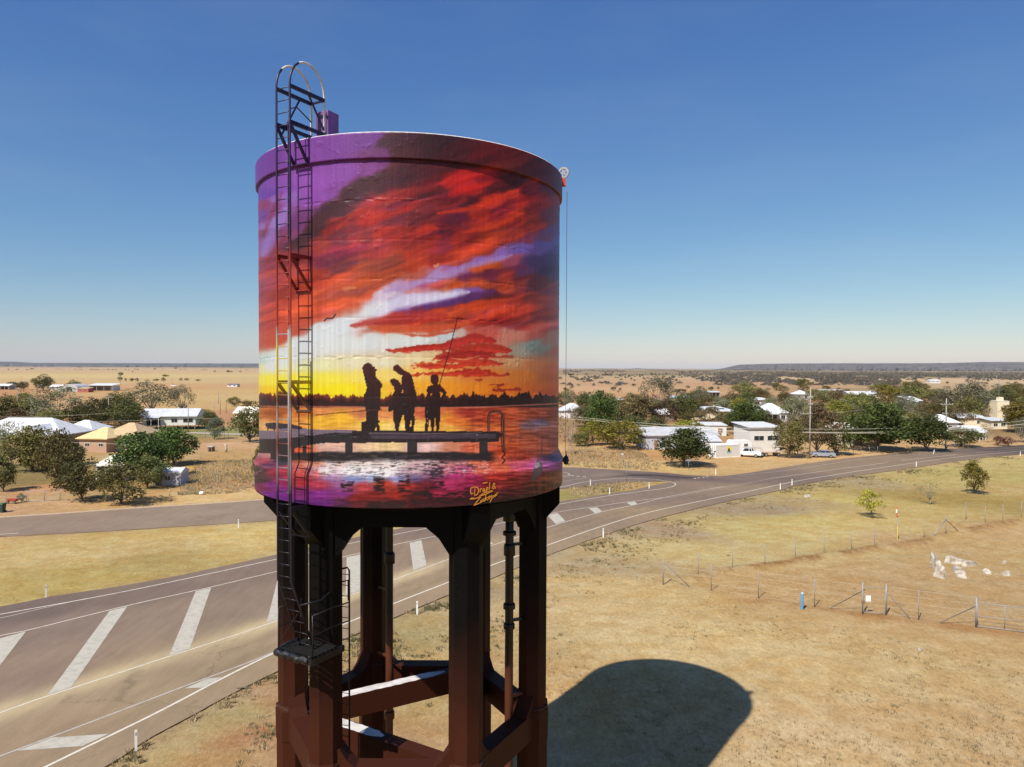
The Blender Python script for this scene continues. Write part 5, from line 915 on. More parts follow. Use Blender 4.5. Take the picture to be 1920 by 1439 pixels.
# dry grass tufts, uncountable
def grass():
    g = np.random.default_rng(9); V = []; T = []
    def tuft(x, y, hgt, nb, spread, tone):
        a = g.uniform(0, 6.28, nb); r = g.random(nb) * spread; bx, by = x + r * np.cos(a), y + r * np.sin(a); ln = g.uniform(0.3, 1.0, nb) * hgt; la = g.uniform(0, 6.28, nb); w = 0.012 + 0.012 * hgt / 0.2
        dx, dy = np.cos(la + 1.57) * w, np.sin(la + 1.57) * w; tx, ty = bx + np.cos(la) * ln * 0.55, by + np.sin(la) * ln * 0.55
        V.append(np.stack([np.stack([bx - dx, by - dy, 0 * bx - 0.02], -1), np.stack([bx + dx, by + dy, 0 * bx - 0.02], -1), np.stack([tx, ty, ln], -1)], 1).reshape(-1, 3)); T.append(np.repeat(np.clip(tone + g.normal(size=nb) * 0.18, 0, 1), 3))
    hs = in_hw = [(p.x, p.y) for p in crom(HW_S)] + [(p.x, p.y) for p in crom(HW_N)][::-1]; sv = [(p.x, p.y) for p in crom(SV_S)] + [(p.x, p.y) for p in crom(SV_N)][::-1]
    def ok(P):
        x = np.array([p[0] for p in P]); y = np.array([p[1] for p in P]); return ~(in_poly(x, y, hs) | in_poly(x, y, sv))
    # verge clumps follow the highway's near edge, thinning away from it
    E = resample(crom(HW_S), 900); pts = []
    for i in range(900):
        d = math.hypot(*E[i])
        if d > 175 or E[i][1] < 18: continue
        for _ in range(14 if d < 70 else 7):
            o = abs(g.normal()) * 3.4 + 0.25; t = E[min(i + 1, 899)] - E[i - 1]; t = t / (np.hypot(*t) + 1e-9); pts.append((E[i][0] + t[1] * o + g.normal() * 0.4, E[i][1] - t[0] * o + g.normal() * 0.4, o))
    k = ok(pts)
    for (x, y, o), q in zip(pts, k):
        n_ = float(N2.fbm(x * 0.35, y * 0.35, 3))
        if q and n_ > 0.50: tuft(x, y, g.uniform(0.10, 0.30) * (1.25 if o < 2.5 else 0.8), int(g.integers(12, 24)), g.uniform(0.10, 0.32), 0.75 - 0.5 * float(sstep(0.5, 0.66, n_)))
    # open dry grass
    pts = []
    for _ in range(12000):
        px, py = g.uniform(-40, 1960), 870 + 600 * g.random() ** 1.5; p = G(px, py); pts.append((p.x, p.y))
    k = ok(pts)
    for (x, y), q in zip(pts, k):
        if not q: continue
        n_ = float(N3.fbm(x * 0.12, y * 0.12, 3))
        if n_ > 0.47: tuft(x, y, g.uniform(0.05, 0.15), int(g.integers(6, 12)), g.uniform(0.1, 0.35), g.uniform(0.3, 0.85))
    # long dry grass on the vacant lots, both sides
    for s, n in (('345,905 372,866 480,862 486,915 470,924 330,930', 1500), ('1062,835 1200,846 1240,872 1230,884 1062,874', 1300), ('1070,915 1150,907 1225,905 1180,918 1070,935', 420)):
        P = [G(*q) for q in pxy(s)]; poly = [(p.x, p.y) for p in P]; x0, x1 = min(p[0] for p in poly), max(p[0] for p in poly); y0, y1 = min(p[1] for p in poly), max(p[1] for p in poly); c = 0
        while c < n:
            x, y = g.uniform(x0, x1), g.uniform(y0, y1)
            if not in_poly(np.array([x]), np.array([y]), poly)[0]: continue
            c += 1; tuft(x, y, g.uniform(0.2, 0.55), 12, 0.4, 0.88 if N1.fbm(x * 0.2, y * 0.2, 2) > 0.45 else 0.6)
    V_ = np.concatenate(V); me = np_mesh('dry_grass', V_, np.arange(len(V_)).reshape(-1, 3), None, False, {'leaf': np.concatenate(T)})
    m = leaf_mat('dry_grass_blades', (0.085, 0.095, 0.028), (0.56, 0.44, 0.24)); me.materials.clear(); me.materials.append(m)
    tag(obj('dry_grass', me), 'dry tufted grass over the verges and open ground', 'grass', kind='stuff'); print('grass tris', len(V_) // 3)
grass()
# ================================================================== HOUSES, SHEDS, VEHICLES, SMALL THINGS
def wmat(n, c, **k): return mat('wall_' + n, c, rough=0.8, var=0.07, scale=1.5, **k)
def rmat(n, c, **k): return mat('roof_' + n, c, rough=0.5, var=0.14, scale=0.9, **k)
WALL = {'white': wmat('white', (0.62, 0.60, 0.56)), 'cream': wmat('cream', (0.70, 0.60, 0.42)), 'tan': wmat('tan', (0.42, 0.26, 0.17)), 'grey': wmat('grey', (0.50, 0.50, 0.52)), 'lav': wmat('pale_lavender', (0.44, 0.43, 0.46)), 'dim': wmat('weathered', (0.40, 0.38, 0.34)), 'red': wmat('red', (0.40, 0.11, 0.07)), 'brown': wmat('brown', (0.24, 0.15, 0.10))}
ROOF = {'white': rmat('white', (0.58, 0.58, 0.58)), 'beige': rmat('beige', (0.66, 0.50, 0.24)), 'tan': rmat('tan', (0.50, 0.36, 0.20)), 'grey': rmat('grey', (0.46, 0.45, 0.45)), 'blue': rmat('pale_blue', (0.46, 0.54, 0.60)), 'silver': rmat('silver', (0.50, 0.51, 0.52)), 'dark': rmat('dark', (0.16, 0.16, 0.17)), 'cream': rmat('cream', (0.72, 0.66, 0.54))}
M_GLASS = mat('window_glass', (0.02, 0.025, 0.03), rough=0.08, var=0.3, spec=0.6); M_FRAME = mat('window_frame', (0.62, 0.61, 0.58), rough=0.6); M_DARKOPEN = mat('shaded_interior', (0.03, 0.03, 0.032), rough=0.9)
M_STUMP = mat('stump', (0.20, 0.17, 0.15), rough=0.9); M_TIMBER = mat('timber', (0.22, 0.15, 0.10), rough=0.9, bump=0.3); M_WHITE = mat('white_paint', (0.78, 0.77, 0.74), rough=0.5, var=0.05)
def window(parent, x, y, z, w, h, side=False):
    f = MB(); t = 0.06
    def bx(cx, cz, a, b):
        (f.box((x + (0 if side else cx), y + (cx if side else 0), z + cz), ((0.07, a, b) if side else (a, 0.07, b))))
    bx(0, h / 2, w + t, t); bx(0, -h / 2, w + t, t); bx(-w / 2, 0, t, h - t); bx(w / 2, 0, t, h - t); bx(0, 0, t * 0.7, h - t)
    win = f.build('window', M_FRAME, parent)
    MB().box((x, y, z), ((0.03, w - 0.05, h - 0.05) if side else (w - 0.05, 0.03, h - 0.05))).build('pane', M_GLASS, win)
def roof_mesh(W_, D_, z, rh, kind, oh=0.5, th=0.12):
    mb = MB(); a, b = W_ / 2 + oh, D_ / 2 + oh
    if kind == 'flat': return mb.hull([(-a, -b, z), (a, -b, z), (a, b, z), (-a, b, z)], [(-a, -b, z + th), (a, -b, z + th), (a, b, z + th), (-a, b, z + th)])
    if kind == 'skillion': return mb.hull([(-a, -b, z), (a, -b, z), (a, b, z + rh), (-a, b, z + rh)], [(-a, -b, z + th), (a, -b, z + th), (a, b, z + rh + th), (-a, b, z + rh + th)])
    if kind == 'gable_front': r = [(0, -b, z + rh), (0, b, z + rh)]; E = [(-a, -b, z), (a, -b, z), (a, b, z), (-a, b, z)]; F = [(0, 4, 5, 3), (1, 2, 5, 4), (0, 1, 4), (2, 3, 5), (3, 2, 1, 0)]
    elif kind == 'gable': r = [(-a, 0, z + rh), (a, 0, z + rh)]; E = [(-a, -b, z), (a, -b, z), (a, b, z), (-a, b, z)]; F = [(0, 1, 5, 4), (2, 3, 4, 5), (1, 2, 5), (3, 0, 4), (3, 2, 1, 0)]
    else:
        k = max(a - b, 0.15 * a); r = [(-k, 0, z + rh), (k, 0, z + rh)]; E = [(-a, -b, z), (a, -b, z), (a, b, z), (-a, b, z)]; F = [(0, 1, 5, 4), (2, 3, 4, 5), (1, 2, 5), (3, 0, 4), (3, 2, 1, 0)]
    mb.add(E + r, F)
    # fascia as a shallow rim below the sheet
    mb.box((0, -b + 0.03, z - 0.09), (2 * a, 0.05, 0.16)); mb.box((a - 0.03, 0, z - 0.09), (0.05, 2 * b - 0.12, 0.16)); mb.box((-a + 0.03, 0, z - 0.09), (0.05, 2 * b - 0.12, 0.16)); return mb
HOUSES = []
def house(label, x0, x1, py, dep, eave, rise, wall, roof, kind='hip', rz=0.0, stilts=0.0, wins=(), name='house', cat='house', group=None, oh=0.5, chimney=False, door=None, veranda=None, wing=None, open_front=False, side_wins=()):
    HOUSES.append((x0, x1, py)); p = G((x0 + x1) / 2, py); W_ = (x1 - x0) * MPP(p) - (2 * oh if kind != 'none' else 0); W_ = max(W_, 1.5); t = empty(name, (p.x, p.y, 0), -math.atan2(p.x, p.y) * 0.0 + rz); tag(t, label, cat, group)
    oy = dep / 2; body = empty('body', (0, oy, 0), parent=None); bpy.data.objects.remove(body)
    hh = eave - stilts
    if open_front:
        mb = MB().box((0, oy + dep / 2 - 0.06, stilts + hh / 2), (W_, 0.12, hh)); mb.box((-W_ / 2 + 0.06, oy, stilts + hh / 2), (0.12, dep - 0.26, hh)); mb.box((W_ / 2 - 0.06, oy, stilts + hh / 2), (0.12, dep - 0.26, hh)); mb.build('wall', WALL[wall], t)
        for k in np.linspace(-0.45, 0.45, 4): MB().box((k * W_, oy - dep / 2 + 0.1, eave / 2), (0.14, 0.14, eave)).build('post', M_FRAME, t)
    else:
        wl_ = MB().box((0, oy, stilts + hh / 2), (W_, dep, hh)).build('wall', WALL[wall], t)
    r = roof_mesh(W_, dep, eave + 0.01, rise, kind, oh).build('roof', ROOF[roof], t, (0, oy, 0))
    if chimney: MB().box((W_ * 0.1, 0, eave + rise * 0.9), (0.35, 0.35, 0.9)).build('flue', M_FRAME, r)
    if not wins and not open_front and W_ > 4: wins = ((-0.25, 1.2, 1.0), (0.22, 1.2, 1.0))
    for u, w, h in wins: window(t, u * W_, oy - dep / 2 - 0.02, stilts + hh * 0.55, w, h)
    for v, w, h in side_wins: window(t, (W_ / 2 + 0.02) * (1 if v >= 0 else -1), oy + (abs(v) - 0.5) * dep * 0.8, stilts + hh * 0.55, w, h, True)
    if door is not None:
        d = MB().box((door * W_, oy - dep / 2 - 0.015, stilts + 1.02), (0.9, 0.06, 2.04)).build('door', M_TIMBER, t); MB().box((door * W_ + 0.34, oy - dep / 2 - 0.07, stilts + 1.0), (0.06, 0.06, 0.1)).build('handle', M_STEEL, d)
    if stilts:
        nx, ny = max(3, int(W_ / 2.4)), 3
        sm = MB().box((0, 0, stilts / 2), (0.2, 0.2, stilts)).mesh('stump', M_STUMP)
        for i in range(nx):
            for j in range(ny): obj('stump', sm, t, ((i / (nx - 1) - 0.5) * (W_ - 0.4), oy + (j / (ny - 1) - 0.5) * (dep - 0.4), 0))
    if veranda:                                     # (u0, u1, depth, height, roof)
        u0, u1, vd, vh, vr = veranda; cx = (u0 + u1) / 2 * W_; vw = (u1 - u0) * W_
        MB().hull([(cx - vw / 2, -vd, vh - 0.25), (cx + vw / 2, -vd, vh - 0.25), (cx + vw / 2, -0.06, vh + 0.1), (cx - vw / 2, -0.06, vh + 0.1)], [(cx - vw / 2, -vd, vh - 0.17), (cx + vw / 2, -vd, vh - 0.17), (cx + vw / 2, -0.06, vh + 0.18), (cx - vw / 2, -0.06, vh + 0.18)]).build('veranda_roof', ROOF[vr], t)
        for k in (0, 0.5, 1): MB().box((cx + (k - 0.5) * (vw - 0.3), -vd + 0.15, (vh - 0.3) / 2), (0.12, 0.12, vh - 0.3)).build('veranda_post', M_FRAME, t)
        if stilts: MB().box((cx, -vd / 2, stilts - 0.08), (vw, vd - 0.1, 0.12)).build('veranda_floor', M_TIMBER, t)
        MB().box((cx, -0.02, stilts + (vh - stilts) * 0.45), (vw * 0.86, 0.03, (vh - stilts) * 0.8)).build('opening', M_DARKOPEN, t)
    if wing:                                        # (u, width m, projecting depth m, eave, rise)
        u, ww, wd, we, wr = wing; MB().box((u * W_, -wd / 2, we / 2), (ww, wd, we - 0.01)).build('wing_wall', WALL[wall], t); roof_mesh(ww, wd + 3, we + 0.015, wr, 'gable_front', 0.45).build('wing_roof', ROOF[roof], t, (u * W_, -wd / 2 + 1.5, 0))
    return t
house('large house with broad white hipped roofs behind trees at the left edge', -70, 120, 838, 11, 2.6, 3.3, 'tan', 'white', wins=((0.30, 1.4, 1.1), (-0.1, 1.4, 1.1), (0.42, 1.0, 1.1)), wing=(0.28, 6.5, 3.0, 2.62, 2.2), side_wins=((0.5, 1.4, 1.1),))
house('low white-roofed wing between the large white roof and the tan house', 112, 176, 826, 8, 2.5, 2.0, 'tan', 'white', wins=((0.1, 1.2, 1.0),))
house('tan brick house with sandy yellow hipped roof', 142, 206, 849, 8, 2.9, 1.9, 'tan', 'beige', wins=((-0.2, 1.0, 0.7), (0.30, 1.0, 0.7)), rz=R_(-6), side_wins=((0.5, 1.0, 0.8),))
house('taller brown-roofed house part hidden by the large dark tree, right of the sandy roof', 190, 262, 846, 9, 3.3, 2.2, 'cream', 'tan', wins=((0.1, 1.2, 1.0),))
house('white weatherboard house on stilts with a pale metal roof', 266, 368, 806, 8, 3.75, 1.9, 'white', 'silver', kind='gable', stilts=1.2, wins=((0.10, 1.6, 1.2), (0.36, 2.6, 1.3)), veranda=(-0.44, -0.14, 2.2, 3.6, 'silver'), oh=0.6, chimney=True, rz=R_(9), side_wins=((0.5, 2.0, 1.2),))
house('small pale garden shed with one double window under the dark tree', 286, 340, 911, 3.0, 1.95, 0.55, 'lav', 'silver', kind='gable', wins=((0.02, 0.85, 0.65),), name='garden_shed', cat='shed', oh=0.12, rz=R_(4), door=-0.3)
house('white flat-roofed carport among trees below the tan house', 176, 234, 903, 5.0, 2.3, 1.0, 'white', 'cream', kind='skillion', open_front=True, name='carport', cat='carport', oh=0.2)
house('small house with pale green roof just left of the tank', 437, 500, 792, 8, 2.9, 1.8, 'cream', 'cream', kind='gable', wins=((-0.2, 1.3, 1.0),), chimney=True)
house('low white shed at the far left edge of the plain', -8, 18, 731, 8, 2.8, 1.4, 'dim', 'white', kind='gable', open_front=True, name='farm_shed', cat='shed')
house('small white-roofed farm shed right of the windswept tree', 92, 115, 733, 7, 2.8, 1.4, 'dim', 'white', kind='gable', name='farm_shed', cat='shed')
house('red farm shed beside the pale grey store on the plain', 145, 166, 736, 6, 2.4, 0.7, 'red', 'tan', kind='skillion', name='farm_shed', cat='shed', oh=0.2)
house('long open white farm shed on the plain', 164, 212, 733, 10, 3.6, 1.3, 'white', 'white', kind='skillion', open_front=True, name='farm_shed', cat='shed')
house('small red-roofed hut far out on the left plain', 426, 445, 726, 6, 2.0, 0.8, 'white', 'dark', kind='gable', name='hut', cat='hut', oh=0.2)
st = empty('grain_store', G(130, 735)); tag(st, 'pale grey barrel-roofed store on the left plain', 'store')
mb = MB(); sz = 12.5; prof = [(sz / 2 * math.cos(math.pi * k / 12), 5.2 * math.sin(math.pi * k / 12) ** 0.8) for k in range(13)]; mb.hull([(x, 0, z) for x, z in prof][::-1], [(x, 14, z) for x, z in prof][::-1]); mb.build('shell', ROOF['grey'], st); MB().box((0, -0.05, 1.6), (4, 0.08, 3.2)).build('door', M_DARKOPEN, st)

# right-hand town
house('long grey metal shed with low roof behind the lone round tree', 1206, 1352, 843, 12, 3.1, 1.3, 'lav', 'grey', kind='gable', name='metal_shed', cat='shed', oh=0.4, rz=R_(6), wins=((0.28, 1.2, 0.8),), door=-0.36)
house('lower lean-to shed joined to the grey shed behind the white container', 1298, 1354, 847, 6, 2.1, 1.2, 'grey', 'silver', kind='skillion', name='lean_to', cat='shed', oh=0.2)
house('two-storey white house with awnings left of the tall power pole', 1400, 1468, 846, 8, 5.0, 0.5, 'white', 'white', kind='skillion', wins=((-0.20, 2.2, 1.0), (0.26, 2.4, 1.0)), oh=0.5, rz=R_(7), side_wins=((0.5, 1.5, 1.0),))
house('small white garage with open carport behind the grey shed', 1318, 1364, 818, 6, 2.7, 0.4, 'white', 'white', kind='skillion', name='garage', cat='garage', oh=0.25, door=0.2)
house('long low house with chimney and dark solar roof in mid town', 1293, 1384, 787, 9, 2.9, 1.4, 'cream', 'silver', wins=((-0.36, 1.4, 1.1), (0.2, 1.6, 1.1), (0.36, 1.2, 1.1)), chimney=True, rz=R_(5))
house('white house with steep pyramid roof and front veranda', 1428, 1480, 793, 9, 3.3, 2.9, 'white', 'white', kind='hip', veranda=(-0.62, 0.10, 2.4, 3.1, 'silver'), wins=((0.32, 1.4, 1.2),), rz=R_(5), side_wins=((0.5, 1.4, 1.2),))
house('white flat-roofed house higher up in mid town', 1398, 1442, 764, 9, 3.3, 0.7, 'white', 'white', kind='skillion', wins=((0.0, 2.0, 1.2), (-0.3, 1.6, 1.2)), oh=0.7)
house('small white gable roof among rusty trees left of the chimney house', 1238, 1273, 792, 8, 2.6, 1.7, 'brown', 'white', kind='gable', wins=((0.1, 1.2, 0.9),), rz=R_(10))
house('white-roofed house behind the dry tree at the tank edge', 1048, 1100, 784, 9, 2.6, 2.4, 'white', 'silver', wins=((0.3, 1.3, 1.0),))
house('house with pale blue roof right of the tall pale gum', 1258, 1312, 758, 9, 3.0, 1.0, 'tan', 'blue', kind='gable', wins=((-0.2, 1.4, 1.0), (0.2, 1.4, 1.0)))
house('far open-sided shed with grey roof above the chimney house', 1326, 1352, 747, 9, 3.4, 0.5, 'dim', 'silver', kind='skillion', open_front=True, name='open_shed', cat='shed')
house('small white roof under the olive tree above the tall power pole', 1490, 1520, 750, 8, 3.2, 2.0, 'dim', 'white')
house('cluster house with long white roof beyond the right-hand trees', 1590, 1630, 752, 10, 3.2, 2.0, 'white', 'white', kind='gable')
house('grey-white roofed house right of the long white roof', 1628, 1652, 748, 9, 3.0, 1.6, 'white', 'silver')
house('low far house left of the long white roof', 1566, 1584, 742, 8, 3.0, 1.0, 'dim', 'silver', kind='gable'); house('low far house above the rusty growth in the right town', 1540, 1560, 742, 8, 3.0, 1.0, 'dim', 'grey', kind='gable')
house('white-roofed house on stilts in the right part of town', 1702, 1730, 770, 8, 4.1, 1.6, 'dim', 'white', kind='skillion', stilts=1.8, veranda=(-0.5, 0.1, 2.0, 4.0, 'white'), wins=((0.3, 1.0, 1.2),))
house('small white farmhouse far out on the right plain', 1744, 1764, 719, 10, 3.2, 1.6, 'white', 'white', kind='gable')
house('house with long silver roof below the huge gum', 1796, 1848, 802, 9, 3.0, 1.2, 'cream', 'silver', kind='gable', wins=((0.3, 1.4, 1.0),)); house('grey-roofed shed at the foot of the tall cream building', 1856, 1892, 805, 6, 2.4, 0.6, 'cream', 'silver', kind='skillion', name='shed', cat='shed')
house('tall narrow cream building with stepped top and antenna', 1869, 1892, 796, 4, 7.4, 0.3, 'cream', 'cream', kind='flat', name='cream_building', cat='building', oh=0.05, wins=((0.2, 0.6, 0.9),))
MB().box((0.2, 2.0, 8.1), (1.3, 1.6, 1.2)).build('upper_block', WALL['cream'], [o for o in COL.objects if o.name.startswith('cream_building')][0])
p = G(1880, 796); an = empty('antenna_mast', (p.x, p.y + 2, 8.7)); tag(an, 'thin antenna mast on top of the tall cream building', 'antenna'); MB().tube([(0, 0, 0), (0, 0, 6.0)], 0.06, 5).build('mast', M_STEEL, an); MB().box((0, 0, 3.6), (2.0, 0.08, 0.08)).build('cross_bar', M_STEEL, an); MB().box((0, 0, 2.2), (1.2, 0.08, 0.08)).build('cross_bar', M_STEEL, an)
house('white-roofed house right of the crossarm power pole', 1754, 1800, 812, 8, 2.9, 2.0, 'white', 'white', wins=((0.1, 1.2, 1.0),)); house('low cream house with white awnings near the verge at right', 1808, 1850, 826, 7, 2.3, 1.1, 'cream', 'white', kind='gable', wins=((-0.3, 1.3, 0.9),), veranda=(0.02, 0.4, 1.4, 2.2, 'white'))
house('cream wall of a house showing between the dark roadside trees', 1574, 1604, 840, 7, 4.2, 1.2, 'cream', 'cream', kind='gable', wins=((0.2, 0.9, 1.0),))
house('white house glimpsed through trees at right behind the broad dark tree', 1612, 1640, 790, 8, 3.0, 1.4, 'white', 'white')
# solar panels lying on the chimney house
p = G(1338, 787); sp_ = empty('solar_array', (p.x, p.y + 2.2, 3.55)); tag(sp_, 'row of dark solar panels on the chimney house roof', 'solar panels')
pm = MB().box((0, 0, 0), (1.6, 1.0, 0.05), rx=R_(16)).mesh('panel', mat('solar_cell', (0.02, 0.03, 0.06), rough=0.2))
for k in range(5): obj('panel', pm, sp_, (-3.4 + k * 1.72, 0, 0.06))

# ---- shipping container
ct = empty('shipping_container', G(1342, 859.5), R_(22)); tag(ct, 'white shipping container with a yellow logo by the grey shed', 'container')
L_, D_, H_ = 6.0, 2.44, 2.55; mb = MB(); nrib = 40
for k in range(nrib): mb.box((0.12 + (k + 0.5) * (L_ - 0.24) / nrib, 0.03 if k % 2 else 0.06, H_ / 2), ((L_ - 0.24) / nrib, 0.05, H_ - 0.3))
mb.build('side_sheet', mat('container_side', (0.60, 0.58, 0.53), rough=0.6, var=0.1), ct)
MB().box((L_ / 2, D_ / 2 + 0.06, H_ / 2), (L_ - 0.1, D_ - 0.1, H_ - 0.06)).build('box', M_WHITE, ct)
fr = MB()
for x in (0.05, L_ - 0.05):
    for y in (0.05, D_): fr.box((x, y, H_ / 2), (0.14, 0.14, H_))
for z in (0.08, H_ - 0.08):
    fr.box((L_ / 2, 0.05, z), (L_, 0.12, 0.15)); fr.box((L_ / 2, D_, z), (L_, 0.12, 0.15))
fr.build('frame', M_WHITE, ct)
for y in (0.35, 0.95, 1.55, 2.15): MB().tube([(-0.05, y, 0.15), (-0.05, y, H_ - 0.15)], 0.03, 5).build('lock_rod', M_STEEL, ct)
lg = empty('logo', (3.05, -0.005, 1.55), parent=ct)
MB().box((0.15, 0, 0.15), (0.95, 0.012, 0.85)).build('yellow_field', mat('logo_yellow', (0.80, 0.66, 0.06), rough=0.6), lg); MB().add([(-0.25, -0.02, -0.35), (0.45, -0.02, -0.35), (0.30, -0.02, 0.10), (0.12, -0.02, 0.42), (-0.02, -0.02, 0.30), (-0.15, -0.02, 0.0)], [(0, 1, 2, 3, 4, 5)]).build('dark_shape', mat('logo_dark', (0.02, 0.04, 0.02), rough=0.6), lg); MB().box((0.1, -0.015, -0.5), (1.1, 0.012, 0.22)).build('blue_band', mat('logo_blue', (0.25, 0.42, 0.62), rough=0.6), lg)

# ---- vehicles
M_TYRE = mat('tyre', (0.02, 0.02, 0.02), rough=0.9); M_RIM = mat('wheel_rim', (0.4, 0.4, 0.4), rough=0.35, metal=0.7); M_LAMP = mat('tail_lamp', (0.45, 0.03, 0.02), rough=0.3)
def wheel(parent, x, y, r=0.31, w=0.2):
    e = MB(); n = 16; a = [(x + r * math.cos(2 * math.pi * k / n), y - w / 2, r + r * math.sin(2 * math.pi * k / n)) for k in range(n)]; e.hull(a[::-1], [(q[0], q[1] + w, q[2]) for q in a][::-1]); o = e.build('wheel', M_TYRE, parent)
    e = MB(); a = [(x + r * 0.6 * math.cos(2 * math.pi * k / n), y - w / 2 - 0.012, r + r * 0.6 * math.sin(2 * math.pi * k / n)) for k in range(n)]; e.hull(a[::-1], [(q[0], q[1] + w + 0.024, q[2]) for q in a][::-1]); e.build('rim', M_RIM, o)
def extrude_side(mb, prof, y0, y1, inset=0.0):       # side profile (x,z) pulled across y
    return mb.hull([(x, y0, z) for x, z in prof], [(x, y1, z) for x, z in prof])
def car(px, py, rz, label, paint, name='parked_car', kind='sedan'):
    t = empty(name, G(px, py), rz); tag(t, label, 'car' if kind == 'sedan' else 'ute'); W_ = 1.74
    if kind == 'sedan':
        low = [(-2.2, 0.34), (2.15, 0.34), (2.22, 0.62), (2.05, 0.86), (0.95, 0.98), (-1.45, 1.0), (-2.12, 0.96), (-2.22, 0.66)]; cab = [(-1.62, 0.98), (1.05, 0.97), (0.42, 1.38), (-0.95, 1.43)]; wx = (1.38, -1.32)
    else:
        low = [(-2.5, 0.5), (2.4, 0.5), (2.5, 0.85), (2.35, 1.1), (1.1, 1.18), (-2.5, 1.18)]; cab = [(-0.75, 1.17), (1.15, 1.17), (0.7, 1.78), (-0.62, 1.8)]; wx = (1.6, -1.5)
    b = MB(); extrude_side(b, low, -W_ / 2, W_ / 2); bo = b.build('body', paint, t)
    gl = MB(); top = [(-0.9 if kind == 'sedan' else -0.6, -W_ / 2 + 0.22), (0.4, -W_ / 2 + 0.22), (0.4, W_ / 2 - 0.22), (-0.9 if kind == 'sedan' else -0.6, W_ / 2 - 0.22)]
    z0, z1 = cab[0][1] - 0.01, cab[2][1] - 0.03
    gl.hull([(cab[0][0], -W_ / 2 + 0.05, z0), (cab[1][0], -W_ / 2 + 0.05, z0), (cab[1][0], W_ / 2 - 0.05, z0), (cab[0][0], W_ / 2 - 0.05, z0)], [(cab[3][0], -W_ / 2 + 0.2, z1), (cab[2][0], -W_ / 2 + 0.2, z1), (cab[2][0], W_ / 2 - 0.2, z1), (cab[3][0], W_ / 2 - 0.2, z1)]); gl.build('windows', M_GLASS, t)
    rf = MB().hull([(cab[3][0] - 0.03, -W_ / 2 + 0.19, z1 - 0.005), (cab[2][0] + 0.03, -W_ / 2 + 0.19, z1 - 0.005), (cab[2][0] + 0.03, W_ / 2 - 0.19, z1 - 0.005), (cab[3][0] - 0.03, W_ / 2 - 0.19, z1 - 0.005)], [(cab[3][0] + 0.08, -W_ / 2 + 0.27, z1 + 0.05), (cab[2][0] - 0.08, -W_ / 2 + 0.27, z1 + 0.05), (cab[2][0] - 0.08, W_ / 2 - 0.27, z1 + 0.05), (cab[3][0] + 0.08, W_ / 2 - 0.27, z1 + 0.05)]); rf.build('roof_panel', paint, t)
    for x in (cab[0][0] * 0.15 - 0.1, cab[1][0] - 0.05, cab[0][0] + 0.02):
        for s in (-1, 1): MB().bar((x, s * (W_ / 2 - 0.045), z0), ((cab[2][0] if x > 0.3 else (cab[3][0] if x < -0.7 or kind != 'sedan' and x < -0.4 else x + 0.05)), s * (W_ / 2 - 0.195), z1 + 0.01), 0.07, 0.05).build('pillar', paint, t)
    for x in wx:
        for s in (-1, 1): wheel(t, x, s * (W_ / 2 - 0.06), 0.31 if kind == 'sedan' else 0.37)
    for s in (-1, 1): MB().box((low[-1][0] - 0.0, s * 0.62, 0.80), (0.06, 0.34, 0.16)).build('tail_light', M_LAMP, t); MB().box((2.16, s * 0.6, 0.72), (0.10, 0.36, 0.14)).build('headlight', M_WHITE, t)
    return t
SILV = mat('silver_car_paint', (0.36, 0.40, 0.47), rough=0.3, var=0.03, metal=0.4, spec=0.5); WPAINT = mat('white_car_paint', (0.80, 0.80, 0.78), rough=0.3, var=0.03, spec=0.5)
car(1543, 857.5, R_(165), 'silver sedan parked on the verge by the tall power pole', SILV)
car(166, 735.5, R_(10), 'pale utility vehicle parked before the open farm shed', SILV, 'utility_vehicle', 'ute')
u = car(1404, 857, R_(150), 'white utility truck parked right of the white container', WPAINT, 'utility_vehicle', 'ute')
for k, (a, b) in enumerate((((-2.4, -0.7, 1.2), (-2.4, -0.7, 1.9)), ((-2.4, 0.7, 1.2), (-2.4, 0.7, 1.9)), ((-1.0, -0.7, 1.2), (-1.0, -0.7, 1.9)), ((-1.0, 0.7, 1.2), (-1.0, 0.7, 1.9)), ((-2.4, -0.7, 1.88), (1.0, -0.7, 1.88)), ((-2.4, 0.7, 1.88), (1.0, 0.7, 1.88)))): MB().tube([a, b], 0.035, 6).build('rack_bar', M_STEEL, u)
cv = empty('caravan', G(1391, 850), R_(14)); tag(cv, 'white caravan with two windows behind the white container', 'caravan')
pf = [(-2.2, 0.5), (2.0, 0.5), (2.3, 1.1), (2.25, 2.2), (1.9, 2.6), (-1.9, 2.65), (-2.3, 2.2), (-2.35, 1.0)]; b = MB(); extrude_side(b, pf, 0, 2.2); b.build('shell', WPAINT, cv); window(cv, -0.9, -0.03, 1.7, 1.0, 0.55); window(cv, 0.9, -0.03, 1.7, 0.9, 0.55)
for s in (-0.3, 0.5): wheel(cv, s, 0.05, 0.33)
ft = empty('flat_trailer', G(1440, 855.5), R_(6)); tag(ft, 'long flat trailer standing behind the fence right of the white truck', 'trailer'); MB().box((0, 0, 0.95), (5.2, 2.0, 0.18)).build('deck', mat('pale_deck', (0.55, 0.46, 0.38), rough=0.8), ft)
for x in (-1.6, -0.8, 1.8):
    for s in (-0.85, 0.85): wheel(ft, x, s, 0.4)
MB().bar((2.6, 0, 0.85), (4.2, 0, 0.6), 0.12).build('drawbar', M_STUMP, ft)
vn = car(1322, 753, R_(20), 'far white van parked below the open-sided shed', WPAINT, 'parked_van', 'ute'); vn['category'] = 'van'
tr_ = car(1162, 752, R_(5), 'far white ute on the dirt right of the tank', WPAINT, 'utility_vehicle', 'ute')
v2 = car(326, 725, R_(0), 'tiny white vehicle far out on the left plain', WPAINT, 'parked_van', 'ute'); v2['category'] = 'van'

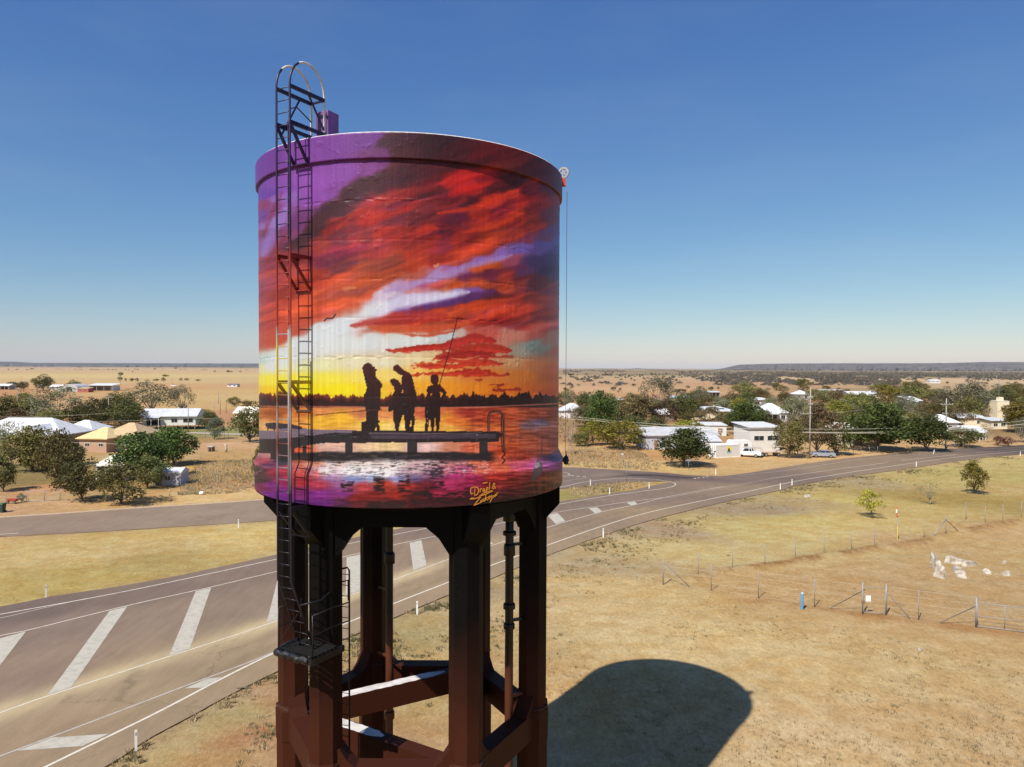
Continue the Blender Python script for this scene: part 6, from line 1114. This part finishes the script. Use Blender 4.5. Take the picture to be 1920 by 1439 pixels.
# ---- power poles and wires
M_POLE = mat('weathered_pole', (0.30, 0.29, 0.25), rough=0.9, bump=0.3); M_WIRE = mat('wire', (0.62, 0.58, 0.46), rough=0.6); M_INS = mat('insulator', (0.55, 0.55, 0.55), rough=0.3)
def at3(px, py, Y): d = ray(px, py); k = Y / d.y; return Vector((d.x * k, Y, CAMH + d.z * k))
def pole(px, ytop, ybase, label, arms=(), group=None, r=0.13):
    p = G(px, ybase); s = MPP(p); h = (ybase - ytop) * s; t = empty('power_pole', p); tag(t, label, 'power pole', group)
    MB().tube([(0, 0, -0.1), (0, 0, h * 0.5), (0, 0, h)], [r, r * 0.85, r * 0.65], 8).build('post', M_POLE, t)
    for ya, w, off in arms:
        z = (ybase - ya) * s; a = MB().box((off * s, -0.15, z), (w * s, 0.12, 0.14)).build('crossarm', M_POLE, t)
        for k in (-0.46, -0.2, 0.2, 0.46): MB().tube([(off * s + k * w * s, -0.15, z + 0.06), (off * s + k * w * s, -0.15, z + 0.26)], 0.05, 6).build('insulator', M_INS, a)
    return t
pole(1518, 727, 859, 'tall green-grey power pole beside the silver car', ((745, 9, 0), (776, 20, -9), (758, 8, 0)), r=0.17); pole(1773, 747, 842, 'power pole with wide crossarm before the right-hand houses', ((758.5, 23, 0), (776, 10, -3)), r=0.17); pole(1300, 792, 842, 'power pole rising behind the lone round tree', ((795, 6, 0),))
pole(1479, 776, 800, 'plain pole beside the white pyramid-roofed house'); pole(1363, 744, 766, 'pole left of the white flat-roofed house'); pole(1106, 740, 782, 'pole behind the hedge right of the tank', ((742, 5, 0),)); pole(1144, 711, 748, 'far pole standing on the plain right of the tank', ((713, 4, 0),)); pole(1868, 703, 745, 'tall thin pole behind the cream building')
pole(33, 728, 786, 'pole in front of the big gum at the left edge', ((729, 8, 0),)); pole(52, 744, 788, 'shorter pole just right of the left edge pole'); pole(204, 744, 806, 'pole with crossarm among dark trees left of the stilted house', ((745, 20, 0),)); pole(353, 756, 810, 'pole in front of the stilted house right end'); pole(401, 748, 790, 'pole behind the silver-green bush'); pole(410, 723, 758, 'tallest of the bare poles on the plain by the tank'); pole(413, 737, 777, 'pole right beside the tallest bare pole'); pole(424, 739, 775, 'rightmost bare pole near the tank', ((740, 7, 3),))
for x, a, b, l_ in ((323, 704, 723, 'thin far pole by the tiny white vehicle on the left plain'), (40, 706, 720, 'thin far pole left of the dark windswept tree'), (102, 708, 721, 'thin far pole behind the small white farm shed'), (132, 709, 721, 'thin far pole behind the barrel-roofed store'), (145, 707, 722, 'thin far pole above the red farm shed'), (226, 706, 722, 'thin far pole right of the long open farm shed')): pole(x, a, b, l_, ((a + 1.5, 5, 0),), 'far poles on the left plain')
for x, a, b, l_ in ((1166, 710, 737, 'thin far pole just right of the tall plain pole near the tank'), (1277, 715, 745, 'thin far pole above the pale blue roof'), (1320, 703, 725, 'thin far pole left of the tallest one above the open-sided shed'), (1336, 697, 728, 'tallest thin far pole above the open-sided shed'), (1620, 716, 740, 'thin far pole above the long white roof')): pole(x, a, b, l_, ((a + 1.5, 4, 0),), 'far poles on the right plain')
pole(1485, 836, 858, 'short steel pole at the fence before the olive tree'); pole(1496, 834, 858, 'second short steel pole at the fence by the silver car')
def wire(spec, label, sag=0.25, r=0.028, group='overhead wires'):
    P = [at3(*q) for q in spec]; pts = []
    for a, b in zip(P, P[1:]):
        for k in range(10): t = k / 10; pts.append(a.lerp(b, t) - Vector((0, 0, sag * 4 * t * (1 - t))))
    pts.append(P[-1]); o = MB().tube(pts, r, 4).build('overhead_wire', M_WIRE); return tag(o, label, 'wire', group)
wire(((1050, 778, 190), (1102, 784, 178), (1300, 799, 158), (1518, 805, 138), (1773, 799, 154), (1940, 787, 172)), 'upper of the roadside wires strung past the tall power pole'); wire(((1050, 783, 190), (1110, 788, 178), (1300, 804.5, 158), (1518, 811, 138), (1773, 806, 154), (1940, 793, 172)), 'lowest bold wire along the road past the tall power pole', r=0.055); wire(((1518, 812, 138), (1773, 809, 154), (1940, 799, 172)), 'lowest wire between the tall pole and the crossarm pole')
wire(((1518, 776, 138), (1620, 768, 190), (1690, 775, 200)), 'wire running back from the tall power pole into town'); wire(((-40, 780, 195), (33, 781, 190), (204, 775, 192), (353, 771, 190)), 'top wire across the big gum at left', r=0.02); wire(((-40, 792, 180), (130, 791, 182), (353, 784, 186), (485, 782, 190)), 'middle wire across the stilted white house', r=0.02); wire(((-40, 814, 120), (60, 822, 122), (200, 832, 125), (350, 832, 128), (490, 828, 132)), 'lowest wire crossing before the tan house', r=0.022)

# ---- roadside guide posts
M_REFL = mat('red_reflector', (0.5, 0.04, 0.03), rough=0.3)
gp = MB().box((0, 0, 0.47), (0.11, 0.035, 1.0)).mesh('post', M_WHITE); gr = MB().box((0, -0.021, 0.80), (0.055, 0.008, 0.13)).mesh('reflector', mat('grey_reflector', (0.28, 0.28, 0.30), rough=0.3))
for x, y, lab, tilt in ((255, 1409, 'nearest white guide post at the bottom left road edge', 0), (782, 1153, 'white guide post seen between the tower legs', 0), (1131, 1008, 'white guide post just right of the tower', 0), (86, 1121, 'white guide post on the grass median at far left', 0), (447, 991, 'small dark guide post beside the service road left of the tank', 0), (1107, 912, 'white guide post at the tank end of the grass island', 0), (1143, 928, 'middle white guide post on the grass island', 0), (1217, 917, 'white guide post at the nose of the grass island', 0), (1342, 891, 'white guide post across the junction below the round tree', 0),
                        (1463, 919, 'left post of the close pair of guide posts on the near verge', 0), (1485, 911, 'right post of the close pair of guide posts on the near verge', 0), (1718, 876, 'white guide post on the near verge above the bare young tree', 0), (1913, 856, 'white guide post at the right picture edge', 0), (1750, 852, 'leaning white guide post on the far verge by the crossarm pole', 0.18)):
    o = empty('guide_post', G(x, y), -math.atan2(G(x, y).x, G(x, y).y)); o.rotation_euler.y = tilt; tag(o, lab, 'guide post', 'white roadside guide posts'); obj('post', gp, o); obj('reflector', gr, o)
# street signs
def sign(px, ytop, ybase, label, boards):
    p = G(px, ybase); s = MPP(p); h = (ybase - ytop) * s; t = empty('street_sign', p); tag(t, label, 'sign'); MB().tube([(0, 0, 0), (0, 0, h)], 0.035, 6).build('pole', M_STEEL, t)
    for dx, z, w, hh, m in boards: MB().box((dx, -0.05, h - z), (w, 0.02, hh)).build('board', m, t)
sign(1169, 851, 872, 'thin street name sign on the vacant lot right of the tank', ((-0.25, 0.05, 0.5, 0.12, M_WHITE), (0.35, 0.22, 0.6, 0.12, M_STUMP))); sign(1175, 866, 902, 'thin bare sign pole beside the side road', ()); sign(1291, 861, 883, 'back of a small sign in front of the round dark tree', ((0, 0.2, 0.75, 0.35, M_STEEL),))

# ---- paddock fence, gates, posts
M_FPOST = mat('steel_picket', (0.26, 0.24, 0.23), rough=0.7, metal=0.2); M_MESH = mat('fence_wire', (0.30, 0.29, 0.28), rough=0.6, metal=0.3); M_RUST = mat('rusty_pipe', (0.22, 0.12, 0.08), rough=0.8)
def fence(label, pts, h, name='wire_fence', wires=5, r=0.034, mp=None, braces=(), wr=0.004):
    P = [G(*q) for q in pts]; t = empty(name, P[0]); tag(t, label, 'fence'); o = P[0]
    for p in P: MB().tube([(0, 0, -0.1), (0, 0, h)], r, 6).build('post', mp or M_FPOST, t, p - o)
    for k in range(wires):
        z = h * (0.06 + 0.9 * k / max(1, wires - 1)); MB().tube([p - o + Vector((0, 0, z)) for p in P], wr, 3).build('wire', M_MESH, t)
    for i, (bx_, by_), zt in braces: MB().tube([P[i] - o + Vector((0, 0, zt)), P[i] - o + Vector((0.15, 0, zt)), G(bx_, by_) - o], 0.03, 6).build('brace', M_STEEL, t)
    return t
fence('far run of the paddock wire fence along the low bank', ((1243, 1097), (1309, 1083), (1373, 1070), (1434, 1064), (1491, 1052), (1545, 1044), (1596, 1034), (1640, 1027), (1682, 1012), (1732, 1011), (1773, 1005), (1811, 976), (1847, 984), (1880, 980), (1915, 975), (1990, 962)), 2.1, braces=())
fence('near run of the paddock wire fence from the corner brace to the small gate', ((1243.5, 1097.5), (1333.5, 1108), (1422, 1122), (1527, 1137), (1617, 1150)), 2.1, braces=((0, (1293, 1101), 1.75), (4, (1556, 1141), 1.7)))
fence('short run of paddock fence between the small gate and the wide gate', ((1662, 1153), (1722, 1162), (1829, 1176)), 2.1, braces=((0, (1706, 1160), 1.5), (2, (1762, 1168), 1.5)))
ap = empty('strainer_assembly', G(1773, 1005)); tag(ap, 'A-shaped strainer braces on the far fence, one of them rusty', 'fence brace')
for q, m in (((1746, 1010), M_STEEL), ((1800, 1000), M_RUST)): MB().tube([(0, 0, 1.75), G(*q) - G(1773, 1005)], 0.045, 6).build('brace', m, ap)
def gate(name, label, a, b, h, mid=(), bars=(0.06, 0.96), sign_=False, posts=True):
    A, B = G(*a), G(*b); t = empty(name, A); tag(t, label, 'gate'); d = B - A; fr = MB()
    for z in bars: fr.tube([Vector((0, 0, h * z)), d + Vector((0, 0, h * z))], 0.024, 6)
    for k in (0.02, 0.98) + tuple(mid): fr.tube([d * k + Vector((0, 0, h * bars[0])), d * k + Vector((0, 0, h * bars[-1]))], 0.022, 6)
    fr.build('frame', M_STEEL, t)
    for k in range(1, 9): MB().tube([d * 0.02 + Vector((0, 0, h * k / 9)), d * 0.98 + Vector((0, 0, h * k / 9))], 0.003, 3).build('mesh_wire', M_MESH, t)
    if posts:
        for q in (Vector(), d): MB().tube([q + Vector((0, 0, -0.1)), q + Vector((0, 0, h + 0.25))], 0.045, 8).build('post', M_STEEL, t)
    if sign_: MB().box(d * 0.22 + Vector((0, -0.06, h * 0.56)), (0.36, 0.02, 0.42)).build('notice', M_WHITE, t); MB().box(d * 0.02 + Vector((0, -0.06, h * 0.42)), (0.22, 0.12, 0.2)).build('latch', M_RUST, t)
    return t
gate('foot_gate', 'narrow steel foot gate with a small white notice', (1617, 1150.5), (1661, 1153.5), 2.0, sign_=True)
gate('wide_gate', 'wide pipe farm gate at the right picture edge', (1830, 1176.5), (1960, 1192), 1.75, mid=(0.42, 0.75), bars=(0.05, 0.45, 0.96))
def marker(px, py, h, r, m, name, label, cat, cap=None):
    t = empty(name, G(px, py)); tag(t, label, cat); MB().lathe([(r, -0.1), (r, h * 0.9), (r * 0.8, h * 0.97), (0.005, h)], 12).build('shaft', m, t)
    if cap: MB().lathe([(r * 1.06, h * cap[0]), (r * 1.06, h * cap[1])], 12).build('band', cap[2], t)
    return t
marker(1504, 1143, 1.28, 0.09, mat('blue_post_paint', (0.07, 0.28, 0.52), rough=0.5), 'blue_post', 'blue marker post standing before the paddock fence', 'post', (0.9, 0.985, mat('pale_blue_cap', (0.5, 0.62, 0.7), rough=0.5)))
marker(1681, 971, 1.3, 0.07, mat('orange_post_paint', (0.55, 0.12, 0.05), rough=0.6), 'marker_post', 'red and white marker post right of the bright young tree', 'post', (0.45, 0.78, M_WHITE)); marker(1682.5, 1013, 1.5, 0.04, mat('yellow_post_paint', (0.62, 0.46, 0.10), rough=0.6), 'marker_post', 'thin yellow post in the far paddock fence line', 'post')
marker(318, 933, 1.1, 0.07, mat('sandy_post', (0.58, 0.44, 0.24), rough=0.9), 'corner_post', 'sandy wooden corner post beside the dry lot left of the tank', 'post')
# pale rocks and broken slabs in the paddock
M_ROCK = mat('pale_limestone', (0.24, 0.18, 0.12), rough=0.95, bump=0.8, bscale=6, col2=(0.54, 0.50, 0.43), scale=2.2)
def rock(px, py, w, h, d, label, seed, group='pale rocks in the paddock', sharp=0.25, m=None):
    """angular broken block: uneven six-sided base, tilted and chipped top, sunk a little into the soil"""
    g = np.random.default_rng(seed); n = 7; mb = MB(); tl = g.uniform(-0.45, 0.45, 2); L0 = []
    ang = np.sort(g.uniform(0, 2 * math.pi, n)) * 0.4 + np.arange(n) * 2 * math.pi / n * 0.6; ra = g.uniform(0.72, 1.12, n)
    for z, k in ((-0.2, 1.08), (0.30, 1.0), (0.78, 0.86), (0.95, 0.55)):
        L0.append([(k * w / 2 * ra[i] * math.cos(ang[i]) * (1 + g.uniform(-0.08, 0.08)), k * d / 2 * ra[i] * math.sin(ang[i]) * (1 + g.uniform(-0.08, 0.08)), h * z * (1 + (tl[0] * math.cos(ang[i]) + tl[1] * math.sin(ang[i])) * (z > 0.5))) for i in range(n)])
    for a, b in zip(L0, L0[1:]): mb.add(a + b, [(i, (i + 1) % n, n + (i + 1) % n, n + i) for i in range(n)])
    mb.add(L0[-1], [tuple(range(n))]); o = mb.build('rock', m or M_ROCK, None, G(px, py), seed * 0.7); return tag(o, label, 'rock', group)
for i, (x, y, w, h, d, l) in enumerate(((1752, 1055, 1.2, 1.0, 0.7, 'upright pale rock at the back left of the paddock pile'), (1756, 1068, 1.5, 0.95, 0.8, 'middle white rock on the left side of the paddock pile'), (1760, 1083, 1.3, 1.0, 0.8, 'front white rock of the paddock pile'), (1796, 1058, 2.6, 0.75, 0.9, 'long pale slab at the back of the paddock pile'), (1818, 1062, 2.0, 0.6, 0.9, 'long pale rock with dark end right of the pile'), (1796, 1072, 1.8, 0.6, 0.9, 'dusty rock in the middle of the paddock pile'), (1802, 1082, 1.4, 0.55, 0.8, 'low grey rock at the front right of the pile'), (1850, 1076, 1.0, 0.4, 0.6, 'small wedge rock right of the pile'), (1884, 1079, 1.1, 0.45, 0.7, 'rightmost pale rock in the paddock'), (1882, 1057, 0.7, 0.25, 0.4, 'flat little rock behind the rightmost one'), (1774, 1050, 0.8, 0.4, 0.4, 'small rock between the upright one and the long slab'))):
    rock(x, y, w * 0.9, h * 0.78, d * 0.95, l, i + 1)
rock(1326, 1083, 0.85, 0.22, 0.5, 'flat pale stone at the paddock fence corner', 21, None); rock(1513, 1054, 0.5, 0.15, 0.3, 'little pale stone below the far paddock fence', 22, None); rock(1515, 932, 1.6, 0.35, 0.9, 'pale concrete culvert end on the near verge', 23, None, 0.1)
rock(1725, 1218, 0.75, 0.06, 0.25, 'thin white fragment lying on the bare ground at right', 24, None)

# ---- left yards
def mesh_gate():
    t = fence('chain wire yard fence beside the service road at the left', ((-60, 946), (11, 945.5), (50, 941), (84, 940), (114, 938), (160, 935), (212, 933)), 1.5, 'yard_fence', 4, 0.03, M_STEEL, wr=0.008); return t
mesh_gate(); gate('yard_gate', 'double wire yard gate with diagonal stays at far left', (52, 942), (113, 939), 1.45, mid=(0.5,), bars=(0.05, 0.97), posts=False)
fence('low wire fence along the front of the dry vacant lot', ((318, 931), (342, 930), (370, 928), (385, 926), (416, 922), (448, 921), (480, 920), (500, 919)), 1.1, 'lot_fence', 3, 0.035, mat('fence_timber', (0.36, 0.26, 0.16), rough=0.9), wr=0.008)
fence('wire fence across the bare yard behind the dry lot', ((344, 860), (376, 861), (409, 858.5), (440, 858), (472, 857), (500, 856)), 1.2, 'back_fence', 3, 0.03, wr=0.008)
fence('tall wire fence along the lane behind the silver-green bush', ((375, 821), (385, 822), (421, 823), (428, 823), (444, 825), (470, 828)), 2.0, 'lane_fence', 4, 0.035, wr=0.01)
lane = ribbon('lane', Gs('352,812 400,813.5 455,815 520,815'), 3.2, mat('lane_gravel', (0.38, 0.32, 0.26), rough=0.95), 0.05, None); tag(lane, kind='structure')
fence('post and wire fence under the right roadside trees', ((1500, 858), (1525, 857), (1600, 853), (1614, 852), (1630, 851), (1645, 849), (1680, 847), (1700, 846), (1740, 843), (1790, 840)), 1.3, 'roadside_fence', 4, 0.04, M_STEEL, wr=0.012)
wb = empty('wheelie_bin', G(4, 961)); tag(wb, 'dark green wheelie bin at the kerb on the left edge', 'bin'); M_BIN = mat('bin_green', (0.03, 0.06, 0.04), rough=0.5)
MB().hull([(-0.22, -0.26, 0.05), (0.22, -0.26, 0.05), (0.22, 0.24, 0.05), (-0.22, 0.24, 0.05)], [(-0.29, -0.36, 0.98), (0.29, -0.36, 0.98), (0.29, 0.34, 0.98), (-0.29, 0.34, 0.98)]).build('body', M_BIN, wb); MB().hull([(-0.31, -0.40, 0.985), (0.31, -0.40, 0.985), (0.31, 0.38, 0.985), (-0.31, 0.38, 0.985)], [(-0.27, -0.3, 1.07), (0.27, -0.3, 1.07), (0.27, 0.38, 1.10), (-0.27, 0.38, 1.10)]).build('lid', mat('lid_green', (0.05, 0.10, 0.05), rough=0.5), wb)
for s in (-0.26, 0.26): MB().tube([(s - 0.03, 0.27, 0.11), (s + 0.03, 0.27, 0.11)], 0.11, 10).build('wheel', M_TYRE, wb)
kn = empty('dog_kennel', G(396, 847), R_(-12)); tag(kn, 'small timber dog kennel on the bare yard', 'kennel'); MB().box((0, 0, 0.5), (1.0, 1.0, 1.0)).build('box', WALL['brown'], kn); MB().box((0.08, -0.51, 0.42), (0.6, 0.03, 0.75)).build('opening', M_DARKOPEN, kn); MB().box((0, 0, 1.04), (1.2, 1.2, 0.08), rx=R_(4)).build('roof', WALL['dim'], kn)
sk = empty('tree_stump', G(424, 848)); tag(sk, 'pale broken tree stump standing right of the kennel', 'stump'); MB().tube([(0, 0, 0), (0.02, 0, 0.7), (-0.05, 0, 1.25), (-0.35, 0, 1.6)], [0.27, 0.24, 0.2, 0.12], 9).build('trunk', mat('bleached_wood', (0.45, 0.36, 0.26), rough=0.9, bump=0.6), sk); MB().tube([(0.05, 0, 1.1), (0.22, 0, 1.5)], [0.13, 0.05], 7).build('snag', M_BARK, sk)
bl = empty('white_drum', G(378, 928)); tag(bl, 'white plastic drum lying by the dry lot fence', 'drum'); MB().tube([(-0.3, 0, 0.22), (-0.24, 0, 0.22), (0.22, 0, 0.24), (0.3, 0, 0.24)], [0.12, 0.22, 0.22, 0.12], 12).build('drum_body', M_WHITE, bl); MB().tube([(0.3, 0, 0.24), (0.36, 0, 0.24)], 0.05, 8).build('cap', M_STUMP, bl)
rc = empty('red_cart', G(24, 944)); tag(rc, 'faded red garden cart inside the yard fence', 'cart'); MB().hull([(-0.45, -0.25, 0.25), (0.45, -0.25, 0.25), (0.45, 0.25, 0.25), (-0.45, 0.25, 0.25)], [(-0.6, -0.35, 0.6), (0.6, -0.35, 0.6), (0.6, 0.35, 0.6), (-0.6, 0.35, 0.6)]).build('tray', mat('faded_red', (0.42, 0.09, 0.06), rough=0.7), rc); wheel(rc, -0.4, -0.3, 0.17, 0.08); wheel(rc, 0.4, -0.3, 0.17, 0.08); MB().tube([(0.6, 0, 0.55), (1.0, 0, 0.85)], 0.02, 6).build('handle', M_STEEL, rc)
tree(40, 942, 14, 16, 'silver', 'potted bush inside the left yard fence beside the red cart', 'bush', name='garden_bush')
dl = empty('branch_debris', G(456, 1294)); tag(dl, 'dark fallen branch on the road edge at bottom left', 'branch'); MB().tube([(-0.35, 0, 0.1), (0, 0.05, 0.13), (0.4, 0.12, 0.1)], [0.03, 0.05, 0.02], 6).build('stick', M_BARK, dl); MB().tube([(0, 0.05, 0.13), (0.2, -0.1, 0.12)], [0.03, 0.01], 5).build('stick', M_BARK, dl)

# ---- trees that fill the gaps between the houses; each is named by its look and by what it stands next to
LMK = [(500, 'tank')] and [(1048, 1100, 778, 'the white-roofed house at the tank edge'), (1238, 1273, 786, 'the small white gable roof'), (1258, 1312, 752, 'the pale blue roof'), (1293, 1384, 780, 'the chimney house'), (1318, 1364, 812, 'the small white garage'), (1206, 1352, 834, 'the long grey shed'), (1400, 1468, 830, 'the two-storey white house'), (1428, 1480, 786, 'the white pyramid-roofed house'), (1398, 1442, 758, 'the white flat-roofed house'), (1326, 1352, 742, 'the far open-sided shed'), (1490, 1520, 746, 'the small white roof under the olive tree'), (1590, 1652, 748, 'the long white roof'), (1512, 1524, 820, 'the tall power pole'), (1525, 1562, 852, 'the silver car'), (1574, 1604, 825, 'the cream wall between dark trees'), (1702, 1730, 762, 'the stilted white house at right'), (1767, 1779, 810, 'the crossarm power pole'), (1754, 1800, 804, 'the white roof beside the crossarm pole'), (1796, 1848, 794, 'the long silver roof'), (1868, 1893, 775, 'the tall cream building'), (1808, 1850, 820, 'the low house with awnings'), (1612, 1640, 786, 'the half-hidden white house'), (0, 120, 820, 'the large white roof'), (112, 176, 815, 'the low white-roofed wing'), (142, 206, 840, 'the sandy-roofed tan house'), (266, 368, 795, 'the white house on stilts'), (176, 234, 888, 'the white carport'), (1470, 1500, 850, 'the olive tree by the two-storey house'), (1125, 1205, 830, 'the yellow-green hedge')]
def near_words(x, y, k=0):
    r = []
    for a, b, q, nm in LMK:
        dx = 0 if a <= x <= b else (a - x if x < a else x - b); r.append((math.hypot(dx, 2.2 * (y - q)), nm, 'left of' if x < a else 'right of' if x > b else ('behind' if y < q else 'in front of')))
    r.sort(key=lambda t: t[0]); return r[k][2] + ' ' + r[k][1]
def fill_trees():
    g = random.Random(31); lab = {'dark': 'dark green', 'olive': 'olive green', 'rust': 'rusty brown', 'gum': 'grey-green', 'yellow': 'yellow-green'}; todo = list(FILL)
    for x0, x1, y0, y1, cnt, where in ((1055, 1250, 758, 812, 12, 'trees behind the hedge'), (1250, 1500, 752, 808, 24, TOWN_M), (1500, 1720, 748, 838, 34, TOWN_R), (1720, 1930, 750, 822, 26, TOWN_R), (-20, 260, 776, 806, 12, BELT_L), (60, 130, 866, 905, 2, BELT_L)):
        c = 0; tries = 0
        while c < cnt and tries < 600:
            tries += 1; x, y = g.uniform(x0, x1), g.uniform(y0, y1); s = (y - 690) / 100.0; w = g.uniform(30, 58) * s ** 0.75; h = w * g.uniform(0.62, 0.9)
            if any(a + (b - a) * 0.12 < x < b - (b - a) * 0.12 and q - 3 < y < q + 24 for a, b, q in HOUSES) or (1850 < x < 1910 and y > 770): continue
            c += 1; todo.append((x, y, w, h, g.choice(('dark', 'dark', 'olive', 'olive', 'olive', 'rust', 'gum', 'gum', 'yellow' if x > 1000 else 'olive')), where))
    seen = set()
    for x, y, w, h, k, where in todo:
        sz = 'small' if w < 30 else 'large' if w > 46 else 'mid-sized'; base = sz + ' ' + lab[k] + ' tree ' + near_words(x, y); l_ = base; j = 1
        while l_ in seen and j < 9: l_ = sz + ' ' + lab[k] + ' tree ' + near_words(x, y, j); j += 1
        seen.add(l_); tree(x, y, w, h, k, l_ if len(l_.split()) <= 16 else base, group=where)
fill_trees()
# ================================================================== HILLS AND AIR
def mesa(name, pts, dist, depth, m, seed):
    """escarpment from its skyline: photo points (x, top) at a distance; sloping face, flat top running back"""
    X = np.linspace(pts[0][0], pts[-1][0], 260); T = np.interp(X, [p[0] for p in pts], [p[1] for p in pts]) - 0.5 * (N1.fbm(X / 13.0, 0 * X + seed, 4) - 0.5)
    rows = []; NR = 9
    for k in range(NR):
        f = k / (NR - 1); row = []
        for x, t in zip(X, T):
            gully = (N2.fbm(x / 9.0 + seed, f * 1.2, 3) - 0.5)
            d = dist + depth * f ** 1.6 + gully * depth * 0.5 * (f < 0.95); a = math.atan2((x - 960), FPX)
            top = at3(x, t, dist + depth).z; row.append((d * math.tan(a), d, -8 + (top + 8) * min(1, f ** 0.8)))
        rows.append(row)
    back = [(p[0] * 1.25, p[1] * 1.25, p[2] * 0.98) for p in rows[-1]]; low = [(p[0] * 1.3, p[1] * 1.3, -30) for p in rows[-1]]; rows += [back, low]
    V = np.array(rows).reshape(-1, 3); n = len(X); i, j = np.meshgrid(np.arange(len(rows) - 1), np.arange(n - 1), indexing='ij'); Fq = np.stack([i * n + j, i * n + j + 1, (i + 1) * n + j + 1, (i + 1) * n + j], -1).reshape(-1, 4)
    return tag(obj(name, np_mesh(name, V, Fq, m, False)), kind='structure')
M_HILL = mat('scrub_hill', (0.045, 0.045, 0.046), rough=1.0, col2=(0.10, 0.088, 0.082), scale=0.006, coord='Object'); M_SCARP = mat('scarp_hill', (0.045, 0.045, 0.046), rough=1.0, col2=(0.15, 0.125, 0.11), scale=0.009, coord='Object')
mesa('hills', [(-700, 676), (-300, 677), (0, 678.5), (25, 678.5), (60, 680.5), (200, 681), (300, 681.5), (480, 682), (620, 683), (760, 686), (900, 690), (960, 693)], 13000, 1500, M_HILL, 3)
mesa('hills', [(1020, 693), (1055, 692.2), (1100, 692.4), (1130, 691.5), (1170, 692.6), (1195, 690.6), (1215, 692.4), (1300, 693.4), (1340, 694)], 15000, 1200, M_HILL, 5)
mesa('hills', [(1335, 694), (1355, 691), (1372, 687), (1385, 684.2), (1420, 683.2), (1470, 682), (1560, 681.6), (1700, 681.5), (1780, 681.2), (1830, 679.4), (1850, 679), (1920, 679.4), (2100, 680), (2500, 679)], 9000, 1300, M_SCARP, 8)
hz = bpy.data.materials.new('clear_dry_air'); hz.use_nodes = True; hn, hl_ = hz.node_tree.nodes, hz.node_tree.links; hn.remove(hn['Principled BSDF'])
pv = hn.new('ShaderNodeVolumePrincipled'); pv.inputs['Color'].default_value = (0.88, 0.93, 1.0, 1); pv.inputs['Density'].default_value = HAZE_D; pv.inputs['Anisotropy'].default_value = 0.0
hl_.new(pv.outputs[0], hn['Material Output'].inputs['Volume'])
if HAZE_D > 0:
    hb = MB().box((0, 12000, 80), (70000, 74000, 250)).build('haze', hz); tag(hb, 'thin pale haze lying over the plain', 'haze', kind='stuff')
